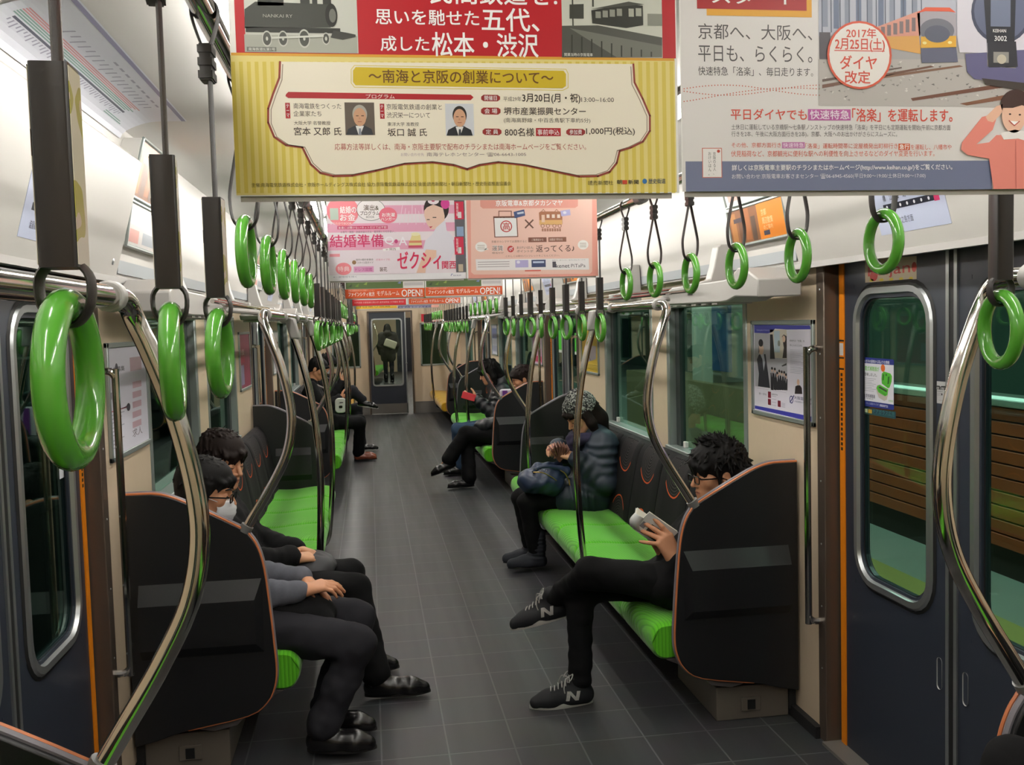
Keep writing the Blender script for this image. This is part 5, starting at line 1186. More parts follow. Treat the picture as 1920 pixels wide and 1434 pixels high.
('P',[(221.4,356),(247.9,376.3),(241.9,352.7)],'2E3A2E',3),('P',[(257.3,337.1),(283.8,357.5),(277.8,333.8)],'7A86B8',3),('P',[(292,215.1),(318.5,235.4),(312.5,211.8)],'7A86B8',3),
('P',[(70.8,221.5),(97.1,241.7),(91.2,218.2)],'6E8A3E',3),('P',[(21.1,75.7),(47.4,95.9),(41.4,72.3)],'3E4A36',3),('P',[(339.1,250.4),(365.7,270.7),(359.7,247.1)],'4A5288',3),
('P',[(9.6,130.7),(35.9,150.9),(29.9,127.3)],'7A86B8',3),('P',[(133.6,112.5),(160,132.8),(154,109.1)],'4A5288',3),('P',[(26.1,307.2),(52.3,327.4),(46.3,303.9)],'6E8A3E',3),('P',[(50.4,287.8),(76.7,308.1),(70.7,284.6)],'9AA0C8',3),
('P',[(336.7,254.3),(363.3,274.7),(357.3,251)],'7A86B8',3),('P',[(320.3,282),(346.9,302.4),(340.9,278.7)],'4A5288',3),('P',[(41.2,141.5),(67.5,161.7),(61.5,138.2)],'9AA0C8',3),
('P',[(136.2,271.9),(162.5,292.2),(156.5,268.6)],'4A5288',3),('P',[(340.6,328.5),(367.1,348.9),(361.1,325.2)],'7A86B8',3),('P',[(186.2,251.6),(212.6,271.8),(206.7,248.2)],'6E8A3E',3),
('P',[(120,88.5),(146.4,108.7),(140.4,85.1)],'8AA050',3),('P',[(36.4,159.8),(62.6,180),(56.7,156.5)],'7A86B8',3),('P',[(72.5,336.4),(98.8,356.6),(92.8,333.1)],'6E8A3E',3),
('P',[(259.6,265.9),(286.1,286.2),(280.1,262.6)],'4A5288',3),('P',[(67.3,345.1),(93.5,365.3),(87.6,341.8)],'8AA050',3),('P',[(193,238.8),(219.4,259.1),(213.4,235.5)],'6E8A3E',3),
('P',[(266,255.7),(292.5,276),(286.5,252.4)],'7A86B8',3),('P',[(165.6,234.6),(192,254.9),(186.1,231.3)],'3E4A36',3),('P',[(346.8,167.8),(373.4,188.2),(367.4,164.4)],'9AA0C8',3),
('P',[(174.5,112.5),(201,132.8),(195,109.1)],'6E8A3E',3),('P',[(348.3,189.6),(374.9,210),(368.9,186.3)],'6E8A3E',3),('P',[(222.9,126.3),(249.4,146.6),(243.4,122.9)],'3E4A36',3),
('P',[(66.3,250.6),(92.6,270.8),(86.7,247.3)],'3E4A36',3),('P',[(303,269.4),(329.6,289.8),(323.6,266.1)],'4A5288',3),('P',[(326.9,173.5),(353.5,193.8),(347.5,170.1)],'6E8A3E',3),
('P',[(347.6,222.1),(374.1,242.4),(368.2,218.7)],'4A5288',3),('P',[(248.2,263.6),(274.7,284),(268.7,260.3)],'7A86B8',3),('P',[(108.5,240.9),(134.8,261.1),(128.8,237.6)],'6E8A3E',3),
('P',[(42,120),(68.3,140.2),(62.3,116.6)],'8AA050',3),('P',[(340.1,171.3),(366.7,191.6),(360.7,167.9)],'4A5288',3),('P',[(312.3,302.9),(338.8,323.2),(332.8,299.6)],'4A5288',3),
('P',[(98,130.6),(124.3,150.8),(118.3,127.2)],'9AA0C8',3),('P',[(185.8,339.1),(212.2,359.4),(206.2,335.8)],'9AA0C8',3),('P',[(274.5,152.7),(301,173),(295,149.3)],'2E3A2E',3),('P',[(20.4,271),(46.7,291.2),(40.7,267.7)],'8AA050',3),
('P',[(254,274.3),(280.5,294.7),(274.5,271)],'4A5288',3),('R',382.6,76.3,507.4,97.2,'C9C2C4',3),('R',-0.2,-0.1,515.9,59.4,'DC5A2C',4),('T','京阪沿線駅徒歩3分の新築マンション',20.8,44.9,189.9,55.6,'F6C8B4',5,0),
('T','ファインシティ枚方',19.9,12.3,189.1,40.1,'FFFFFF',5,1),('T','モデルルーム',204.8,14.3,349.4,45.9,'FFF0E8',5,1),('T','OPEN!',365,4.8,500.3,49.6,'FFFFFF',5,1),
],
'openR': [
('R',8.1,4.5,517.6,458.5,'E4DEDC',1),('R',7.1,63,372.9,346.4,'55683E',2),('P',[(219.6,138.6),(245.7,158),(239.9,135.3)],'9AA0C8',3),('P',[(242.1,110.2),(268.2,129.6),(262.4,106.9)],'2E3A2E',3),
('P',[(329.4,336.2),(355.5,355.7),(349.7,333.1)],'4A5288',3),('P',[(276.8,275.5),(302.9,294.9),(297.1,272.3)],'3E4A36',3),('P',[(321.3,312.8),(347.4,332.3),(341.6,309.6)],'4A5288',3),
('P',[(307.8,238.1),(333.9,257.6),(328.1,234.9)],'3E4A36',3),('P',[(208.9,342.5),(234.9,361.9),(229.1,339.4)],'6E8A3E',3),('P',[(150.3,296.3),(176.2,315.7),(170.4,293.1)],'9AA0C8',3),
('P',[(274,300.6),(300.1,320),(294.3,297.4)],'9AA0C8',3),('P',[(30.8,176.8),(56.7,196.1),(50.9,173.6)],'4A5288',3),('P',[(55.1,347.9),(81,367.3),(75.2,344.8)],'9AA0C8',3),('P',[(6.6,133.9),(32.4,153.2),(26.6,130.7)],'6E8A3E',3),
('P',[(309.9,263.7),(336,283.1),(330.2,260.5)],'6E8A3E',3),('P',[(191.2,157),(217.2,176.4),(211.4,153.8)],'6E8A3E',3),('P',[(65.4,78.3),(91.3,97.6),(85.5,75)],'6E8A3E',3),('P',[(337.6,93.6),(363.8,113),(358,90.3)],'7A86B8',3),
('P',[(15.4,233.7),(41.2,253),(35.4,230.5)],'6E8A3E',3),('P',[(99.3,255.3),(125.2,274.7),(119.4,252.2)],'9AA0C8',3),('P',[(219.1,345.1),(245.1,364.5),(239.3,341.9)],'2E3A2E',3),
('P',[(254.7,327),(280.7,346.5),(275,323.9)],'7A86B8',3),('P',[(289.6,210.4),(315.7,229.8),(309.9,207.2)],'7A86B8',3),('P',[(70.8,216.6),(96.7,236),(91,213.4)],'6E8A3E',3),('P',[(22.5,77.3),(48.4,96.6),(42.6,74.1)],'3E4A36',3),
('P',[(336,244.1),(362.2,263.6),(356.4,240.9)],'4A5288',3),('P',[(10.8,129.9),(36.7,149.1),(30.9,126.6)],'7A86B8',3),('P',[(133.5,112.5),(159.5,131.8),(153.7,109.2)],'4A5288',3),
('P',[(26.1,298.6),(51.9,317.9),(46.2,295.4)],'6E8A3E',3),('P',[(50.3,280.1),(76.2,299.4),(70.4,276.9)],'9AA0C8',3),('P',[(333.6,247.9),(359.8,267.3),(354,244.7)],'7A86B8',3),
('P',[(317.3,274.3),(343.4,293.8),(337.6,271.1)],'4A5288',3),('P',[(42,140.2),(67.9,159.5),(62.1,137)],'9AA0C8',3),('P',[(135.2,264.8),(161.1,284.2),(155.4,261.6)],'4A5288',3),
('P',[(337,318.7),(363.2,338.2),(357.4,315.6)],'7A86B8',3),('P',[(184.8,245.3),(210.8,264.7),(205,242.1)],'6E8A3E',3),('P',[(120.3,89.5),(146.2,108.8),(140.5,86.3)],'8AA050',3),
('P',[(37.1,157.7),(63,177),(57.2,154.5)],'7A86B8',3),('P',[(71.8,326.4),(97.7,345.8),(92,323.3)],'6E8A3E',3),('P',[(257.3,259),(283.4,278.4),(277.6,255.8)],'4A5288',3),('P',[(66.6,334.8),(92.5,354.1),(86.7,331.6)],'8AA050',3),
('P',[(191.6,233.1),(217.6,252.5),(211.8,229.9)],'6E8A3E',3),('P',[(263.7,249.2),(289.8,268.6),(284,246)],'7A86B8',3),('P',[(164.6,229.1),(190.5,248.5),(184.8,225.9)],'3E4A36',3),
('P',[(344.1,165.2),(370.3,184.6),(364.5,162)],'9AA0C8',3),('P',[(174,112.4),(200.1,131.8),(194.3,109.2)],'6E8A3E',3),('P',[(345.5,186),(371.6,205.5),(365.9,182.8)],'6E8A3E',3),
('P',[(221.8,125.6),(247.9,145),(242.1,122.3)],'3E4A36',3),('P',[(66.3,244.4),(92.1,263.8),(86.4,241.3)],'3E4A36',3),('P',[(300.2,262.3),(326.4,281.8),(320.6,259.1)],'4A5288',3),
('P',[(324.4,170.6),(350.5,190),(344.8,167.4)],'6E8A3E',3),('P',[(344.5,217.1),(370.7,236.5),(364.9,213.8)],'4A5288',3),('P',[(246,256.8),(272.1,276.2),(266.3,253.6)],'7A86B8',3),
('P',[(108,235.1),(133.9,254.5),(128.1,232)],'6E8A3E',3),('P',[(42.9,119.6),(68.8,138.9),(63,116.4)],'8AA050',3),('P',[(337.5,168.5),(363.7,188),(357.9,165.3)],'4A5288',3),
('P',[(309.2,294.3),(335.3,313.7),(329.6,291.1)],'4A5288',3),('P',[(98.2,129.7),(124.2,149),(118.4,126.5)],'9AA0C8',3),('P',[(183.9,328.9),(209.9,348.3),(204.1,325.8)],'9AA0C8',3),
('P',[(272.7,150.8),(298.8,170.2),(293,147.5)],'2E3A2E',3),('P',[(20.7,264),(46.6,283.3),(40.8,260.8)],'8AA050',3),('P',[(251.7,267),(277.8,286.4),(272,263.8)],'4A5288',3),('R',379.9,77.5,503.4,97.5,'C9C2C4',3),
('R',1.6,4.5,512,61.4,'DC5A2C',4),('T','京阪沿線駅徒歩3分の新築マンション',22.4,47.6,189.6,57.8,'F6C8B4',5,0),('T','ファインシティ枚方',21.6,16.4,188.9,43.1,'FFFFFF',5,1),('T','モデルルーム',204.4,18.3,347.4,48.5,'FFF0E8',5,1),
('T','OPEN!',362.8,9.1,496.6,52,'FFFFFF',5,1),
],
'redad': [
('R',-0.9,-7.1,499.1,401.4,'D8343A',1),('P',[(7.6,54),(222.7,73.4),(495,70.9),(494.4,53),(165.8,50.3)],'F2DCDC',2),('T','入学試験 京都産業公務大学 進学説明会 大予備校 第7回',16.2,20.2,476.4,37.1,'F2C8C8',2,0),('R',304.3,-8.9,407.6,0.5,'7A2A2A',2),
('T','合格祈願',57.7,91.6,450.3,204.3,'FFFFFF',2,1),
],
'open4': [
('R',12.1,2.4,499.3,426.4,'E4DEDC',1),('R',11.3,57.1,361.3,321.9,'55683E',2),('P',[(214.8,129.1),(239.7,147.1),(234.2,126)],'9AA0C8',3),('P',[(236.3,102.7),(261.3,120.8),(255.7,99.7)],'2E3A2E',3),
('P',[(319.9,311.9),(344.9,330),(339.3,308.9)],'4A5288',3),('P',[(269.6,255.8),(294.5,273.9),(289,252.8)],'3E4A36',3),('P',[(312.1,290.2),(337.1,308.3),(331.5,287.2)],'4A5288',3),
('P',[(299.1,221.1),(324.1,239.1),(318.6,218)],'3E4A36',3),('P',[(204.7,318.2),(229.6,336.3),(224.1,315.2)],'6E8A3E',3),('P',[(148.5,275.6),(173.4,293.6),(167.8,272.5)],'9AA0C8',3),
('P',[(266.9,279.1),(291.9,297.1),(286.3,276.1)],'9AA0C8',3),('P',[(34,165.1),(58.8,183.1),(53.3,162.1)],'4A5288',3),('P',[(57.3,323.9),(82.1,342),(76.6,320.9)],'9AA0C8',3),('P',[(10.7,125.4),(35.5,143.3),(30,122.3)],'6E8A3E',3),
('P',[(301.2,244.8),(326.2,262.8),(320.6,241.7)],'6E8A3E',3),('P',[(187.6,146.3),(212.6,164.3),(207,143.2)],'6E8A3E',3),('P',[(67.1,73.6),(92,91.6),(86.4,70.5)],'6E8A3E',3),('P',[(327.5,87.1),(352.5,105.2),(347,84)],'7A86B8',3),
('P',[(19.2,217.9),(44,235.9),(38.4,214.9)],'6E8A3E',3),('P',[(99.6,237.8),(124.5,255.8),(118.9,234.8)],'9AA0C8',3),('P',[(214.4,320.6),(239.3,338.6),(233.8,317.6)],'2E3A2E',3),
('P',[(248.5,303.7),(273.4,321.8),(267.9,300.7)],'7A86B8',3),('P',[(281.8,195.5),(306.7,213.5),(301.2,192.4)],'7A86B8',3),('P',[(72.4,201.9),(97.2,219.9),(91.7,198.9)],'6E8A3E',3),
('P',[(26,72.8),(50.8,90.8),(45.3,69.8)],'3E4A36',3),('P',[(326.1,226.5),(351.1,244.6),(345.6,223.5)],'4A5288',3),('P',[(14.8,121.6),(39.6,139.6),(34.1,118.5)],'7A86B8',3),
('P',[(132.4,105.1),(157.3,123.1),(151.8,102.1)],'4A5288',3),('P',[(29.5,278.2),(54.3,296.2),(48.7,275.2)],'6E8A3E',3),('P',[(52.7,260.9),(77.5,278.9),(72,257.9)],'9AA0C8',3),
('P',[(323.9,230),(348.9,248.1),(343.3,227)],'7A86B8',3),('P',[(308.3,254.6),(333.2,272.7),(327.7,251.5)],'4A5288',3),('P',[(44.8,131.1),(69.6,149.1),(64,128.1)],'9AA0C8',3),
('P',[(134.1,246.4),(158.9,264.4),(153.4,243.4)],'4A5288',3),('P',[(327.2,295.7),(352.2,313.8),(346.6,292.6)],'7A86B8',3),('P',[(181.6,228.2),(206.5,246.2),(200.9,225.1)],'6E8A3E',3),
('P',[(119.7,83.9),(144.6,101.9),(139,80.8)],'8AA050',3),('P',[(40,147.4),(64.9,165.4),(59.3,144.3)],'7A86B8',3),('P',[(73.4,303.9),(98.2,321.9),(92.7,300.9)],'6E8A3E',3),
('P',[(250.9,240.6),(275.9,258.6),(270.3,237.5)],'4A5288',3),('P',[(68.4,311.6),(93.2,329.7),(87.7,308.6)],'8AA050',3),('P',[(188,216.8),(212.9,234.8),(207.4,213.8)],'6E8A3E',3),
('P',[(257.1,231.5),(282,249.6),(276.5,228.5)],'7A86B8',3),('P',[(162.2,213.2),(187.1,231.3),(181.5,210.2)],'3E4A36',3),('P',[(333.7,153.4),(358.8,171.5),(353.2,150.3)],'9AA0C8',3),
('P',[(171.2,105),(196.1,123),(190.5,101.9)],'6E8A3E',3),('P',[(335.1,172.7),(360.1,190.8),(354.6,169.6)],'6E8A3E',3),('P',[(216.9,117.1),(241.8,135.1),(236.3,114)],'3E4A36',3),
('P',[(68,227.8),(92.8,245.8),(87.3,224.7)],'3E4A36',3),('P',[(292,243.5),(317,261.6),(311.4,240.5)],'4A5288',3),('P',[(314.9,158.5),(339.9,176.5),(334.4,155.4)],'6E8A3E',3),
('P',[(334.2,201.4),(359.3,219.5),(353.7,198.4)],'4A5288',3),('P',[(240.1,238.6),(265.1,256.7),(259.5,235.6)],'7A86B8',3),('P',[(108,219),(132.9,237),(127.3,216)],'6E8A3E',3),('P',[(45.6,112),(70.4,130),(64.9,109)],'8AA050',3),
('P',[(327.4,156.5),(352.5,174.6),(346.9,153.4)],'4A5288',3),('P',[(300.6,273.1),(325.6,291.2),(320,270.1)],'4A5288',3),('P',[(98.6,121.2),(123.5,139.2),(117.9,118.2)],'9AA0C8',3),
('P',[(180.8,305.7),(205.7,323.8),(200.1,302.7)],'9AA0C8',3),('P',[(265.5,140.3),(290.5,158.3),(284.9,137.2)],'2E3A2E',3),('P',[(24.3,246.1),(49.1,264.1),(43.6,243)],'8AA050',3),
('P',[(245.6,248.1),(270.6,266.1),(265,245)],'4A5288',3),('R',367.8,70.1,485.4,88.8,'C9C2C4',3),('R',5.9,2.4,493.6,55.6,'DC5A2C',4),('T','京阪沿線駅徒歩3分の新築マンション',25.8,43,186,52.5,'F6C8B4',5,0),
('T','ファインシティ枚方',25.1,13.8,185.3,38.7,'FFFFFF',5,1),('T','モデルルーム',200.1,15.3,336.7,43.4,'FFF0E8',5,1),('T','OPEN!',351.4,6.5,478.9,46.4,'FFFFFF',5,1),
],
'yellowad': [
('R',-0.5,-23.9,458.6,526.5,'F0EDE8',1),('R',-8.5,4.5,514.4,57.8,'E8B83A',2),('T','春のおでかけきっぷ',35.1,147.2,425.2,248.5,'D8542A',2,1),('T','1日乗り放題',54.2,20,432.1,47.9,'8A5A1A',3,0),
],
'purplead': [
('R',0.2,-19.8,422.3,514.4,'8A86A0',1),('R',-3,-9.6,410.6,24.8,'5A5678',2),('T','京都の美術館めぐり',9.8,-2,397.9,19.7,'D8D4E8',3,0),('T','特別展',104.2,120.1,333.2,234.7,'F2EEF6',2,1),('R',417.2,-24.1,545.3,37.2,'E8A89A',1),
],
'univ': [
('R',-0.8,-23.5,564.4,368.7,'E6E2EE',1),('P',[(9.2,366.8),(537.9,363.2),(552.5,349.2),(342.6,347.5),(224,350.8),(197.3,336.1),(152.4,331.1),(10.1,332.4)],'3A3C9A',3),
('T','Osaka-gakuin University',35.5,339.7,170.8,347.9,'C8CCF0',4,0),('R',12.4,103.8,336.6,331.3,'B9B8C0',2),('R',173.8,231.8,334.7,347.3,'D8CFC2',3),('P',[(174.8,326.8),(201.5,327),(221,227.1),(172.2,225.5)],'22222A',4),
('R',214,254.9,270.3,341.8,'BFD0DC',4),('P',[(292,320.6),(309,327.9),(335.4,321),(333.5,234.4),(294.2,233.1),(307.8,274.5)],'2C2426',5),('E',308.6,310.1,15,13.5,'E0BFA8',6),('E',261.6,291.5,12,12.2,'8A9088',5),
('P',[(285.1,202.3),(331.4,214.8),(331.2,205.9),(290.9,198.9)],'3A383C',5),('P',[(35.8,219),(57.4,240.6),(127.4,244.5),(169.2,105.1),(44,104.9),(55.1,158.9)],'262836',5),('E',81.6,263.9,26.1,23.4,'E3C2AE',6),
('E',79.5,290.3,24.3,15.8,'23232C',7),('P',[(58.5,280.5),(63.4,254.1),(53.6,242.4),(56.4,272.8)],'2E2420',7),('P',[(71.6,242.9),(109,244),(121.9,210.7),(107.1,172.6),(94.4,221)],'C9CCD8',6),
('P',[(176.2,168.4),(206.4,169.8),(203.8,98.1),(177.1,98.2)],'20202A',5),('E',191.7,180.9,8.9,9.6,'DDBBA6',6),('E',191.8,187.5,9.8,5.9,'1E1C20',7),('P',[(187.8,168.2),(194.9,168.6),(190.9,150.7)],'E8E8F0',7),
('P',[(204.6,166.8),(234.4,168.2),(231.9,99.9),(205.6,100.1)],'20202A',6),('E',219.9,179.2,8.8,9.5,'DDBBA6',6),('E',220,185.8,9.6,5.8,'1E1C20',7),('P',[(216,166.6),(223.1,167),(219.1,149.2)],'E8E8F0',7),
('P',[(227.9,151.9),(257.4,153.4),(255.4,101.5),(229.3,101.6)],'20202A',5),('E',243,164.3,8.7,9.5,'DDBBA6',6),('E',243.2,170.8,9.5,5.8,'1E1C20',7),('P',[(239.3,151.7),(246.2,152.1),(242.3,134.5)],'E8E8F0',7),
('P',[(248.1,160.9),(277.3,162.4),(275.1,102.8),(249.4,102.9)],'20202A',6),('E',263.1,173.2,8.6,9.4,'DDBBA6',6),('E',263.2,179.7,9.4,5.8,'1E1C20',7),('P',[(259.3,160.8),(266.2,161.1),(262.4,143.6)],'E8E8F0',7),
('P',[(271.3,158.5),(300.1,159.9),(298,104.2),(272.6,104.4)],'20202A',5),('E',286,170.7,8.5,9.4,'DDBBA6',6),('E',286.2,177.2,9.3,5.8,'1E1C20',7),('P',[(282.3,158.3),(289.1,158.7),(285.3,141.2)],'E8E8F0',7),
('P',[(295,157.9),(323.6,159.4),(321.5,105.8),(296.4,105.9)],'20202A',6),('E',309.6,170.1,8.4,9.3,'DDBBA6',6),('E',309.7,176.5,9.2,5.7,'1E1C20',7),('P',[(306,157.7),(312.7,158.1),(308.9,140.7)],'E8E8F0',7),
('P',[(311.7,149.8),(339.9,151.3),(338.1,106.9),(313.2,107)],'20202A',5),('E',326.1,162,8.3,9.3,'DDBBA6',6),('E',326.2,168.4,9.1,5.7,'1E1C20',7),('P',[(322.5,149.7),(329.2,150),(325.5,132.8)],'E8E8F0',7),
('T','新時代の「仕事」を',362.1,299.9,493.4,308.2,'6A6878',3,0),('T','手に入れた女性。',361.7,281.8,476.3,290.1,'7A7888',3,0),('R',365.3,267.4,513.9,268.8,'A9A6B8',3),('R',365.2,261.3,497.2,262.7,'A9A6B8',3),
('R',365.1,255.2,480.3,256.6,'A9A6B8',3),('R',365,249.1,463.3,250.5,'A9A6B8',3),('R',364.8,244,513.5,245.4,'A9A6B8',3),('R',364.7,237.9,496.8,239.3,'A9A6B8',3),('R',364.6,231.7,479.9,233.1,'A9A6B8',3),
('R',364.4,225.5,462.8,226.9,'A9A6B8',3),('R',364.3,220.6,513.1,221.9,'A9A6B8',3),('R',364.2,214.4,496.3,215.7,'A9A6B8',3),('R',364.1,208.1,479.4,209.5,'A9A6B8',3),('R',363.9,201.9,462.4,203.3,'A9A6B8',3),
('R',363.8,197.1,512.7,198.5,'A9A6B8',3),('R',363.7,190.8,495.9,192.2,'A9A6B8',3),('R',363.6,184.6,479,185.9,'A9A6B8',3),('R',363.4,178.2,461.9,179.6,'A9A6B8',3),
('P',[(403.7,97.2),(410.7,127.3),(430.6,132),(451.7,133.2),(467,123.9),(471.2,100.8)],'2A2228',4),('E',436.3,144.4,11.7,11.8,'DDB7A0',5),('R',33.9,95.9,329,97,'B8B0C8',3),('R',147.6,63.8,177.5,89.9,'7A2034',4),
('R',146.8,34,176.7,58.6,'7A2034',4),('R',244.5,33.8,272.1,59.2,'7A2034',4),('T','第一学科',52.6,70.1,133.1,79.6,'8A8898',3,0),('T','国際学科',183.8,77.9,243.7,84.1,'6A6878',3,0),('R',185.4,73,229.6,74.5,'A9A6B8',3),
('R',280.7,50.7,314.5,52.1,'A9A6B8',3),('R',185.1,60.5,229.3,61.9,'A9A6B8',3),('R',280.6,45.6,314.4,47.1,'A9A6B8',3),('R',184.7,47.9,229,49.4,'A9A6B8',3),('R',280.5,40.6,314.3,42,'A9A6B8',3),('R',184.4,35.4,228.7,36.9,'A9A6B8',3),
('R',280.4,35.6,314.2,37,'A9A6B8',3),('E',373.4,72.2,17.8,15.5,'3A3C7A',4),('E',373.4,72.2,12.1,11.3,'E6E2EE',5),('L',[(361,60.6),(398,89.8)],5.7,'3A3C7A',6),('T','大阪国際大学',398.5,76.2,562.7,88.9,'3A3C6A',4,1),
('T','大阪国際大学短期大学部',399.8,64.6,562.5,71.5,'6A6888',4,0),('P',[(6.9,19.6),(509.4,21.1),(561.6,20.8),(561.2,1.7),(509.1,2),(6.5,6.1)],'3A3CA4',3),
],
'leftframe': [
('R',-38.8,-21.9,511.4,381.6,'E0DEEA',1),('R',315.7,283.5,498.9,334.3,'B9A0A8',2),('T','男女募集',11.4,289.9,232.6,308.7,'4A4658',3,1),('E',120.2,296.1,21.8,25,'33303E',4),('T','UN',-6.8,194.9,89.8,222.3,'3A3450',3,1),
('R',0.5,154.5,280.5,158.9,'C86A7A',3),('R',81.8,155.9,281.4,158.4,'33303E',3),('E',261.3,154.8,26.3,14.3,'33303E',4),('R',340.2,218.2,481.7,241.9,'C9A8B4',2),('R',332.5,181.1,473.5,204.7,'C9A8B4',2),
('R',324.8,144.1,465.3,167.7,'C9A8B4',2),('R',317.2,107.2,457.1,130.7,'C9A8B4',2),('R',309.5,70.5,448.9,93.9,'C9A8B4',2),('R',8.8,142.2,199.7,145.9,'A9A6B8',2),('R',5.9,128.9,161.7,132.6,'A9A6B8',2),
('R',3.1,115.8,124.4,119.4,'A9A6B8',2),('R',0.2,97.7,190.3,101.4,'A9A6B8',2),('R',-2.7,84.7,152.4,88.4,'A9A6B8',2),('R',-5.5,71.8,115.3,75.4,'A9A6B8',2),('R',-8.4,53.3,180.9,57,'A9A6B8',2),('R',-11.2,40.6,143.1,44.3,'A9A6B8',2),
('R',-14.1,28,106.2,31.6,'A9A6B8',2),('T','求人',303.3,36.4,456.8,66.4,'5A4A5A',3,0),
],
'yellowframe': [
('R',45.1,-6.2,633,385.9,'D6B63A',1),('T','春の特別展',113.2,322.7,492.4,352.7,'E9D68A',3,1),('P',[(62.6,182.8),(150.8,196.2),(463.8,198.5),(454.9,102.8),(172.6,70.5),(70.7,90)],'A9A0A8',3),
('T','京',109.6,78.7,279.8,185.7,'4A4450',4,1),('R',47.9,30.4,559.9,68.1,'E0C24E',3),('E',66.4,47.2,56,12.5,'C83A6A',4),('R',135.7,49.9,513.6,53.7,'8A7420',4),('R',134.6,39.4,512.6,43.2,'8A7420',4),
('R',133.5,28.9,511.7,32.6,'8A7420',4),('R',132.4,18.3,510.8,22.1,'8A7420',4),
],
'maroonframe': [
('R',-332.3,11,291.1,396.3,'8A3A52',1),('R',-346.8,24.9,221.6,163.8,'8E86A8',2),('P',[(-189.5,335.4),(-75.2,361.8),(-40.5,304.9),(-151.4,293.1)],'E8C8C8',3),('R',-311.3,177.7,262.8,233.8,'A02A4A',3),
('T','歌舞伎',-214.7,232.9,251.5,275.3,'E0B8C0',4,1),('P',[(-150.2,139.8),(-15.1,219.2),(38,131.6)],'3A2A48',4),
],
'sticker': [
('P',[(-4,174.3),(4.4,176.4),(207.4,174.3),(212.7,171.2),(211.9,10.2),(204.5,7.5),(3.7,5.9),(-3.7,9.5)],'23307E',1),('P',[(-3.7,156),(211.8,155.8),(211.1,25.6),(-3.5,25.6)],'E6E6EE',2),
('T','メガネの愛眼から耳よりな情報',20.9,157.7,185.4,168.6,'F2F2F8',3,1),('T','充電式補聴器が',9.6,130.5,120.7,146.1,'6FC24A',3,1),('T','新登場しました。',10.3,112.1,105.3,123.2,'5A5A68',3,1),('R',9.7,103.1,98.6,104.5,'A9AAB8',3),
('R',9.7,96.8,85.4,98.2,'A9AAB8',3),('R',9.6,90.3,72,91.7,'A9AAB8',3),('R',9.6,85.1,98.5,86.5,'A9AAB8',3),('R',9.5,78.7,85.2,80.1,'A9AAB8',3),('R',9.4,72.2,71.8,73.6,'A9AAB8',3),('R',9.4,67,98.4,68.4,'A9AAB8',3),
('R',9.3,60.6,85.1,62,'A9AAB8',3),('E',144.8,143.5,13.6,12.4,'E8763A',4),('P',[(137.8,124.7),(150.7,132.5),(192.7,127.4),(200.9,118.9),(198.8,101.1),(186.2,80.4),(175.7,77.9),(137.6,90.9),(135.1,106.5)],'58B83E',4),
('P',[(144.2,122.8),(152.8,123.2),(149.7,102.8),(142,102.4)],'2E6A2A',5),('P',[(175.9,115.4),(186.4,118.2),(183.3,93.5),(173.3,90.7)],'2E6A2A',5),('R',161.2,118.3,170.9,125,'2E6A2A',5),
('P',[(100.6,72.7),(107.2,82.3),(124.7,86.7),(177.8,73.2),(175.6,55.1),(169.2,39),(152.2,33.2),(117.9,42),(104.9,59.3)],'C9C2B8',4),
('P',[(102.8,74),(109.4,82.4),(124.7,86),(177.8,74.3),(172.2,54.9),(158.7,49.5),(115.8,60)],'58B83E',5),('P',[(115.9,76),(124.6,81.1),(171.5,69.4),(167.2,63.5)],'3A4A38',6),
('P',[(118.1,73.8),(124.5,69.7),(163,56.5),(158.7,51.7),(118,62.5)],'4AA034',6),('R',9.2,32.7,24.4,49.2,'23307E',3),('T','愛眼補聴器',29.9,37.4,92.9,49.5,'5A5A70',3,1),('T','取扱店',35.3,32.1,81.3,36.5,'6A6A78',3,0),
('T','初登場',179.7,33,206.7,39.7,'8AC86A',3,0),('T','くわしくは店舗スタッフまで',30.6,13.5,117.7,21.6,'C8CCE8',3,0),('T','補聴器専門店',122.4,12.3,175.4,20.6,'E8E8F4',3,1),
],
'lowsticker': [
('P',[(-6.9,25.1),(217.9,29.4),(217.8,5.1),(-4.8,4.7)],'22423C',1),('P',[(68.5,27.9),(217.9,26.7),(217.8,7.3),(69.7,8.1)],'1C3A48',2),('R',10.7,10.5,36.8,22.9,'B9C8A0',3),('R',41.4,9.9,66.2,23.2,'C8A23A',3),
('T','ドアガラス広告',75.1,12.2,211.8,27.5,'3E7A78',3,1),('R',75,10.3,211.7,12.2,'2E5E5E',3),('R',75,5.4,211.7,7.2,'2E5E5E',3),
],
'leafsticker': [
('P',[(-16,153.2),(47.6,153.8),(47.7,87),(-16,87)],'B4B4B4',1),('P',[(-15.7,140),(46.9,140.4),(46.9,129.3),(-15.7,128.4)],'1E1E20',2),('T','Zoo Tour',-9,129.7,40.9,140.1,'C8C8C8',3,1),
('T','冬期限定',0.4,121.6,30.7,125.2,'4A4A4C',2,0),('R',-2,116.9,30.7,117.7,'6A6A6C',2),('R',-2,111.8,30.7,112.6,'6A6A6C',2),('E',26.3,115.5,3.4,3.2,'2A2A2C',3),('R',10.1,96.4,37.5,97.2,'7A7A7C',2),
],
'topsticker': [
('P',[(0.4,80.8),(316.9,72.6),(316.8,1),(2.1,4)],'C9B89A',1),('T','Raijan',21.6,13.4,279.8,56.9,'C2392E',3,1),('E',59.2,24.2,25.4,17.9,'C2392E',2),('E',303,39.3,13.9,15.5,'C2392E',2),('E',45,9.9,14,4.8,'D8C23A',2),
('E',108.4,8.7,13.5,4.7,'D8C23A',2),('E',169.4,7.5,13,4.6,'D8C23A',2),('E',228.2,6.4,12.5,4.5,'D8C23A',2),('E',284.8,5.3,12.1,4.5,'D8C23A',2),
],
'stationsign': [
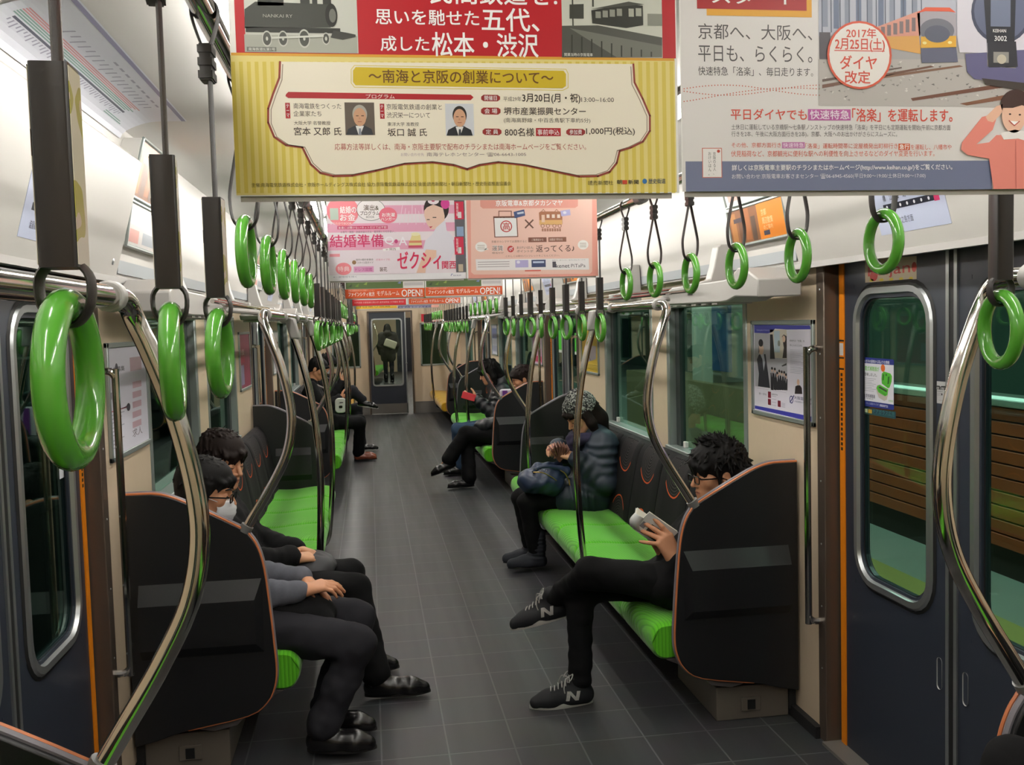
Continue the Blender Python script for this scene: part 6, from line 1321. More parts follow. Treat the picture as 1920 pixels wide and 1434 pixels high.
('P',[(11.9,217.5),(309.1,168.3),(330.8,-7.2),(20.8,2.4)],'BFC6DC',1),
],
}
def ink(c):
    return M('ink_' + c, c, 0.38, spec=0.35)


def clip(poly, b):
    x0, y0, x1, y1 = b
    for ax, val, sg in ((0, x0, 1), (0, x1, -1), (1, y0, 1), (1, y1, -1)):
        out = []
        for i in range(len(poly)):
            p, q = poly[i - 1], poly[i]
            ip, iq = (p[ax] - val) * sg >= 0, (q[ax] - val) * sg >= 0
            if ip != iq:
                t = (val - p[ax]) / (q[ax] - p[ax])
                out.append((p[0] + (q[0] - p[0]) * t, p[1] + (q[1] - p[1]) * t))
            if iq:
                out.append(q)
        poly = out
        if not poly:
            return []
    return poly


TEXTQ = []


def hanging(key, w, h, f, parent):
    """draws the shapes of one sheet; f maps (u, v, layer) in metres to local space"""
    art, mats = MB(), []

    def mi(c):
        if c not in mats:
            mats.append(c)
        return mats.index(c)
    b = (0.0, 0.0, w * 1000, h * 1000)
    letters, lm = MB(), []
    for it in ADS[key]:
        k = it[0]
        if k == 'T':
            TEXTQ.append((it, b, f, letters, lm))
            continue
        polys = []
        if k == 'R':
            u0, v0, u1, v1 = it[1:5]
            polys = [[(u0, v0), (u1, v0), (u1, v1), (u0, v1)]]
            c, l = it[5], it[6]
        elif k == 'P':
            polys = [it[1]]
            c, l = it[2], it[3]
        elif k == 'E':
            u, v, a, e = it[1:5]
            n = 28 if abs(a) > 4 else 12
            polys = [[(u + a * math.cos(2 * math.pi * j / n), v + e * math.sin(2 * math.pi * j / n)) for j in range(n)]]
            c, l = it[5], it[6]
        elif k == 'L':
            p, wd, c, l = it[1], it[2] / 2, it[3], it[4]
            for (a, d) in zip(p, p[1:]):
                dx, dy = d[0] - a[0], d[1] - a[1]
                L = math.hypot(dx, dy) or 1
                nx, ny = -dy / L * wd, dx / L * wd
                ex, ey = dx / L * wd * 0.5, dy / L * wd * 0.5
                polys.append([(a[0] + nx - ex, a[1] + ny - ey), (d[0] + nx + ex, d[1] + ny + ey), (d[0] - nx + ex, d[1] - ny + ey), (a[0] - nx - ex, a[1] - ny - ey)])
        for poly in polys:
            q = clip([tuple(p) for p in poly], b)
            if len(q) >= 3:
                ar = sum(q[i - 1][0] * q[i][1] - q[i][0] * q[i - 1][1] for i in range(len(q)))
                if ar < 0:
                    q = q[::-1]
                art.add([f(x / 1000, y / 1000, l) for x, y in q], [tuple(range(len(q)))], mi(c))
    if art.f:
        O('printed_picture', art, [ink(c) for c in mats], parent, smooth=False)
    return letters, lm


LETTERS = []
EPS = 0.00012


def facing_camera(x0, z0, y):
    return lambda u, v, l: (x0 + u, y - 0.0006 - EPS * l, z0 + v)


def on_right(ystart, z0, x):
    return lambda u, v, l: (x - 0.0006 - EPS * l, ystart - u, z0 + v)


def on_left(ystart, z0, x):
    return lambda u, v, l: (x + 0.0006 + EPS * l, ystart + u, z0 + v)


def sheet_box(f, w, h, t=-8):
    mb = MB()
    vs = [f(u, v, l) for l in (0, t) for u, v in ((0, 0), (w, 0), (w, h), (0, h))]
    return mb.add(vs, [(0, 1, 2, 3), (7, 6, 5, 4), (0, 4, 5, 1), (1, 5, 6, 2), (2, 6, 7, 3), (3, 7, 4, 0)])


def hanging_poster(key, y, x0, z0, label, w=0.516, h=0.364, base='F0EEEA', back=True):
    t = thing('hanging_poster', label, 'poster', (x0 + w / 2, y, z0), 'paper posters hung across the aisle', world=True)
    f = facing_camera(x0, z0, y)
    O('sheet', sheet_box(f, w, h), ink(base), t, smooth=False)
    if back:
        g = facing_camera(x0 + 0.004, z0 - 0.006, y + 0.004)
        O('back_sheet', sheet_box(g, w - 0.012, h), ink('B9B4AE'), t, smooth=False)
    if key:
        le, lm = hanging(key, w, h, f, t)
        LETTERS.append((le, lm, t))
    O('clip_bar', MB().box(x0 + 0.01, x0 + w - 0.01, y - 0.008, y + 0.012, z0 + h - 0.012, z0 + h + 0.014), 'grey_metal', t, bevel=0.002)
    for q in (0.12, 0.88):
        O('hanger_rod', MB().tube([(x0 + w * q, y + 0.002, z0 + h + 0.01), (x0 + w * q, y + 0.002, 2.275)], 0.005, 8), 'grey_metal', t)
    return t


hanging_poster('yellow', 1.13, -0.516, 1.750, 'yellow striped paper poster with red top and cream panel, hanging closest on the left')
hanging_poster('white', 1.13, 0.004, 1.7515, 'white paper poster with train photograph and slate blue foot, hanging closest on the right')
hanging_poster('pink', 3.7, -0.516, 1.773, 'pink striped paper poster with a woman in white, second row of posters, left')
hanging_poster('peach', 3.7, 0.002, 1.773, 'peach paper poster with shopping bag and tram drawing, second row, right')
hanging_poster('openL', 6.4, -0.520, 1.785, 'paper poster with orange OPEN! band, third row, left one of its pair')
hanging_poster('openR', 6.4, 0.0, 1.785, 'paper poster with orange OPEN! band, third row, right one of its pair')
hanging_poster('redad', 9.2, -0.520, 1.797, 'red paper poster with white brush shape hanging in the fourth row, left')
hanging_poster('open4', 9.2, 0.0, 1.797, 'smaller looking paper poster with orange OPEN! band, fourth row beside the red poster')
hanging_poster('yellowad', 12.4, -0.53, 1.818, 'white paper poster with a yellow foot band, fifth row, left')
hanging_poster('purplead', 12.4, 0.0, 1.822, 'grey purple paper poster with dark foot band, fifth row, right')


def wall_frame(s, ya, yb, z0, z1, label, key=None, base='D8D4DC', deco=None):
    """ya is the reader's left-hand edge"""
    t = thing('poster_frame', label, 'poster frame', (s * WX, (ya + yb) / 2, z0), 'framed posters on the side walls', world=True)
    w, h = abs(ya - yb), z1 - z0
    f = (on_right if s > 0 else on_left)(ya, z0, s * (WX - 0.004))
    fr = MB()
    lo, hi = min(ya, yb), max(ya, yb)
    x0, x1 = s * (WX - 0.012), s * WX
    e = 0.016
    fr.box(x0, x1, lo - e, lo + 0.002, z0 - e, z1 + e).box(x0, x1, hi - 0.002, hi + e, z0 - e, z1 + e)
    fr.box(x0, x1, lo - e, hi + e, z0 - e, z0 + 0.002).box(x0, x1, lo - e, hi + e, z1 - 0.002, z1 + e)
    O('frame', fr, 'window_alu', t, bevel=0.002)
    O('sheet', sheet_box(f, w, h), ink(base), t, smooth=False)
    if key:
        le, lm = hanging(key, w, h, f, t)
        LETTERS.append((le, lm, t))
    if deco:
        mb, cs = MB(), []
        for (u0, v0, u1, v1, c) in deco:
            if c not in cs:
                cs.append(c)
            mb.add([f(u * w, v * h, 2) for u, v in ((u0, v0), (u1, v0), (u1, v1), (u0, v1))], [(0, 1, 2, 3)], cs.index(c))
        O('printed_picture', mb, [ink(c) for c in cs], t, smooth=False)
    return t


wall_frame(1, 3.965, 3.405, 1.196, 1.565, 'framed poster with blue bands and a woman in a dark suit, right wall', 'univ', 'E6E2EE')
wall_frame(-1, 3.452, 4.02, 1.174, 1.552, 'framed pale lilac poster on the left wall, closest to the camera', 'leftframe', 'E0DEEA')
wall_frame(1, 7.36, 6.83, 1.215, 1.592, 'framed yellow poster on the right wall beyond the windows', 'yellowframe', 'D6B63A')
wall_frame(-1, 6.83, 7.40, 1.19, 1.57, 'framed maroon and violet poster on the left wall beyond the windows', 'maroonframe', '8A3A52')
wall_frame(1, 9.66, 9.12, 1.19, 1.57, 'framed pink poster on the right wall beyond the second doorway', None, 'D8A9C8', [(.05, .05, .95, .2, 'C83A6A'), (.1, .3, .6, .85, 'B98AB8'), (.65, .4, .9, .8, 'E8D0E0')])
wall_frame(1, 12.95, 12.4, 1.19, 1.57, 'framed blue and white poster at the far end of the right wall', None, 'C9CCDC', [(.08, .55, .92, .9, '7A84B8'), (.1, .1, .9, .3, 'A9AEC8')])
wall_frame(-1, 9.12, 9.66, 1.19, 1.57, 'framed white poster on the left wall beyond the second doorway', None, 'E2E0DE', [(.08, .6, .5, .92, '8A94A8'), (.1, .1, .9, .4, 'C9C4C8')])
wall_frame(-1, 12.4, 12.95, 1.19, 1.57, 'framed grey poster at the far end of the left wall', None, 'CFCBC6', [(.1, .1, .9, .5, '9A8A8A')])
for s in (1, -1):
    t = thing('notice', 'red notice on the far end wall above the %s window' % SIDE[s], 'notice', (s * 0.66, Y_END, 1.66), world=True)
    O('sheet', MB().box(s * 0.57, s * 0.75, Y_END - 0.006, Y_END, 1.665, 1.80), ink('C8283A'), t, smooth=False)


def lining_frame(s, ya, yb, p0, p1, label, base, deco):
    """tilted frame above the seats between the points p0 (foot) and p1 (top), both (x, z)"""
    t = thing('lining_frame', label, 'poster frame', (s * p0[0], (ya + yb) / 2, p0[1]), 'tilted frames under the ceiling', world=True)
    w = abs(yb - ya)

    def f(u, v, l):
        k = 0.0006 + EPS * l
        return (s * (p0[0] + (p1[0] - p0[0]) * v - k), (yb - u) if s > 0 else (ya + u), p0[1] + (p1[1] - p0[1]) * v)
    body = MB()
    body.prism(cyc([(p0[0] + 0.002, p0[1]), (p1[0] + 0.002, p1[1]), (1.185, p1[1]), (1.2, p0[1])], s), 'y', ya - 0.01, yb + 0.01)
    O('backing', body, 'white_pl', t)
    O('sheet', sheet_box(f, w, 1.0), ink(base), t, smooth=False)
    fr = MB()
    for v in (0.0, 1.0):
        a, b = f(0, v, 4), f(w, v, 4)
        fr.tube([a, b], 0.006, 6)
    for u in (0, w):
        fr.tube([f(u, 0, 4), f(u, 1, 4)], 0.006, 6)
    O('frame', fr, 'window_alu', t)
    mb, cs = MB(), []
    for k, (u0, v0, u1, v1, c) in enumerate(deco):
        if c not in cs:
            cs.append(c)
        mb.add([f(u * w, v, 3 + k) for u, v in ((u0, v0), (u1, v0), (u1, v1), (u0, v1))], [(0, 1, 2, 3)], cs.index(c))
    O('printed_picture', mb, [ink(c) for c in cs], t, smooth=False)
    return t, f


ORG = [(0, 0, .55, 1, '8A5A3A'), (.04, .08, .14, .9, 'B07A48'), (.18, .05, .28, .75, '6E4A34'), (.3, .1, .4, .95, 'A8683E'), (.42, .05, .5, .7, '5A4438'), (.1, .62, .3, .74, '4A3C44'), (.55, 0, 1, 1, 'E88A2A'), (.62, .12, .72, .24, '3A3A4A')]
LOW, MIDP, TOP = (1.169, 1.895), (1.144, 2.050), (1.095, 2.245)
PALE = [(.05, .5, .95, .9, 'F2EEEC'), (.06, .1, .3, .4, 'E8B0A8'), (.4, .12, .9, .4, 'B9C0C8')]
for s in (1, -1):
    for b, (y0, y1) in enumerate(PY[1:3]):
        for e, (ya, yb) in enumerate(((y0 - 0.13, y0 + 0.42), (y1 - 0.42, y1 + 0.13))):
            low_orange = s > 0
            pos = '%s side, %s end of the %s bench' % (SIDE[s], ('camera', 'far')[e], ('first', 'second')[b])
            t, f = lining_frame(s, ya, yb, LOW, (MIDP[0], MIDP[1] - 0.008), ('orange poster in the lower ceiling frame, ' if low_orange else 'pale poster in the lower ceiling frame, ') + pos, 'E88A2A' if low_orange else 'E6E2E0', ORG if low_orange else PALE)
            if s > 0 and b == 0 and e == 0:
                ADS['orangetext'] = [('T', '京都', 340, 95, 390, 120, 'F6D8A8', 12, 0), ('T', '周辺散策', 340, 62, 440, 88, 'F6D8A8', 12, 0), ('T', 'のご案内', 345, 40, 430, 58, 'F6D8A8', 12, 0)]
                le, lm = hanging('orangetext', 0.55, 1.0, lambda u, v, l, f=f: f(u, v / 0.15, l), t)
                LETTERS.append((le, lm, t))
            lining_frame(s, ya, yb, (MIDP[0], MIDP[1] + 0.008), TOP, ('pale poster in the upper ceiling frame, ' if low_orange else 'orange poster in the upper ceiling frame, ') + pos, 'E88A2A' if not low_orange else 'E6E2E0', ORG if not low_orange else PALE)

# station strip maps on the door covers, route map on the ceiling
for s in (1, -1):
    for i, yc in enumerate(DOORS):
        t = thing('station_sign', 'pale blue station strip sign on the cover over the %s doorway on the %s' % (ORD[i], SIDE[s]), 'sign', (s * 1.17, yc, 1.83), 'station signs over the doorways', world=True)
        w, h = 0.36, 0.21
        yst = yc + s * 0.17

        def f(u, v, l, s=s, yst=yst):
            z = 1.835 + v
            x = 1.200 - (z - 1.79) / 0.37 * 0.1 - 0.0012 - EPS * l
            return (s * x, yst - s * u, z)
        O('sheet', sheet_box(f, w, h), ink('BCC3DA'), t, smooth=False)
        mb = MB()
        for (u0, v0, u1, v1, mi_) in ((.05, .068, .31, .086, 0), (.31, .066, .335, .088, 1), (0, .16, .36, .21, 2)):
            mb.add([f(u, v, 2) for u, v in ((u0, v0), (u1, v0), (u1, v1), (u0, v1))], [(0, 1, 2, 3)], mi_)
        for k in range(7):
            mb.add([f(.07 + k * .036 + .005 * math.cos(a), .077 + .005 * math.sin(a), 3) for a in [2 * math.pi * j / 10 for j in range(10)]], [tuple(range(10))], 3)
        O('printed_picture', mb, [ink('1E2030'), ink('C8386A'), ink('8E96BC'), ink('E8E8F0')], t, smooth=False)
        ADS['stn%d%d' % (s, i)] = [('T', '\n'.join(n), 64 + k * 36 - 7, 95, 64 + k * 36 + 9, 95 + 20 * len(n), '23242E', 3, 0) for k, n in enumerate(('京橋', '野江', '関目', '森小路', '千林', '滝井', '土居'))] + [('T', '快速特急', 100, 168, 260, 200, 'E8E8F4', 3, 1), ('T', '淀屋橋 中之島方面', 60, 25, 190, 45, '3A3C50', 3, 0)]
        le, lm = hanging('stn%d%d' % (s, i), w, h, f, t)
        LETTERS.append((le, lm, t))

t = thing('route_map', 'long railway route map fixed to the ceiling curve over the left doorway', 'map', (-1.05, 2.7, 2.27), world=True)
prf = [(p.x, p.z) for p in spline([(0.945, 0, 2.294), (1.04, 0, 2.2925), (1.09, 0, 2.2835), (1.142, 0, 2.2605), (1.158, 0, 2.238)], 6)]
acc = [0]
for a, b in zip(prf, prf[1:]):
    acc.append(acc[-1] + math.hypot(b[0] - a[0], b[1] - a[1]))


def fmap(u, v, l):
    """u along the carriage, v down the curve"""
    d = v * acc[-1]
    i = max(k for k in range(len(acc) - 1) if acc[k] <= d + 1e-9)
    q = (d - acc[i]) / (acc[i + 1] - acc[i])
    x = prf[i][0] + (prf[i + 1][0] - prf[i][0]) * q
    z = prf[i][1] + (prf[i + 1][1] - prf[i][1]) * q
    return (-(x - 0.002 - EPS * l * 0.5), 2.15 + u * 1.2, z - 0.003 - EPS * l)


def strip(mb, u0, u1, v0, v1, l, mi_, n=8):
    for k in range(n):
        a, b = v0 + (v1 - v0) * k / n, v0 + (v1 - v0) * (k + 1) / n
        mb.add([fmap(u0, a, l), fmap(u1, a, l), fmap(u1, b, l), fmap(u0, b, l)], [(0, 1, 2, 3)], mi_)


mb = MB()
strip(mb, 0, 1, 0, 1, 0, 0, 14)
O('sheet', mb, ink('DDDFE9'), t, smooth=False)
mb = MB()
strip(mb, 0.0, 1.0, 0.02, 0.075, 2, 0)
for k, c in enumerate(range(6)):
    strip(mb, 0.04, 0.86 - 0.02 * (k % 3), 0.48 + k * 0.028, 0.496 + k * 0.028, 2, 1 if k < 3 else 2, 2)
strip(mb, 0.06, 0.84, 0.655, 0.685, 2, 3, 2)
strip(mb, 0.76, 0.90, 0.80, 0.815, 2, 2, 2)
strip(mb, 0.76, 0.92, 0.83, 0.845, 2, 2, 2)
strip(mb, 0.76, 0.88, 0.87, 0.89, 2, 3, 2)
for k in range(46):
    u = 0.06 + k * 0.017
    strip(mb, u, u + 0.006, 0.70, 0.74 + 0.05 * ((k * 7) % 5) / 4, 2, 4, 2)
    if k % 2 and k > 6:
        strip(mb, u, u + 0.008, 0.30, 0.40 + 0.03 * (k % 3), 2, 4, 2)
for k in range(9):
    strip(mb, 0.40 + k * .05, 0.43 + k * .05, 0.20, 0.23, 2, 4, 2)
O('printed_picture', mb, [ink('7E7C9E'), ink('CF8A8E'), ink('7FA39A'), ink('44455C'), ink('9C9CB0')], t, smooth=False)

# stickers on the right-hand door leaf
def sticker(key, ystart, z0, x, w, h, label, base):
    f = on_right(ystart, z0, x)
    t = thing('sticker', label, 'sticker', (x, ystart, z0), world=True)
    le, lm = hanging(key, w, h, f, t)
    LETTERS.append((le, lm, t))


sticker('sticker', 3.165, 1.271, 1.326, 0.215, 0.180, 'blue and white sticker with a green hearing aid case on the door window', 'E6E6EE')
sticker('lowsticker', 3.16, 1.245, 1.3262, 0.24, 0.06, 'dark green sticker strip below the hearing aid sticker', '22423C')
sticker('leafsticker', 2.69, 1.236, 1.3138, 0.085, 0.16, 'small grey notice on the navy door leaf beside the seam', 'B4B4B4')
sticker('topsticker', 3.115, 1.70, 1.3138, 0.33, 0.09, 'beige sticker with red letters above the door window', 'C9B89A')
for (y0_, y1_, z0_, z1_, lb) in ((8.36, 8.62, 1.32, 1.52, 'bright green notice on the second right doorway, farther leaf'), (7.83, 7.93, 1.32, 1.50, 'narrow bright green notice on the second right doorway, nearer leaf')):
    t = thing('sticker', lb, 'sticker', (1.325, y0_, z0_), world=True)
    O('sheet', MB().box(1.3238, 1.3248, y0_, y1_, z0_, z1_), ink('4CC83A'), t, smooth=False)
    O('white_foot', MB().box(1.3228, 1.3238, y0_, y1_, z0_, z0_ + .025), ink('E8EEE8'), t, smooth=False)
t = thing('sticker', 'small red and white sticker on the left door window', 'sticker', (-1.32, 3.0, 1.2), world=True)
mb = MB()
fl = on_left(3.10, 1.16, -1.326)
for (u0, v0, u1, v1, mi_) in ((0, 0, .06, .24, 0), (.008, .17, .03, .2, 1)):
    mb.add([fl(u, v, 1 + mi_) for u, v in ((u0, v0), (u1, v0), (u1, v1), (u0, v1))], [(0, 1, 2, 3)], mi_)
O('sheet', mb, [ink('D8DAE0'), ink('C8383A')], t, smooth=False)

# lettering: all text is made once as curves, then turned into flat meshes inside its sheet
tmp = []
for (it, b, f, letters, lm) in TEXTQ:
    _, txt, u0, v0, u1, v1, c, l, bold = it
    cu = bpy.data.curves.new('lettering', 'FONT')
    cu.body = txt
    cu.size = 1.0
    cu.resolution_u = 2 if abs(v1 - v0) < 12 else 4
    cu.fill_mode = 'FRONT'
    cu.space_line = 0.95
    if '\n' in txt:
        cu.align_x = 'CENTER'
    o = bpy.data.objects.new('lettering', cu)
    COL.objects.link(o)
    tmp.append(o)
bpy.context.view_layer.update()
dg = bpy.context.evaluated_depsgraph_get()
for o, (it, b, f, letters, lm) in zip(tmp, TEXTQ):
    _, txt, u0, v0, u1, v1, c, l, bold = it
    me = o.evaluated_get(dg).to_mesh()
    if not me or not len(me.vertices):
        continue
    n = len(me.vertices)
    co = np.empty(n * 3)
    me.vertices.foreach_get('co', co)
    co = co.reshape(-1, 3)
    a, e = co.min(0), co.max(0)
    sx, sy = (u1 - u0) / max(1e-6, e[0] - a[0]), (v1 - v0) / max(1e-6, e[1] - a[1])
    U, V = u0 + (co[:, 0] - a[0]) * sx, v0 + (co[:, 1] - a[1]) * sy
    if U.max() < b[0] or V.min() > b[3]:
        continue
    V = np.clip(V, b[1], b[3])
    if c not in lm:
        lm.append(c)
    fs = [tuple(p.vertices) for p in me.polygons]
    wt = 0.022 * (v1 - v0) / max(1, len(txt.split('\n')))            # stroke thickening of bold lettering
    for q, (du, dv) in enumerate(((0, 0), (wt, 0), (0, wt), (wt, wt)) if bold else ((0, 0),)):
        letters.add([f((x + du) / 1000, (y + dv) / 1000, l + q * 0.24) for x, y in zip(U, V)], fs, lm.index(c))
    o.evaluated_get(dg).to_mesh_clear()
for o in tmp:
    cu = o.data
    bpy.data.objects.remove(o)
    bpy.data.curves.remove(cu)
for le, lm, t in LETTERS:
    if le.f:
        O('lettering', le, [ink(c) for c in lm], t, smooth=False)
# ================================================================ PEOPLE
# bodies and clothes are grown as smooth unions of tapered limbs sampled on a grid (fine at face and hands)
def V3(*a):
    return np.array(a[0] if len(a) == 1 else a, float)


def unit(v):
    v = V3(v)
    return v / np.linalg.norm(v)


class Blob:
    def __init__(self):
        self.p = []

    def cap(self, a, b, ra, rb=None, k=0.02, wr=None, sub=False):
        self.p.append(('c', V3(a), V3(b), ra, ra if rb is None else rb, k, wr, sub))
        return self

    def ell(self, c, r, B=None, k=0.02, sub=False):
        r = V3(r) if not isinstance(r, (int, float)) else V3(r, r, r)
        self.p.append(('e', V3(c), r, np.eye(3) if B is None else B, k, sub))
        return self

    def chain(self, pts, rs, k=0.02, wr=None):
        for i in range(len(pts) - 1):
            self.cap(pts[i], pts[i + 1], rs[i], rs[i + 1], k, wr)
        return self

    def bounds(self):
        lo, hi = np.full(3, 9e9), np.full(3, -9e9)
        for q in self.p:
            if q[-1]:
                continue
            if q[0] == 'c':
                m = max(q[3], q[4])
                lo = np.minimum(lo, np.minimum(q[1], q[2]) - m)
                hi = np.maximum(hi, np.maximum(q[1], q[2]) + m)
            else:
                m = np.sqrt(((q[3] * q[2]) ** 2).sum(1))
                lo = np.minimum(lo, q[1] - m)
                hi = np.maximum(hi, q[1] + m)
        return lo - 0.03, hi + 0.03

    def grow(self, step, fine=(), disp=None):
        """fine: list of (lo, hi, step). returns vertices and quads"""
        lo, hi = self.bounds()
        ax = []
        for d in range(3):
            x, out = lo[d], []
            while x < hi[d]:
                out.append(x)
                s = step
                for (a, b, fs) in fine:
                    if a[d] - step < x < b[d]:
                        s = min(s, fs)
                x += s
            out.append(x)
            ax.append(np.array(out, np.float32))
        X, Y, Z = ax
        F = np.full((len(X), len(Y), len(Z)), 1.0, np.float32)
        for q in self.p:
            if q[0] == 'c':
                _, a, b, ra, rb, k, wr, sub = q
                m = max(ra, rb) + 0.03 + k
                l_, h_ = np.minimum(a, b) - m, np.maximum(a, b) + m
            else:
                _, c, r, B, k, sub = q
                m = np.sqrt(((B * r) ** 2).sum(1)) + 0.03 + k
                l_, h_ = c - m, c + m
            sl = tuple(slice(np.searchsorted(A, l_[d]), np.searchsorted(A, h_[d])) for d, A in enumerate(ax))
            gx, gy, gz = X[sl[0]][:, None, None], Y[sl[1]][None, :, None], Z[sl[2]][None, None, :]
            if not (gx.size and gy.size and gz.size):
                continue
            if q[0] == 'c':
                ab = b - a
                L2 = max(1e-12, float(ab @ ab))
                t = np.clip(((gx - a[0]) * ab[0] + (gy - a[1]) * ab[1] + (gz - a[2]) * ab[2]) / L2, 0, 1)
                d = np.sqrt((gx - a[0] - t * ab[0]) ** 2 + (gy - a[1] - t * ab[1]) ** 2 + (gz - a[2] - t * ab[2]) ** 2) - (ra + (rb - ra) * t)
                if wr:
                    A_, n_, ph = wr
                    d = d - A_ * np.sin(2 * np.pi * n_ * t + ph + 9 * (gx - a[0]) + 11 * (gy - a[1]) - 7 * (gz - a[2]))
            else:
                dx, dy, dz = gx - c[0], gy - c[1], gz - c[2]
                u = [(dx * B[0, i] + dy * B[1, i] + dz * B[2, i]) / r[i] for i in range(3)]
                n = np.sqrt(u[0] ** 2 + u[1] ** 2 + u[2] ** 2)
                g = np.sqrt((u[0] / r[0]) ** 2 + (u[1] / r[1]) ** 2 + (u[2] / r[2]) ** 2) + 1e-9
                d = n * (n - 1) / g
            f = F[sl]
            if sub:
                h = np.clip(0.5 - 0.5 * (f + d) / k, 0, 1)
                F[sl] = f * (1 - h) - d * h + k * h * (1 - h)
            else:
                h = np.clip(0.5 + 0.5 * (f - d) / k, 0, 1)
                F[sl] = f * (1 - h) + d * h - k * h * (1 - h)
        if disp:
            F = F + disp(X[:, None, None], Y[None, :, None], Z[None, None, :]).astype(np.float32)
        return nets(F, X, Y, Z)


def nets(F, X, Y, Z):
    S = F < 0
    cnt = np.zeros(tuple(n - 1 for n in F.shape), np.int8)
    off = [(i, j, k) for i in (0, 1) for j in (0, 1) for k in (0, 1)]
    n0, n1, n2 = cnt.shape
    for i, j, k in off:
        cnt += S[i:i + n0, j:j + n1, k:k + n2]
    mixed = (cnt > 0) & (cnt < 8)
    ids = np.full(cnt.shape, -1, np.int64)
    ci = np.argwhere(mixed)
    ids[mixed] = np.arange(len(ci))
    acc, num = np.zeros((len(ci), 3)), np.zeros(len(ci))
    co = [X, Y, Z]
    for a in off:
        for d in range(3):
            if a[d]:
                continue
            b = list(a)
            b[d] = 1
            pa, pb = ci + a, ci + b
            fa, fb = F[tuple(pa.T)], F[tuple(pb.T)]
            m = (fa < 0) != (fb < 0)
            t = fa[m] / (fa[m] - fb[m])
            for e in range(3):
                va, vb = co[e][pa[m, e]], co[e][pb[m, e]]
                acc[m, e] += va + t * (vb - va)
            num[m] += 1
    V = acc / num[:, None]
    Q = []
    for d in range(3):
        e1, e2 = [q for q in range(3) if q != d]
        A = np.take(S, range(S.shape[d] - 1), d)
        B = np.take(S, range(1, S.shape[d]), d)
        ed = np.argwhere(A != B)
        ed = ed[(ed[:, e1] > 0) & (ed[:, e2] > 0) & (ed[:, e1] < S.shape[e1] - 1) & (ed[:, e2] < S.shape[e2] - 1)]
        c = []
        for (o1, o2) in ((-1, -1), (0, -1), (0, 0), (-1, 0)):
            w = ed.copy()
            w[:, e1] += o1
            w[:, e2] += o2
            c.append(ids[tuple(w.T)])
        c = np.stack(c, 1)
        fl = A[tuple(ed.T)]
        if d == 1:
            fl = ~fl
        c[~fl] = c[~fl][:, ::-1]
        Q.append(c)
    Q = np.concatenate(Q)
    # two light smoothing passes
    for _ in range(2):
        s, w = np.zeros_like(V), np.zeros(len(V))
        for a, b in ((0, 1), (1, 2), (2, 3), (3, 0)):
            np.add.at(s, Q[:, a], V[Q[:, b]])
            np.add.at(w, Q[:, a], 1)
        V = V * 0.6 + 0.4 * s / np.maximum(w, 1)[:, None]
    return V, Q


def raw_mesh(name, V, Q, mats, idx=None):
    me = bpy.data.meshes.new(name)
    me.vertices.add(len(V))
    me.vertices.foreach_set('co', V.astype(np.float32).ravel())
    me.loops.add(len(Q) * 4)
    me.loops.foreach_set('vertex_index', Q.astype(np.int32).ravel())
    me.polygons.add(len(Q))
    me.polygons.foreach_set('loop_start', np.arange(0, len(Q) * 4, 4, dtype=np.int32))
    me.polygons.foreach_set('loop_total', np.full(len(Q), 4, np.int32))
    for m in mats:
        me.materials.append(MATS[m] if isinstance(m, str) else m)
    if idx is not None:
        me.polygons.foreach_set('material_index', idx.astype(np.int32))
    me.update(calc_edges=True)
    me.validate()
    me.shade_smooth()
    return me


def frame(fwd, up=(0, 0, 1)):
    f = unit(fwd)
    r = unit(np.cross(f, up))
    return np.stack([r, f, np.cross(r, f)], 1)      # columns: right, forward, up


def add_head(bl, o, B, neck, scale=1.0, nose=1.0):
    W = lambda x, y, z: o + B @ (V3(x, y, z) * scale)
    E = lambda x, y, z, rx, ry, rz, k=0.02, sub=False: bl.ell(W(x, y, z), V3(rx, ry, rz) * scale, B, k, sub)
    C = lambda a, b, ra, rb, k=0.012, sub=False: bl.cap(W(*a), W(*b), ra * scale, rb * scale, k, None, sub)
    E(0, -.018, .036, .073, .093, .086, .02)
    E(0, .034, .040, .060, .050, .060, .02)
    E(0, .030, -.030, .057, .056, .068, .02)
    for s in (1, -1):
        C((s * .049, .002, -.052), (s * .020, .062, -.092), .020, .017, .02)
        E(s * .042, .056, -.020, .021, .021, .021, .02)
        C((s * .040, .071, .024), (s * .010, .085, .020), .0085, .0085, .012)
    E(0, .067, -.097, .021, .021, .020, .018)
    E(0, .064, -.062, .033, .026, .030, .018)
    for s in (1, -1):
        E(s * .031, .097, .000, .015, .013, .010, .012, True)
        E(s * .031, .0715, .000, .0145, .0145, .0125, .006)
    C((0, .084, .012), (0, .088 + .019 * nose, -.031), .0075, .0100, .010)
    for s in (1, -1):
        E(s * .0105, .092, -.036, .0075, .009, .0065, .006)
    C((-.019, .084, -.0605), (0, .0905, -.0585), .0045, .0062, .006)
    C((.019, .084, -.0605), (0, .0905, -.0585), .0045, .0062, .006)
    C((-.016, .083, -.0715), (.016, .083, -.0715), .0062, .0062, .007)
    C((-.021, .0915, -.0655), (.021, .0915, -.0655), .0018, .0018, .004, True)
    for s in (1, -1):
        E(s * .076, -.012, -.008, .0095, .0195, .032, .006)
        E(s * .087, -.008, -.002, .0060, .0110, .0190, .004, True)
    bl.cap(W(0, -.022, -.055), neck, .052 * scale, .058, .025)
    return W


FING = [(.044, .026, .020), (.049, .030, .021), (.045, .028, .020), (.035, .021, .017)]


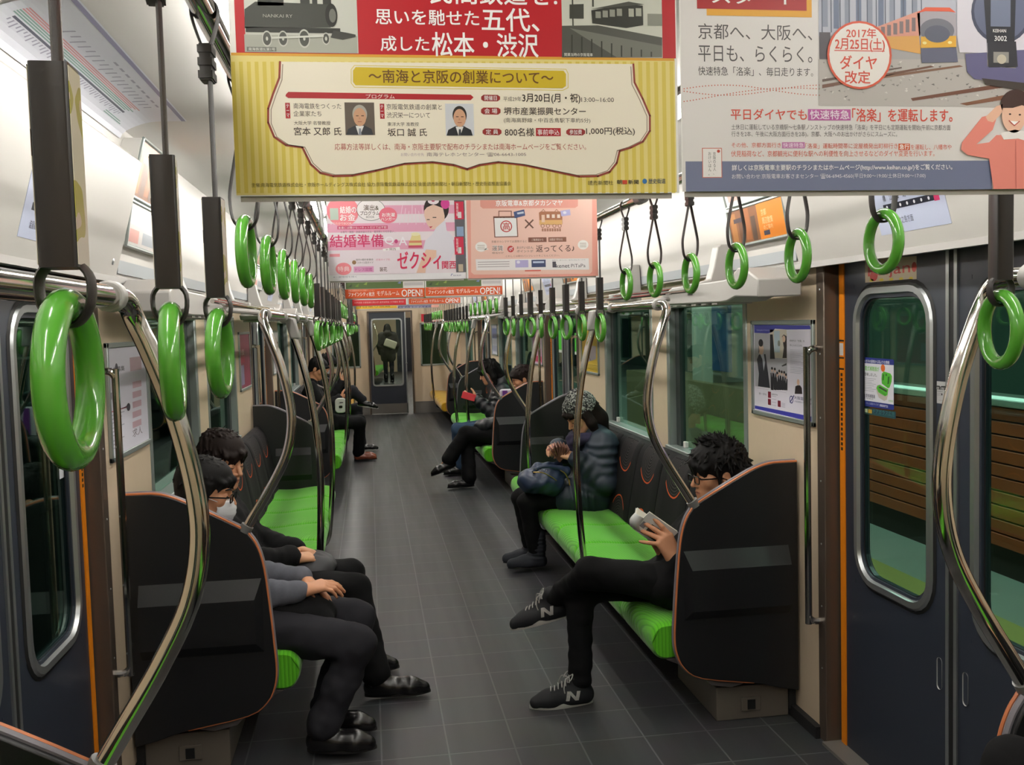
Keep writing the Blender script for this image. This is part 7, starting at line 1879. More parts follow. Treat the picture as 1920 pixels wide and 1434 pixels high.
def add_hand(bl, wrist, d, n, right, curls=(.5, .5, .5, .5), splay=(0, 0, 0, 0), thumb=(.5, .75, .3), size=1.0):
    d = unit(d)
    n = unit(V3(n) - d * (V3(n) @ d))
    s = np.cross(d, n) if right else np.cross(n, d)     # towards the thumb
    w = V3(wrist)
    z = size
    bl.cap(w - d * .02, w + d * .02, .027 * z, .024 * z, .012)
    for i, (a, off, r) in enumerate(((.027, 0, .0125), (.009, .004, .0130), (-.009, .001, .0125), (-.026, -.007, .0115))):
        kn = w + d * (.088 + off) * z + s * a * z
        bl.cap(w + d * .015 * z + s * a * .55 * z, kn, .0165 * z, r * z, .012)
        ang = splay[i]
        dd = unit(d * math.cos(ang) - s * math.sin(ang))
        p, rr = kn, .0098 if i < 3 else .0086
        c = curls[i]
        for j, ln in enumerate(FING[i]):
            c_ = c * (0.9, 1.0, 0.6)[j]
            axis = np.cross(dd, n)
            nn = np.cross(axis, dd)
            dd = unit(dd * math.cos(c_) + nn * math.sin(c_))
            q = p + dd * ln * z
            bl.cap(p, q, rr * z, (rr - .0009) * z, .004)
            p, rr = q, rr - .0009
    p = w + d * .022 * z + s * .020 * z
    for j, (ln, r) in enumerate(((.044, .0145), (.033, .0110), (.027, .0098))):
        v = unit(d * (thumb[0] + .2 * j) + s * (thumb[1] - .22 * j) + n * thumb[2])
        q = p + v * ln * z
        bl.cap(p, q, r * z, (r - .0012) * z, .007)
        p = q
    return w + d * .07 * z


M('skin', 'D9A27E', 0.5, spec=0.4, var=0.05, vscale=60)
M('skin_warm', 'CF9470', 0.5, spec=0.4, var=0.05, vscale=60)
M('lips', 'B5705E', 0.45)
M('hair_black', '0D0B0B', 0.68, spec=0.22, bump=0.35, bscale=420)
M('hair_brown', '1C1310', 0.68, spec=0.22, bump=0.35, bscale=420)
M('eye_dark', '120C0A', 0.2)
M('frame_black', '0D0D0E', 0.25)
M('cloth_black', '0D0D0F', 0.85, spec=0.2, bump=0.25, bscale=700, var=0.15, vscale=25)
M('cloth_trouser', '25252A', 0.85, spec=0.2, bump=0.25, bscale=900, var=0.10, vscale=25)
M('cloth_grey', '5C5E66', 0.85, spec=0.2, bump=0.3, bscale=900, var=0.12, vscale=120)
M('leather_black', '101012', 0.28, bump=0.15, bscale=150)
M('down_navy', '2B3440', 0.5, spec=0.35, bump=0.15, bscale=300, var=0.1, vscale=15)
M('down_black', '15171D', 0.45, spec=0.4, bump=0.15, bscale=300)
M('jean', '33475F', 0.85, spec=0.2, bump=0.3, bscale=900, var=0.15, vscale=30)
M('shoe_black', '121113', 0.25, bump=0.08)
M('shoe_brown', '7A3A24', 0.3, bump=0.08)
M('sole_white', 'C9C7C2', 0.6)
M('sole_dark', '1A1817', 0.7)
M('lace', 'B8B6B2', 0.7)
M('shirt_white', 'DCDCE0', 0.7)
M('mask_white', 'F6F7F9', 0.7, bump=0.1)


def creases(amp, n=9):
    """soft random folds: a handful of plane waves of different length and heading"""
    w = rng.normal(0, 1, (n, 3))
    w = w / np.linalg.norm(w, axis=1)[:, None] * np.linspace(26, 120, n)[:, None]
    ph = rng.uniform(0, 6.3, n)
    a = amp * np.linspace(1.0, .35, n)
    return lambda x, y, z: sum(a[i] * np.sin(w[i, 0] * x + w[i, 1] * y + w[i, 2] * z + ph[i]) for i in range(n)) * .6


def person(spec):
    g = lambda k, dflt=None: spec.get(k, dflt)
    t = thing('person', spec['label'], 'person', (*V3(spec['pel'])[:2], 0.0), world=True)
    fine = spec.get('step', .011)
    hs = spec.get('hstep', .0034)
    o, fwd = V3(spec['head']), spec['fwd']
    B = frame(fwd, spec.get('up', (0, 0, 1)))
    pel, chest, neck = V3(spec['pel']), V3(spec['chest']), V3(spec['neck'])
    J = {k: V3(v) for k, v in spec.items() if k in ('shL', 'shR', 'elL', 'elR', 'wrL', 'wrR', 'hipL', 'hipR', 'knL', 'knR', 'anL', 'anR', 'toL', 'toR')}
    hsz = spec.get('hsize', 1.0)
    # ---- skin: one continuous body
    b = Blob()
    for c in 'LR':
        hip, sh = J['hip' + c], J['sh' + c]
        b.cap(hip, (hip + sh) / 2, .085, .080, .05).cap((hip + sh) / 2, sh * .8 + neck * .2, .085, .060, .05)
        b.chain([sh, J['el' + c], J['wr' + c]], [.047, .036, .026], .02)
        b.chain([hip, J['kn' + c], J['an' + c]], [.078, .050, .036], .03)
        b.cap(J['an' + c], J['an' + c] * .65 + J['to' + c] * .35 - V3(0, 0, .018), .028, .017, .02)
    b.cap(pel, chest, .09, .10, .05).cap(chest, neck, .09, .055, .05)
    W = add_head(b, o, B, neck, hsz, g('nose', 1.0))
    hb = 0.135 * hsz
    boxes = [(o - hb, o + hb, hs)]
    for c in 'LR':
        h = g('hand' + c)
        if h:
            ctr = add_hand(b, J['wr' + c], h['d'], h['n'], c == 'R', **{k: v for k, v in h.items() if k not in 'dn'})
            boxes.append((ctr - .10, ctr + .10, max(hs, .0038)))
    Vv, Q = b.grow(fine * 1.3, boxes)
    ctr = (Vv[Q].mean(1) - o) @ B / hsz
    idx = np.zeros(len(Q))
    lip = (np.abs(ctr[:, 0]) < .021) & (ctr[:, 1] > .076) & (np.abs(ctr[:, 2] + .0655) < .0095 - .25 * np.abs(ctr[:, 0]))
    idx[lip] = 1
    O('body', raw_mesh('body', Vv, Q, [g('skin', 'skin'), 'lips'], idx), None, t)
    # ---- jacket
    jk = spec['jacket']
    b = Blob()
    pad = jk.get('pad', .014)
    puff = jk.get('puff', 0)
    for c in 'LR':
        hip, sh = J['hip' + c], J['sh' + c]
        low = hip * (1 - jk.get('hem', .1)) + sh * jk.get('hem', .1)
        wt = (puff, 4, 0.5) if puff else None
        b.cap(low, (hip + sh) / 2, .090 + pad, .088 + pad, .05, wt)
        b.cap((hip + sh) / 2, sh * .8 + neck * .2, .092 + pad, .058 + pad, .05, wt)
        ws = (puff, 4, 1.0) if puff else (0.0018, 5, 1.0)
        fa = unit(J['el' + c] - J['wr' + c])
        b.cap(sh, J['el' + c], .052 + pad, .044 + pad, .02, ws)
        b.cap(J['el' + c], J['wr' + c] + fa * .012, .045 + pad, .034 + pad * .8, .02, ws)
        if jk.get('skirt'):
            b.cap(hip, hip + (J['kn' + c] - hip) * jk['skirt'], .100 + pad, .080 + pad, .04, wt)
    b.cap(pel * .7 + chest * .3, chest, .10 + pad, .105 + pad, .05).cap(chest, neck, .095 + pad, .045 + pad, .05)
    nd = unit(o - neck)
    cr = jk.get('collar', .052)
    b.cap(neck - nd * .03, neck + nd * jk.get('collar_h', .012), cr + .022, cr + .012, .02)
    if jk.get('hood'):
        hc = V3(jk['hood'])
        b.ell(hc, (.11, .14, .085), frame(fwd), .03)
    rumple = creases(jk.get('amp', .0025))
    Vv, Q = b.grow(jk.get('step', fine * .8), disp=rumple)
    ja = O(jk.get('name', 'jacket'), raw_mesh('jacket', Vv, Q, [jk['mat']]), None, t)
    if jk.get('cuff'):
        for c in 'LR':
            if g('hand' + c):
                fa = unit(J['el' + c] - J['wr' + c])
                O('cuff', MB().tube([J['wr' + c] + fa * .03, J['wr' + c] - fa * .006], [.034, .0335], 16), jk['cuff'], ja)
    # ---- trousers
    tr = spec['trousers']
    b = Blob()
    for c in 'LR':
        w = tr.get('w', 1.0)
        kn, an = J['kn' + c], J['an' + c]
        b.cap(J['hip' + c], kn, .092 * w, .066 * w, .03)
        b.cap(kn, kn + (an - kn) * .97, .064 * w, tr.get('hemr', .055), .025, (.0012, 7, 0.0))
    b.cap(J['hipL'], J['hipR'], .098, .098, .04)
    Vv, Q = b.grow(fine * .85, disp=creases(tr.get('amp', .0024)))
    O('trousers', raw_mesh('trousers', Vv, Q, [tr['mat']]), None, t)
    # ---- shoes
    so = spec['shoes']
    for c in 'LR':
        an, to = J['an' + c], J['to' + c]
        shoe(t, an, to, so, g('ftilt' + c, 0.0))
    # ---- hair
    hr = g('hair')
    if hr:
        b = Blob()
        X = lambda x, y, z: o + B @ (V3(x, y, z) * hsz)
        vol = hr.get('vol', 1.0)
        b.ell(X(0, -.024, .046), V3(.083, .103, .090) * (0.94 + .06 * vol) * hsz, B, .02)
        b.ell(X(0, .005, .070), V3(.074, .088, .066) * vol * hsz, B, .02)
        b.ell(X(0, -.060, -.015), V3(.066, .052, .062) * hsz, B, .03)
        for s in (1, -1):
            b.cap(X(s * .074, .022, .045), X(s * .075, .016, hr.get('burn', -.012)), .011, .006, .01)
        if hr.get('long'):
            for s in (1, -1):
                b.chain([X(s * .070, -.010, .03), X(s * .082, -.012, -.05), X(s * .080, -.010, -hr['long'])], [.030, .032, .018], .02)
            b.chain([X(0, -.075, .02), X(0, -.095, -.08), X(0, -.085, -hr['long'])], [.065, .065, .04], .03)
        b.ell(X(0, .108, -.030), V3(.066, .062, .078) * hsz, B, .012, True)
        r2 = np.random.default_rng(hr.get('seed', 1))
        n = hr.get('tufts', 120)
        for i in range(n):
            th = r2.uniform(0, 2 * math.pi)
            ph = r2.uniform(0.05, 1.75)
            dx, dy, dz = math.sin(ph) * math.cos(th), math.sin(ph) * math.sin(th), math.cos(ph)
            if dy > .45 and dz < .30:
                continue
            p = V3(dx * .082 * vol, dy * .102 * vol - .02, dz * .090 * vol + .047)
            flow = V3(dx * .5, dy * .5 + hr.get('fwd', .35) * (dz > .2), -0.75 if dz < .75 else .1) + r2.normal(0, hr.get('mess', .3), 3) + V3(0, 0, hr.get('lift', 0))
            flow = flow / np.linalg.norm(flow)
            ln = r2.uniform(.6, 1.2) * hr.get('len', .04)
            b.cap(X(*(p - flow * .012)), X(*(p + flow * ln)), hr.get('tr', .0075), .0016, .005)
        for i in range(hr.get('fringe', 14)):
            x = -.058 + .116 * (i + .5) / hr.get('fringe', 14)
            y0, z0 = .078 + hr.get('fr_y', 0) - abs(x) * .55, .090 - abs(x) * .3
            ln = hr.get('fr_len', .055) * r2.uniform(.75, 1.2)
            b.chain([X(x, y0 - .01, z0), X(x + r2.normal(0, .006), y0 + .030, z0 - ln * .45), X(x + r2.normal(0, .010), y0 + .027 - abs(x) * .2, z0 - ln)], [.013, .010, .003], .008)
        Vv, Q = b.grow(.0062 if hs < .005 else .009, [(o - .16, o + .16, max(hs, .0036))])
        O('hair', raw_mesh('hair', Vv, Q, [hr.get('mat', 'hair_black')]), None, t)
    # ---- eyes and brows
    if hs < .006:
        for s in (1, -1):
            Z = lambda x, y, z: o + B @ (V3(x, y, z) * hsz)
            if g('eyes', 'open') == 'open':
                O('eye', MB().ball(Z(s * .0305, .0835, -.0015), (.0105, .0035, .0042), 12, 8, rot=Matrix(B.tolist())), 'eye_dark', t)
            else:
                O('eyelashes', MB().tube([Z(s * .0205, .0845, -.004), Z(s * .030, .0872, -.0065), Z(s * .0405, .0820, -.004)], .0013, 6), 'eye_dark', t)
            O('eyebrow', MB().tube([Z(s * .014, .0945, .0235), Z(s * .030, .0915, .029), Z(s * .047, .0775, .0255)], [.0028, .0034, .0018], 6, flat=.7), 'hair_black', t)
    gl = g('glasses')
    if gl:
        Z = lambda x, y, z: o + B @ (V3(x, y, z) * hsz)
        gt = MB()
        for s in (1, -1):
            q = [Z(s * .0335 + .0225 * cx, .1015 - .010 * abs(s * .0335 + .0225 * cx - s * .012), -.006 + .0155 * cz) for cx, cz in rrect(-1, 1, -1, 1, .55, 4)]
            gt.tube(q, .0025, 6, closed=True)
            gt.tube([Z(s * .056, .096, .001), Z(s * .072, .085, .001), Z(s * .0805, .01, -.002), Z(s * .080, -.012, -.012)], .0029, 6)
        gt.tube([Z(-.011, .1005, -.002), Z(0, .103, .001), Z(.011, .1005, -.002)], .0017, 6)
        O('glasses', gt, 'frame_black', t)
    if g('mask'):
        Z = lambda x, y, z: o + B @ (V3(x, y, z) * hsz)
        mb, nu, nv = MB(), 15, 11
        vs = []
        for j in range(nv):
            v = j / (nv - 1)
            for i in range(nu):
                u = -1 + 2 * i / (nu - 1)
                x = .062 * u * (1 - .12 * abs(2 * v - 1))
                y = .112 - .052 * u * u - .016 * (2 * v - 1) ** 2 + .006 * math.cos(u * 2) + .0015 * math.sin(v * 22) - .012 * (v < .05)
                vs.append(Z(x, y, -.012 - .088 * v))
        mb.add(vs, [(j * nu + i, j * nu + i + 1, (j + 1) * nu + i + 1, (j + 1) * nu + i) for j in range(nv - 1) for i in range(nu - 1)])
        mk = O('face_mask', mb, 'mask_white', t)
        sm = mk.modifiers.new('thick', 'SOLIDIFY')
        sm.thickness = .0015
        for s in (1, -1):
            st = MB()
            for z0, z1 in ((-.020, .012), (-.092, -.034)):
                st.tube([Z(s * .060, .062, z0), Z(s * .078, .020, (z0 + z1) / 2), Z(s * .082, -.020, z1)], .0013, 6)
            O('mask_strap', st, 'mask_white', mk)
    return t, W


def shoe(t, an, to, so, tilt=0.0):
    """ankle and toe points give the heading; sole follows the foot"""
    kind = so['kind']
    d = unit(to - an - V3(0, 0, (to - an)[2]) * (1 - tilt))
    side = unit(np.cross(d, (0, 0, 1)))
    upv = np.cross(side, d)
    Bs = np.stack([side, d, upv], 1)
    base = V3(an) - upv * so.get('drop', .085)
    P = lambda x, y, z: base + Bs @ V3(x, y, z)
    ln = so.get('len', .262)
    b = Blob()
    h = -.055
    if kind == 'boot':
        b.chain([P(0, h + .03, .03), P(0, ln * .52 + h, .028), P(0, ln + h - .03, .026)], [.043, .048, .036], .03)
        b.chain([P(0, .0, .05), P(0, -.005, .13), P(0, -.005, .20)], [.050, .052, .058], .03, (.004, 3, 0))
    else:
        b.chain([P(0, h + .035, .035), P(0, ln * .35 + h, .036), P(.0, ln * .68 + h, .026), P(0, ln + h - .030, .020)], [.034, .038, .039, .028], .045)
        b.chain([P(0, h + .045, .05), P(0, .004, .105)], [.034, .040], .04)
        if kind == 'sneaker':
            b.chain([P(0, .035, .088), P(0, .075, .070), P(0, .115, .050)], [.020, .021, .018], .012)
    b.ell(P(0, ln / 2 + h, -.10), (.2, .3, .112), Bs, .004, True)
    Vv, Q = b.grow(so.get('step', .0055))
    ctr = (Vv[Q].mean(1) - base) @ Bs
    sh = O('shoe', raw_mesh('shoe', Vv, Q, [so['mat']]), None, t)
    # sole: outline extruded
    prof = []
    for a in range(32):
        q = 2 * math.pi * a / 32
        y = math.cos(q)
        wdt = (.045 if kind == 'sneaker' else .042) + .006 * math.sin(y * 2.2)
        prof.append((wdt * math.sin(q) * (1 - .30 * max(0, y) ** 3), ln / 2 + h + y * ln / 2))
    mb = MB()
    n = len(prof)
    th = .030 if kind == 'sneaker' else .022
    vs = [P(x * .97, y, .001) for x, y in prof] + [P(x, y, th * .4) for x, y in prof] + [P(x * .96, y * .99, th * (1.15 - .45 * min(1, max(0, y / (ln / 2)))))  for x, y in prof]
    mb.add(vs, [tuple(range(n))[::-1], tuple(range(2 * n, 3 * n))] + [(r * n + i, r * n + (i + 1) % n, (r + 1) * n + (i + 1) % n, (r + 1) * n + i) for r in range(2) for i in range(n)])
    O('sole', mb, so.get('sole', 'sole_dark'), sh)
    if kind == 'sneaker':
        loc = (Vv - base) @ Bs

        def side_x(y, z, s):
            m = (np.abs(loc[:, 1] - y) < .008) & (np.abs(loc[:, 2] - z) < .008) & (loc[:, 0] * s > 0)
            return (np.abs(loc[m, 0]).max() if m.any() else .035)

        def top_z(x, y):
            m = (np.abs(loc[:, 1] - y) < .007) & (np.abs(loc[:, 0] - x) < .007)
            return (loc[m, 2].max() if m.any() else .05)
        for s in (1, -1):
            pl = MB()

            def S(u, v, e, s=s):
                y, z = (.004 + u * .070 if s > 0 else .074 - u * .070), .034 + v * .036
                return P(s * (side_x(y, z, s) + e), y, z)
            for a, b, c, d in (((.0, 0), (.2, 0), (.32, 1), (.12, 1)), ((.12, 1), (.34, 1), (.78, 0), (.56, 0)), ((.56, 0), (.76, 0), (.9, 1), (.7, 1))):
                g = 5
                bl = lambda p, q: tuple((a[k] * (1 - p) + b[k] * p) * (1 - q) + (d[k] * (1 - p) + c[k] * p) * q for k in (0, 1))
                vs = [S(*bl(i / g, j / g), e) for e in (.0022, -.004) for j in range(g + 1) for i in range(g + 1)]
                n1 = (g + 1) ** 2
                fs = [(j * (g + 1) + i, j * (g + 1) + i + 1, (j + 1) * (g + 1) + i + 1, (j + 1) * (g + 1) + i) for j in range(g) for i in range(g)]
                rim = [i for i in range(g)] + [g + j * (g + 1) for j in range(g)] + [(g + 1) * g + g - i for i in range(g)] + [(g + 1) * (g - j) for j in range(g)]
                fs += [(p, rim[(k + 1) % len(rim)], rim[(k + 1) % len(rim)] + n1, p + n1) for k, p in enumerate(rim)]
                pl.add(vs, fs)
            O('side_letter', pl, 'lace', sh, smooth=False)
        lc = MB()
        for k in range(6):
            y = .046 + k * .016
            Z = lambda x, yy, e=.001: P(x, yy, top_z(x, yy) + e)
            lc.tube([Z(-.024, y + .006), Z(-.014, y + .004), Z(-.004, y + .001, .002), Z(.006, y - .001, .002), Z(.016, y - .003), Z(.024, y - .005)], .0026, 6)
        for s in (1, -1):
            t0 = top_z(0, .052)
            lc.tube(spline([P(0, .050, t0 + .004), P(s * .020, .036, t0 + .022), P(s * .042, .048, t0 + .010), P(s * .034, .062, t0 - .006), P(s * .008, .056, t0 + .004)], 4), .0024, 6)
            lc.tube(spline([P(0, .050, t0 + .004), P(s * .028, .070, t0 + .004), P(s * .044, .080, t0 - .024), P(s * .047, .078, t0 - .045)], 4), .0024, 6)
        O('laces', lc, 'lace', sh)


# ---- the young man reading, right-hand bench beside the first partition (his left side towards us)
person(dict(label='seated man in black with glasses and tousled hair reading a small book', step=.010, hstep=.0030,
            head=(1.041, 3.85, .942), fwd=(-1, -.08, -.07), pel=(.88, 3.86, .50), chest=(1.05, 3.86, .75), neck=(1.095, 3.86, .838),
            shL=(1.075, 3.695, .785), shR=(1.075, 4.025, .785), elL=(1.00, 3.665, .545), wrL=(.820, 3.735, .620), elR=(.985, 4.01, .56), wrR=(.826, 3.90, .612),
            hipL=(.88, 3.775, .495), hipR=(.88, 3.945, .480), knL=(.478, 3.795, .578), anL=(.372, 4.02, .415), toL=(.195, 4.05, .372), ftiltL=1.0,
            knR=(.468, 3.93, .475), anR=(.447, 3.885, .088), toR=(.25, 3.875, .03),
            handL=dict(d=(-.42, .12, .90), n=(-.15, .98, .05), curls=(.12, .30, .5, .35), splay=(.25, .45, .60, .95), thumb=(.75, .15, .25), size=1.10),
            handR=dict(d=(-.45, -.22, .86), n=(.1, -.98, .0), curls=(.25, .3, .35, .4), splay=(.0, .1, .2, .3), thumb=(.7, .3, .3)),
            jacket=dict(mat='cloth_black', pad=.012, amp=.003, hem=.0, skirt=.25), trousers=dict(mat='cloth_black', w=.93, hemr=.047, amp=.0034),
            shoes=dict(kind='sneaker', mat=M('sneaker_navy', '101218', 0.7, bump=0.2, bscale=500), sole='sole_white', len=.275, drop=.088),
            hair=dict(vol=1.14, tufts=420, len=.046, mess=.30, lift=.32, fwd=.6, fringe=26, fr_len=.066, seed=4, burn=-.062), glasses=True, skin='skin_warm'))

# book in his hands: spine low, two halves standing open
bt = thing('book', 'small open paperback with white and dark green cover held by the reading man', 'book', (.73, 3.8, .7), world=True)
S0, hv = V3(.668, 3.815, .742), unit((.80, .0, -.60))
for q, wv in ((-1, unit((.46, -.42, .62))), (1, unit((.30, .62, .60)))):
    nv = unit(np.cross(hv, wv)) * (1 if q < 0 else -1)
    c = lambda a, b, e: S0 + hv * a + wv * b + nv * e
    cv = MB()
    vs = [c(a, b, e) for e in (0, .0012) for a, b in ((0, 0), (.150, 0), (.150, .108), (0, .108))]
    cv.add(vs, [(0, 1, 2, 3), (7, 6, 5, 4), (0, 4, 5, 1), (1, 5, 6, 2), (2, 6, 7, 3), (3, 7, 4, 0)])
    co = O('cover', cv, M('book_white', 'F6F8F4', 0.45), bt)
    pg = MB()
    e0, e1 = -.0002, -.009
    vs = [c(a, b, e) for e in (e0, e1) for a, b in ((.002, .001), (.148, .001), (.148, .106), (.002, .106))]
    pg.add(vs, [(0, 1, 2, 3), (7, 6, 5, 4), (0, 4, 5, 1), (1, 5, 6, 2), (2, 6, 7, 3), (3, 7, 4, 0)])
    O('pages', pg, M('book_page', 'F6F5E4', 0.7), bt)
    if q < 0:
        pp = MB()
        for (a0, a1, b0, b1, mi_) in ((.045, .146, .012, .070, 0), (.048, .085, .015, .066, 1), (.092, .13, .02, .05, 2), (.010, .032, .03, .06, 3)):
            pp.add([c(a, b, .0016 + .0002 * mi_) for a, b in ((a0, b0), (a1, b0), (a1, b1), (a0, b1))], [(0, 1, 2, 3)], mi_)
        O('cover_picture', pp, [ink('2F4A2E'), ink('6A5A58'), ink('4A6A3A'), ink('8A8A90')], co, smooth=False)
fl = MB()
fp = spline([S0 + V3(-.002, -.045, .075), S0 + V3(-.022, -.040, .050), S0 + V3(-.020, -.03, .022), S0 + V3(-.002, -.004, .004)], 5)
gp = spline([S0 + V3(.035, -.050, .050), S0 + V3(.02, -.045, .03), S0 + V3(.02, -.03, .01), S0 + V3(.035, -.004, -.02)], 5)
nn = len(fp)
fl.add([tuple(p) for p in fp] + [tuple(p) for p in gp], [(i, i + 1, nn + i + 1, nn + i) for i in range(nn - 1)])
fo = O('flap', fl, 'book_white', bt)
fo.modifiers.new('thick', 'SOLIDIFY').thickness = .0008

# ---- man with the mask, left bench beside the first partition (his right side towards us)
person(dict(label='seated man in grey jacket with white face mask and glasses, hands on his lap', step=.010, hstep=.0032,
            head=(-1.012, 3.80, .981), fwd=(.98, -.05, -.14), pel=(-.95, 3.80, .50), chest=(-1.08, 3.80, .77), neck=(-1.085, 3.80, .875),
            shR=(-1.08, 3.66, .82), shL=(-1.08, 3.97, .82), elR=(-.90, 3.665, .610), wrR=(-.668, 3.715, .600), elL=(-.90, 3.98, .62), wrL=(-.670, 3.865, .612),
            hipR=(-.95, 3.71, .49), hipL=(-.95, 3.89, .49), knR=(-.462, 3.645, .405), anR=(-.605, 3.60, .105), toR=(-.46, 3.585, .03), knL=(-.462, 3.865, .435), anL=(-.60, 3.80, .10), toL=(-.45, 3.77, .03),
            handR=dict(d=(.86, .28, .10), n=(.05, .30, -.95), curls=(.35, .42, .5, .55), splay=(0, .05, .1, .1), thumb=(.6, .6, .35)),
            handL=dict(d=(.62, -.38, -.35), n=(-.45, -.2, -.85), curls=(.25, .28, .3, .35), splay=(0, .05, .1, .15), thumb=(.6, .5, .3)),
            jacket=dict(mat='cloth_grey', pad=.014, amp=.0028, hem=.1, cuff='shirt_white', collar_h=.02), trousers=dict(mat='cloth_trouser', w=1.05, hemr=.062, amp=.0042),
            shoes=dict(kind='dress', mat='shoe_black', len=.26), glasses=True, mask=True, skin='skin_warm',
            hair=dict(vol=.98, tufts=260, len=.026, tr=.0062, mess=.10, fwd=.4, fringe=22, fr_len=.056, fr_y=-.010, seed=9, burn=-.035)))
b = Blob()
b.ell((-.70, 3.775, .520), (.125, .115, .060), None, .03).ell((-.80, 3.76, .545), (.08, .10, .06), None, .04).ell((-.60, 3.78, .49), (.06, .10, .055), None, .03)
b.cap((-.58, 3.70, .47), (-.64, 3.68, .42), .03, .02, .03)
Vv, Q = b.grow(.009, disp=lambda x, y, z: .005 * np.sin(60 * x + 25 * y + 30 * z) * np.sin(45 * y - 20 * x))
O('folded_coat', raw_mesh('folded_coat', Vv, Q, ['cloth_black']), None, None, 'black folded coat lying in the lap of the masked man', 'coat')

# ---- his neighbour, dozing
person(dict(label='dozing young man in black coat with long fringe beside the masked man', step=.011, hstep=.0034,
            head=(-1.034, 4.37, 1.024), fwd=(.80, -.52, -.20), pel=(-.97, 4.34, .50), chest=(-1.09, 4.35, .78), neck=(-1.095, 4.36, .895),
            shR=(-1.08, 4.19, .835), shL=(-1.08, 4.52, .835), elR=(-.93, 4.15, .62), wrR=(-.74, 4.24, .605), elL=(-.93, 4.56, .62), wrL=(-.74, 4.44, .60),
            hipR=(-.97, 4.25, .49), hipL=(-.97, 4.43, .49), knR=(-.475, 4.225, .462), anR=(-.395, 4.12, .098), toR=(-.18, 4.115, .03), knL=(-.50, 4.44, .47), anL=(-.52, 4.44, .098), toL=(-.30, 4.44, .03),
            handR=dict(d=(.8, .5, -.1), n=(.0, .3, -.95)), handL=dict(d=(.8, -.5, -.1), n=(.0, -.3, -.95)), eyes='closed',
            jacket=dict(mat='cloth_black', pad=.022, amp=.004, hem=.0, skirt=.3, collar_h=.02), trousers=dict(mat='cloth_black', w=1.0, hemr=.06),
            shoes=dict(kind='dress', mat='shoe_black', len=.285), hair=dict(vol=1.02, tufts=300, len=.032, tr=.0062, mess=.12, fwd=.55, fringe=18, fr_len=.064, fr_y=-.004, seed=21, burn=-.04, mat='hair_brown')))
b = Blob()
b.ell((-.67, 4.37, .535), (.115, .15, .055), None, .03).cap((-.60, 4.30, .55), (-.76, 4.30, .575), .035, .04, .03).cap((-.60, 4.47, .53), (-.75, 4.46, .56), .03, .035, .03)
Vv, Q = b.grow(.009, disp=lambda x, y, z: .004 * np.sin(50 * x + 30 * y) * np.sin(40 * z - 35 * y))
O('backpack', raw_mesh('backpack', Vv, Q, [M('bag_grey', '37383B', 0.7, bump=0.3, bscale=400)]), None, None, 'dark grey soft backpack lying in the lap of the dozing man', 'bag')

# ---- woman in the knitted hat
person(dict(label='woman in speckled knit hat and dark blue padded coat looking into her wallet', step=.011, hstep=.0038,
            head=(.962, 6.10, .985), fwd=(-.86, -.22, -.46), pel=(1.02, 6.10, .50), chest=(1.07, 6.10, .74), neck=(1.055, 6.10, .862),
            shL=(1.075, 5.945, .815), shR=(1.075, 6.26, .815), elL=(1.065, 5.885, .585), wrL=(.885, 5.955, .735), elR=(.97, 6.30, .63), wrR=(.815, 6.155, .785),
            hipL=(1.0, 6.01, .49), hipR=(1.0, 6.19, .49), knL=(.580, 6.02, .455), knR=(.565, 6.17, .460), anL=(.640, 6.06, .115), anR=(.630, 6.21, .115), toL=(.47, 6.05, .03), toR=(.46, 6.20, .03),
            handL=dict(d=(-.85, .35, .35), n=(-.2, .75, -.5), curls=(.5, .55, .6, .6), thumb=(.8, .3, .4)), handR=dict(d=(-.6, -.75, .15), n=(.2, -.3, -.9), curls=(.5, .55, .6, .6), thumb=(.8, .3, .4)),
            jacket=dict(mat='down_navy', pad=.034, puff=.007, amp=.003, hem=.0, skirt=.38, collar_h=.03), trousers=dict(mat='cloth_black', w=.92, hemr=.05),
            shoes=dict(kind='boot', mat=M('boot_navy', '23262E', 0.8, bump=0.3, bscale=400), len=.245), hair=dict(vol=1.0, tufts=40, len=.05, mess=.12, long=.20, fringe=12, fr_len=.06, seed=5, mat='hair_brown')))
hb = Blob()
Bh = frame((-.86, -.22, -.46))
ho = V3(.962, 6.10, .985)
hb.ell(ho + Bh @ V3(0, -.020, .062), (.098, .116, .098), Bh, .02).ell(ho + Bh @ V3(0, -.025, .155), (.045, .045, .022), Bh, .03)
hb.ell(ho + Bh @ V3(0, .03, -.085), (.16, .17, .105), Bh, .01, True)
Vv, Q = hb.grow(.0048, disp=lambda x, y, z: .0045 * np.sin(190 * z + 60 * x) * np.sin(170 * x + 150 * y))


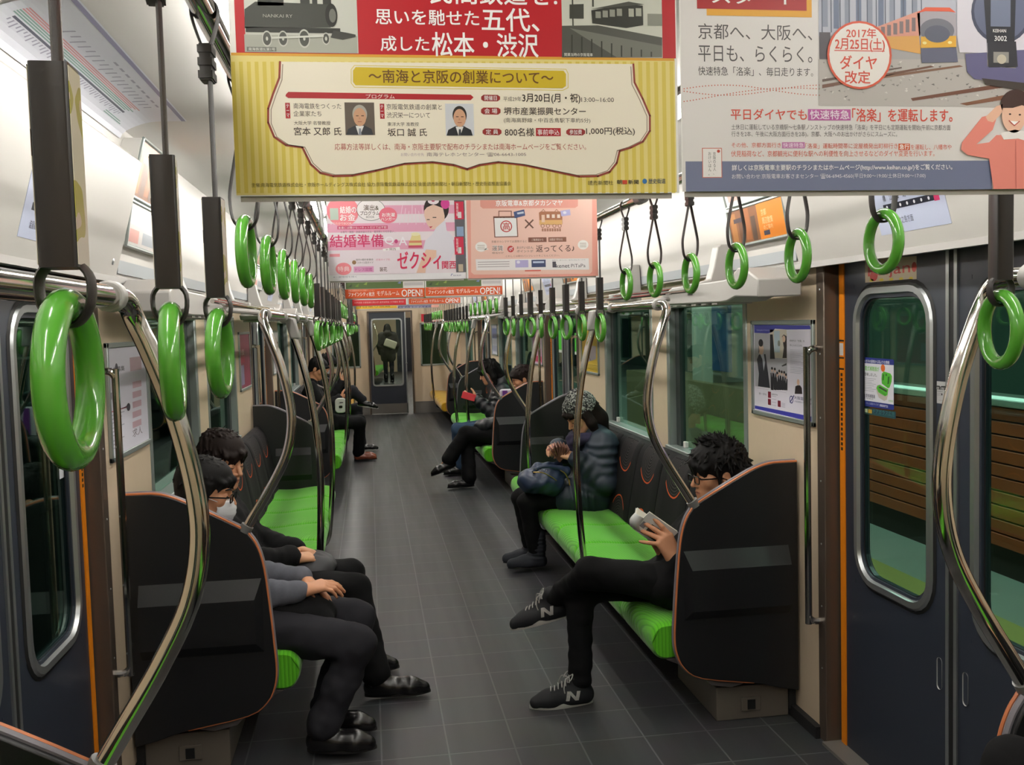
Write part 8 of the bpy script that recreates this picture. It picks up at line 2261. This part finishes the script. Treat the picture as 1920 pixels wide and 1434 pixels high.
def knit():
    m = bpy.data.materials.new('speckled_knit')
    m.use_nodes = True
    nt = m.node_tree
    b_ = nt.nodes['Principled BSDF']
    b_.inputs['Roughness'].default_value = 0.95
    tc = nt.nodes.new('ShaderNodeTexCoord')
    vo = nt.nodes.new('ShaderNodeTexVoronoi')
    vo.inputs['Scale'].default_value = 105
    cr = nt.nodes.new('ShaderNodeValToRGB')
    cr.color_ramp.interpolation = 'CONSTANT'
    e = cr.color_ramp.elements
    e[0].color = (*lin('2A2A2C'), 1)
    e[1].position = 0.42
    e[1].color = (*lin('6A6C6A'), 1)
    q = e.new(0.66)
    q.color = (*lin('A3A6A0'), 1)
    bp = nt.nodes.new('ShaderNodeBump')
    bp.inputs['Strength'].default_value = 0.8
    bp.inputs['Distance'].default_value = 0.004
    nt.links.new(tc.outputs['Object'], vo.inputs['Vector'])
    sp_ = nt.nodes.new('ShaderNodeSeparateColor')
    nt.links.new(vo.outputs['Color'], sp_.inputs[0])
    nt.links.new(sp_.outputs[0], cr.inputs[0])
    nt.links.new(cr.outputs[0], b_.inputs['Base Color'])
    nt.links.new(vo.outputs['Distance'], bp.inputs['Height'])
    nt.links.new(bp.outputs[0], b_.inputs['Normal'])
    MATS['speckled_knit'] = m


knit()
O('knit_hat', raw_mesh('knit_hat', Vv, Q, ['speckled_knit']), None, None, 'thick speckled grey and white knitted hat on the woman with the wallet', 'hat')
b = Blob()
b.chain([(.995, 6.02, .850), (.925, 6.03, .838), (.905, 6.10, .835), (.93, 6.17, .842), (1.0, 6.18, .855)], [.036, .040, .042, .040, .034], .02)
b.cap((.905, 6.08, .81), (.90, 6.07, .74), .036, .028, .02)
Vv, Q = b.grow(.008, disp=lambda x, y, z: .003 * np.sin(120 * z + 50 * y))
O('scarf', raw_mesh('scarf', Vv, Q, [M('scarf_purple', '2E2A44', 0.9, bump=0.4, bscale=300)]), None, None, 'dark purple scarf round the neck of the woman in the knit hat', 'scarf')
# brown concertina wallet
wt = thing('wallet', 'brown concertina wallet fanned open in the hands of the hatted woman', 'wallet', (.77, 6.02, .78), world=True)
for k in range(7):
    a = -.75 + k * .25
    dv = V3(math.sin(a) * .8, -.25, math.cos(a))
    p0 = V3(.790, 6.015, .722)
    p1 = p0 + unit(dv) * .105
    sdv = V3(.0, .085, .025)
    off = unit(np.cross(dv, sdv)) * .0035
    mb = MB()
    vs = [p + off * e for e in (-1, 1) for p in (p0 - sdv * .5, p0 + sdv * .5, p1 + sdv * .5, p1 - sdv * .5)]
    mb.add(vs, [(0, 1, 2, 3), (7, 6, 5, 4), (0, 4, 5, 1), (1, 5, 6, 2), (2, 6, 7, 3), (3, 7, 4, 0)])
    O('leaf', mb, M('wallet_brown', '6A4436', 0.5, bump=0.2), wt, bevel=.0015)
# navy bag in her lap
bag = thing('handbag', 'slouchy navy blue bag with gold zips in the lap of the hatted woman', 'bag', (.66, 5.97, .55), world=True)
b = Blob()
b.ell((.655, 5.975, .598), (.120, .135, .080), None, .03).ell((.735, 5.985, .585), (.085, .125, .090), None, .04).ell((.590, 5.97, .600), (.065, .12, .070), None, .04)
b.cap((.70, 5.93, .665), (.82, 5.95, .655), .040, .035, .03).cap((.66, 6.06, .665), (.80, 6.09, .665), .035, .035, .03)
Vv, Q = b.grow(.0075, disp=lambda x, y, z: .004 * np.sin(40 * x + 55 * y) * np.sin(60 * z + 20 * x) + .002 * np.sin(90 * x - 60 * z))
bb = O('bag_body', raw_mesh('bag_body', Vv, Q, [M('bag_navy', '25324C', 0.42, bump=0.2, bscale=200, var=0.15, vscale=20)]), None, bag)
O('zip', MB().tube(spline([(.60, 5.86, .672), (.655, 5.85, .668), (.71, 5.855, .640), (.745, 5.86, .612)], 5), .0035, 6), M('zip_gold', 'A98E4A', 0.35, 0.8), bag)
O('zip', MB().tube(spline([(.775, 5.885, .672), (.805, 5.88, .650), (.825, 5.885, .612)], 5), .0035, 6), 'zip_gold', bag)
O('zip_pull', MB().tube([(.828, 5.880, .612), (.832, 5.876, .575)], .0045, 6), 'zip_gold', bag)
st = MB()
for k in range(8):
    st.ball((.605 + .017 * k, 5.875 + .003 * k, .692 - .004 * k), .0045, 8, 5)
O('studs', st, 'silver', bag)
O('strap', MB().tube(spline([(.60, 5.89, .665), (.655, 5.875, .70), (.735, 5.885, .695), (.80, 5.90, .665)], 5), .011, 8, flat=.4), 'bag_navy', bag)

# ---- man with curly hair behind the second right-hand partition
person(dict(label='man in black with thick curly hair, legs crossed, behind the middle right partition', step=.014, hstep=.0055,
            head=(1.105, 9.45, 1.035), fwd=(-.95, -.05, -.32), pel=(.95, 9.42, .50), chest=(1.10, 9.44, .76), neck=(1.145, 9.45, .885),
            shL=(1.125, 9.29, .83), shR=(1.125, 9.61, .83), elL=(1.0, 9.25, .60), wrL=(.80, 9.34, .62), elR=(1.0, 9.63, .60), wrR=(.80, 9.52, .62),
            hipL=(.95, 9.33, .49), hipR=(.95, 9.51, .49), knL=(.52, 9.36, .535), anL=(.345, 9.33, .285), toL=(.16, 9.31, .22), ftiltL=1.0, knR=(.545, 9.45, .45), anR=(.535, 9.32, .098), toR=(.33, 9.30, .03),
            handL=dict(d=(-.9, .3, 0), n=(0, .2, -1)), handR=dict(d=(-.9, -.3, 0), n=(0, -.2, -1)),
            jacket=dict(mat='cloth_black', pad=.02, amp=.004), trousers=dict(mat='cloth_black', w=1.05, hemr=.075), shoes=dict(kind='dress', mat='shoe_black', len=.27, step=.008),
            hair=dict(vol=1.05, tufts=170, len=.022, mess=.8, lift=.5, fringe=8, fr_len=.03, seed=6, mat='hair_brown'), skin='skin_warm'))

b = Blob()
b.ell((.80, 9.43, .600), (.150, .15, .075), None, .03).ell((.70, 9.40, .585), (.09, .13, .07), None, .03).cap((.86, 9.33, .63), (.72, 9.32, .62), .05, .045, .03)
Vv, Q = b.grow(.012, disp=lambda x, y, z: .007 * np.sin(75 * x + 20 * y) * np.sin(30 * y + 40 * z))
O('folded_jacket', raw_mesh('folded_jacket', Vv, Q, ['down_black']), None, None, 'black quilted jacket bundled in the lap of the curly haired man', 'jacket')
t = thing('carrier_bag', 'white and purple carrier bag standing between the girl and the curly haired man', 'bag', (1.05, 9.80, .42), world=True)
O('bag_body', MB().prism(rrect(.93, 1.13, .42, .92, .03), 'y', 9.76, 9.86), M('bag_lilac', 'D9D2E0', 0.6), t, bevel=.01)
O('print', MB().prism([(.95, .60), (1.04, .60), (1.00, .91), (.95, .91)], 'y', 9.757, 9.76), M('bag_purple', '7A3A9A', 0.6), t)

# ---- girl with the red phone
person(dict(label='girl with black bob and black padded jacket looking at a red phone', step=.014, hstep=.0055,
            head=(.870, 10.20, 1.075), fwd=(-.93, -.15, -.30), pel=(.96, 10.2, .50), chest=(1.0, 10.2, .78), neck=(.985, 10.2, .925),
            shL=(1.0, 10.04, .865), shR=(1.0, 10.36, .865), elL=(.92, 9.99, .615), wrL=(.72, 10.12, .800), elR=(.92, 10.40, .63), wrR=(.73, 10.26, .80),
            hipL=(.96, 10.11, .49), hipR=(.96, 10.29, .49), knL=(.525, 10.12, .48), knR=(.525, 10.28, .48), anL=(.53, 10.13, .10), anR=(.53, 10.29, .10), toL=(.34, 10.12, .03), toR=(.34, 10.28, .03),
            handL=dict(d=(-.85, .2, .35), n=(.2, .9, .2), curls=(.5, .5, .5, .5)), handR=dict(d=(-.85, -.3, .3), n=(.2, -.9, .2), curls=(.5, .5, .5, .5)),
            jacket=dict(mat='down_black', pad=.030, puff=.008, amp=.002, hood=(1.03, 10.22, .965), collar_h=.03), trousers=dict(mat='jean', w=1.0, hemr=.06), shoes=dict(kind='dress', mat='shoe_black', len=.24, step=.008),
            hair=dict(vol=1.08, tufts=60, len=.05, mess=.1, long=.125, fringe=16, fr_len=.085, seed=3)))
ph = thing('phone', 'red phone held up by the girl in the padded jacket', 'phone', (.64, 10.05, .82), world=True)
mb = MB().box(-.072, .072, -.005, .005, -.037, .037)
mb.xf(Matrix.Translation((.632, 10.055, .842)) @ Matrix.Rotation(math.radians(18), 4, 'Y') @ Matrix.Rotation(math.radians(-8), 4, 'Z'))
O('case', mb, M('phone_red', 'E0404A', 0.4), ph, bevel=.004)
mb = MB().box(-.066, .066, .0051, .006, -.033, .033)
mb.xf(Matrix.Translation((.632, 10.055, .842)) @ Matrix.Rotation(math.radians(18), 4, 'Y') @ Matrix.Rotation(math.radians(-8), 4, 'Z'))
O('screen', mb, 'frame_black', ph)

# ---- two men on the left, middle bench
person(dict(label='man in black coat with pale collar bent over his phone on the second left bench', step=.014, hstep=.0055,
            head=(-.985, 11.50, 1.12), fwd=(.88, -.2, -.46), pel=(-.95, 11.5, .50), chest=(-1.06, 11.5, .80), neck=(-1.06, 11.5, .955),
            shR=(-1.06, 11.33, .89), shL=(-1.06, 11.67, .89), elR=(-.90, 11.29, .66), wrR=(-.745, 11.42, .775), elL=(-.90, 11.70, .66), wrL=(-.745, 11.56, .775),
            hipR=(-.95, 11.41, .49), hipL=(-.95, 11.59, .49), knR=(-.52, 11.44, .48), knL=(-.52, 11.62, .48), anR=(-.55, 11.60, .10), anL=(-.55, 11.74, .10), toR=(-.36, 11.60, .03), toL=(-.36, 11.76, .03),
            handR=dict(d=(.7, .6, .1), n=(-.2, .6, .3), curls=(.5, .5, .5, .5)), handL=dict(d=(.7, -.6, .1), n=(-.2, -.6, .3), curls=(.5, .5, .5, .5)),
            jacket=dict(mat='cloth_black', pad=.022, amp=.004, skirt=.3), trousers=dict(mat='cloth_black', w=1.05, hemr=.07), shoes=dict(kind='dress', mat='shoe_brown', len=.27, step=.008),
            hair=dict(vol=1.0, tufts=80, len=.025, mess=.2, fringe=10, fr_len=.04, seed=8), skin='skin_warm'))
O('collar_trim', MB().tube(spline([(-1.13, 11.38, .985), (-1.06, 11.36, .965), (-.98, 11.40, .93), (-.93, 11.45, .90)], 5), .012, 8), M('collar_grey', '9A938F', 0.9), bpy.data.objects[[o.name for o in COL.objects if o.name.startswith('person')][-1]])
ph = thing('phone', 'black phone in the hands of the man with the pale collar', 'phone', (-.68, 11.49, .80), world=True)
O('case', MB().box(-.70, -.66, 11.45, 11.53, .795, .81), 'frame_black', ph, bevel=.003)
tb = thing('tote_bag', 'white bag with dark print standing against the man with the pale collar', 'bag', (-.72, 11.30, .6), world=True)
O('bag_body', MB().prism(rrect(-.795, -.665, .615, .785, .045), 'y', 11.27, 11.33), M('bag_white', 'D6D4D0', 0.8), tb, bevel=.008)
O('print', MB().prism(rrect(-.75, -.71, .67, .70, .01), 'y', 11.268, 11.27).box(-.74, -.70, 11.268, 11.27, .73, .738), 'frame_black', tb)
person(dict(label='masked man in black with one leg raised, far end of second left bench', step=.015, hstep=.006,
            head=(-.92, 12.45, 1.13), fwd=(.9, -.1, -.4), pel=(-.95, 12.45, .50), chest=(-1.04, 12.45, .80), neck=(-1.01, 12.45, .96),
            shR=(-1.02, 12.28, .89), shL=(-1.02, 12.62, .89), elR=(-.90, 12.24, .68), wrR=(-.74, 12.36, .90), elL=(-.88, 12.66, .68), wrL=(-.72, 12.52, .86),
            hipR=(-.95, 12.36, .49), hipL=(-.95, 12.54, .49), knR=(-.61, 12.34, .80), anR=(-.49, 12.36, .675), toR=(-.32, 12.34, .645), ftiltR=1.0, knL=(-.56, 12.56, .56), anL=(-.52, 12.5, .10), toL=(-.34, 12.5, .03),
            handR=dict(d=(.5, .3, .8), n=(-.6, .5, .2)), handL=dict(d=(.5, -.4, .7), n=(-.6, -.5, .2)),
            jacket=dict(mat='cloth_black', pad=.02, amp=.004), trousers=dict(mat='cloth_trouser', w=1.0, hemr=.06), shoes=dict(kind='dress', mat='shoe_black', sole='sole_white', len=.27, step=.009), mask=True,
            hair=dict(vol=1.06, tufts=60, len=.04, mess=.2, fringe=10, fr_len=.06, seed=12)))

# ---- passenger on the bench behind the camera, only a sleeve shows at the lower right corner
person(dict(label='passenger in black whose coat sleeve shows in the lower right corner', step=.012, hstep=.008,
            head=(1.10, 1.26, 1.06), fwd=(-1, 0, -.2), pel=(1.0, 1.26, .5), chest=(1.08, 1.26, .75), neck=(1.11, 1.26, .92),
            shL=(1.09, 1.08, .84), shR=(1.07, 1.46, .85), elL=(.98, 1.04, .62), wrL=(.80, 1.14, .60), elR=(.95, 1.47, .64), wrR=(.71, 1.50, .800),
            hipL=(1.0, 1.17, .49), hipR=(1.0, 1.35, .49), knL=(.55, 1.17, .48), knR=(.55, 1.35, .48), anL=(.56, 1.17, .10), anR=(.56, 1.35, .1), toL=(.36, 1.17, .03), toR=(.36, 1.35, .03),
            handL=dict(d=(-.9, .3, 0), n=(0, .2, -1)), handR=dict(d=(.1, -.95, -.2), n=(0, -.2, -1)),
            jacket=dict(mat='cloth_black', pad=.030, amp=.005), trousers=dict(mat='cloth_black'), shoes=dict(kind='dress', mat='shoe_black', step=.01), hair=dict(vol=1, tufts=30, seed=2)))

# ---- passenger walking away in the next carriage
person(dict(label='person in long dark coat with white shoulder bag walking away beyond the end door', step=.02, hstep=.010,
            head=(.13, 27.5, 1.52), fwd=(0.02, 1, -.1), pel=(.13, 27.5, .90), chest=(.13, 27.5, 1.22), neck=(.13, 27.48, 1.38),
            shL=(-.05, 27.48, 1.32), shR=(.31, 27.48, 1.32), elL=(-.10, 27.46, 1.05), wrL=(-.08, 27.58, .84), elR=(.37, 27.46, 1.05), wrR=(.33, 27.60, .88),
            hipL=(.05, 27.5, .88), hipR=(.21, 27.5, .88), knL=(.05, 27.55, .48), knR=(.22, 27.46, .48), anL=(.05, 27.48, .10), anR=(.22, 27.30, .10), toL=(.05, 27.65, .03), toR=(.22, 27.46, .03),
            handL=dict(d=(0, .2, -1), n=(1, 0, 0)), handR=dict(d=(0, .2, -1), n=(-1, 0, 0)),
            jacket=dict(mat=M('coat_brown', '2A2624', 0.9), pad=.045, amp=.004, skirt=.45, hood=(.13, 27.40, 1.40), step=.014), trousers=dict(mat='cloth_trouser', w=1.0, hemr=.055),
            shoes=dict(kind='boot', mat='shoe_black', step=.012), hair=dict(vol=1.1, tufts=30, len=.04, long=.12, seed=2)))
sb = thing('shoulder_bag', 'white shoulder bag on the back of the person beyond the end door', 'bag', (.2, 27.25, 1.05), world=True)
mb = MB().box(-.17, .17, -.06, .06, -.11, .11)
mb.xf(Matrix.Translation((.20, 27.27, 1.10)) @ Matrix.Rotation(math.radians(22), 4, 'Y'))
O('bag_body', mb, M('bag_cream', 'D5D0BC', 0.7), sb, bevel=.03)
O('strap', MB().tube(spline([(.05, 27.27, 1.20), (.12, 27.30, 1.36), (.25, 27.44, 1.44), (.34, 27.42, 1.30), (.34, 27.30, 1.12)], 5), .012, 8), 'cloth_black', sb)
# ================================================================ OUTSIDE AND THE NEXT CARRIAGE
# platform along the right-hand side
PX = 1.55
O('platform_floor', MB().box(PX, 9.0, -8, 34, -0.12, -0.02), M('platform_grey', 'A6ADA6', 0.5, var=0.06, vscale=4), kind='structure', label='pale platform floor outside the right windows', cat='platform')
pb = MB()
O('tactile_strip', MB().box(2.45, 2.85, -8, 34, -0.02, -0.012), M('tactile_yellow', 'BDB468', 0.6), kind='structure', label='yellow tactile strip along the platform', cat='paving')
w = thing('bench_wall', 'long low platform wall clad in orange brown wooden slats with a pale ledge', 'wall', (3.5, 4, 0), kind='structure', world=True)
O('wall_body', MB().box(3.40, 3.62, -6.0, 9.2, -0.02, 1.02), M('wall_dark', '2A1A12', 0.7), w)
for k in range(10):
    z = 0.16 + k * 0.086
    O('wood_slat', MB().box(3.375, 3.40, -6.0, 9.2, z, z + 0.076), M('slat_wood', 'B5532A', 0.45, var=0.18, vscale=3), w, bevel=.004)
O('ledge', MB().box(3.34, 3.66, -6.0, 9.2, 1.02, 1.06), M('ledge_pale', 'A9B8AE', 0.3), w, bevel=.004)
O('ledge_light', MB().box(3.36, 3.40, -6.0, 9.2, 1.062, 1.075), emit('ledge_glow', (0.75, 1.0, 0.9), 1.2), w)
b2 = thing('kiosk', 'platform kiosk front with white pillar and blue sign seen through the second right window', 'kiosk', (3.6, 9.5, 0), kind='structure', world=True)
O('counter', MB().box(3.4, 4.0, 9.3, 14.0, -0.02, 0.85), M('kiosk_beige', 'A08A6A', 0.5), b2)
O('pillar', MB().box(3.5, 3.9, 10.6, 11.3, 0.85, 2.9), 'white_pl', b2)
O('sign', MB().box(3.46, 3.5, 10.0, 10.5, 1.0, 1.9), M('sign_blue', '2A5A9A', 0.4), b2)
bw = MB().box(8.9, 9.0, -8, 34, -0.02, 3.4)
O('station_wall', bw, M('station_green', '5E7C70', 0.6, var=0.1, vscale=1), kind='structure', label='green grey station wall far behind the platform', cat='wall')
O('station_roof', MB().box(PX + 0.3, 9.0, -8, 34, 3.4, 3.5), M('roof_grey', '6E7874', 0.6), kind='structure', label='platform roof outside the right windows', cat='roof')
for k in range(9):
    t = thing('platform_lamp', 'strip lamp under the platform roof, %s along the train' % ORD[k], 'lamp', (2.5, -5 + 4.0 * k, 3.36), 'strip lamps under the platform roof', world=True)
    O('housing', MB().box(2.4, 2.6, -5 + 4.0 * k, -3.4 + 4.0 * k, 3.37, 3.40), 'white_pl', t)
    O('tube', MB().box(2.46, 2.54, -5 + 4.0 * k, -3.4 + 4.0 * k, 3.345, 3.37), MATS.get('station_lamp') or emit('station_lamp', (0.85, 1.0, 0.93), STATION_POWER), t)
t = thing('platform_sign', 'lit blue and white sign hanging over the platform', 'sign', (3.4, 9.6, 2.0), world=True)
O('sign_box', MB().box(3.3, 3.42, 9.9, 10.2, 1.72, 2.35), 'white_pl', t)
O('lit_face', MB().box(3.30, 3.42, 9.88, 9.9, 1.74, 2.33), emit('sign_glow', (0.35, 0.8, 1.0), 2.0), t)
# left-hand side: dark tunnel wall with a few signal lamps
O('tunnel_wall', MB().box(-5.2, -5.0, -8, 34, -1.0, 4.5), M('tunnel_dark', '1A201D', 0.8), kind='structure', label='dark tunnel wall outside the left windows', cat='wall')
O('track_bed', MB().box(-5.0, -1.55, -8, 34, -1.1, -0.9), M('ballast', '2A2926', 0.9, var=0.3, vscale=30), kind='structure', label='dark track bed outside the left windows', cat='ground')
t = thing('signal_lamp', 'small green white signal lamp in the dark outside the left window', 'lamp', (-4.6, 13.2, 1.4), world=True)
O('lens', MB().ball((-4.6, 13.2, 1.37), .06, 12, 8), emit('signal_glow', (0.6, 1.0, 0.85), 14), t)
O('bracket', MB().box(-5.0, -4.6, 13.19, 13.21, 1.30, 1.33), 'grey_metal', t)

# next carriage beyond the end door, turned a little because the train stands in a curve
before = set(o.name for o in COL.objects)
YB = 18.35
O('gangway', MB().box(-0.55, -0.45, Y_END + 0.06, YB, 0, 2.1).box(0.45, 0.55, Y_END + 0.06, YB, 0, 2.1).box(-0.55, 0.55, Y_END + 0.06, YB, 2.05, 2.1), M('gangway_grey', '3A3A3C', 0.7), kind='structure', label='grey gangway bellows between the carriages', cat='gangway')
O('floor_next', MB().box(-1.40, 1.40, Y_END + 0.03, 34, -0.06, 0.0), 'floor_tile', kind='structure', label='grey floor of the next carriage', cat='floor')
O('ceiling_next', MB().box(-1.36, 1.36, YB, 34, 2.29, 2.36), 'ceiling_white', kind='structure', label='ceiling of the next carriage', cat='ceiling')
w = MB()
for s in (1, -1):
    w.box(s * WX, s * 1.345, YB, 34, 0, 0.87).box(s * WX, s * 1.345, YB, 34, 1.69, 2.3)
    for y in (18.35, 20.6, 22.9, 25.2, 27.6, 30.0, 32.4):
        w.box(s * WX, s * 1.345, y, y + 0.9, 0.87, 1.69)
    w.box(s * 0.45, s * 1.4, YB - .05, YB, 0, 2.36)
w.box(-1.4, 1.4, 34, 34.05, 0, 2.36)
O('wall_next', w, 'beige_wall', kind='structure', label='beige walls of the next carriage', cat='wall')
O('door_next', MB().box(-.42, .42, 33.97, 34.0, 0, 1.87), 'navy_door', kind='structure', label='navy door at the far end of the next carriage', cat='door')
g = MB()
for s in (1, -1):
    g.box(s * 1.316, s * 1.322, YB, 34, 0.87, 1.69)
O('window_next', g, 'pane_dark', kind='structure', label='side windows of the next carriage', cat='window')
for s in (1, -1):
    for q, y in enumerate((19.6, 26.3)):
        bench(s, y, y + 3.8, 8, '%s green %s bench in the next carriage' % (ORD[q], SIDE[s]))
        partition(s, y - .05, 1, 'black partition at the %s %s bench in the next carriage' % (ORD[q], SIDE[s]))
        end_pole(s, y - .05, 1, 'chrome pole at the %s %s bench in the next carriage' % (ORD[q], SIDE[s]))
    for k in range(6):
        dup(proto, (s * 0.64, 19.2 + k * 2.4, 2.285), '%s tube lamp of the %s ceiling row in the next carriage' % (ORD[k], SIDE[s]))
piv, turn = Vector((0, 18.0, 0)), Matrix.Rotation(math.radians(-3.5), 4, 'Z')
for o in list(COL.objects):
    if o.name not in before and o.parent is None and not o.name.startswith('gangway'):
        o.location = piv + turn @ (o.location - piv)
        o.rotation_euler.z = math.radians(-3.5)
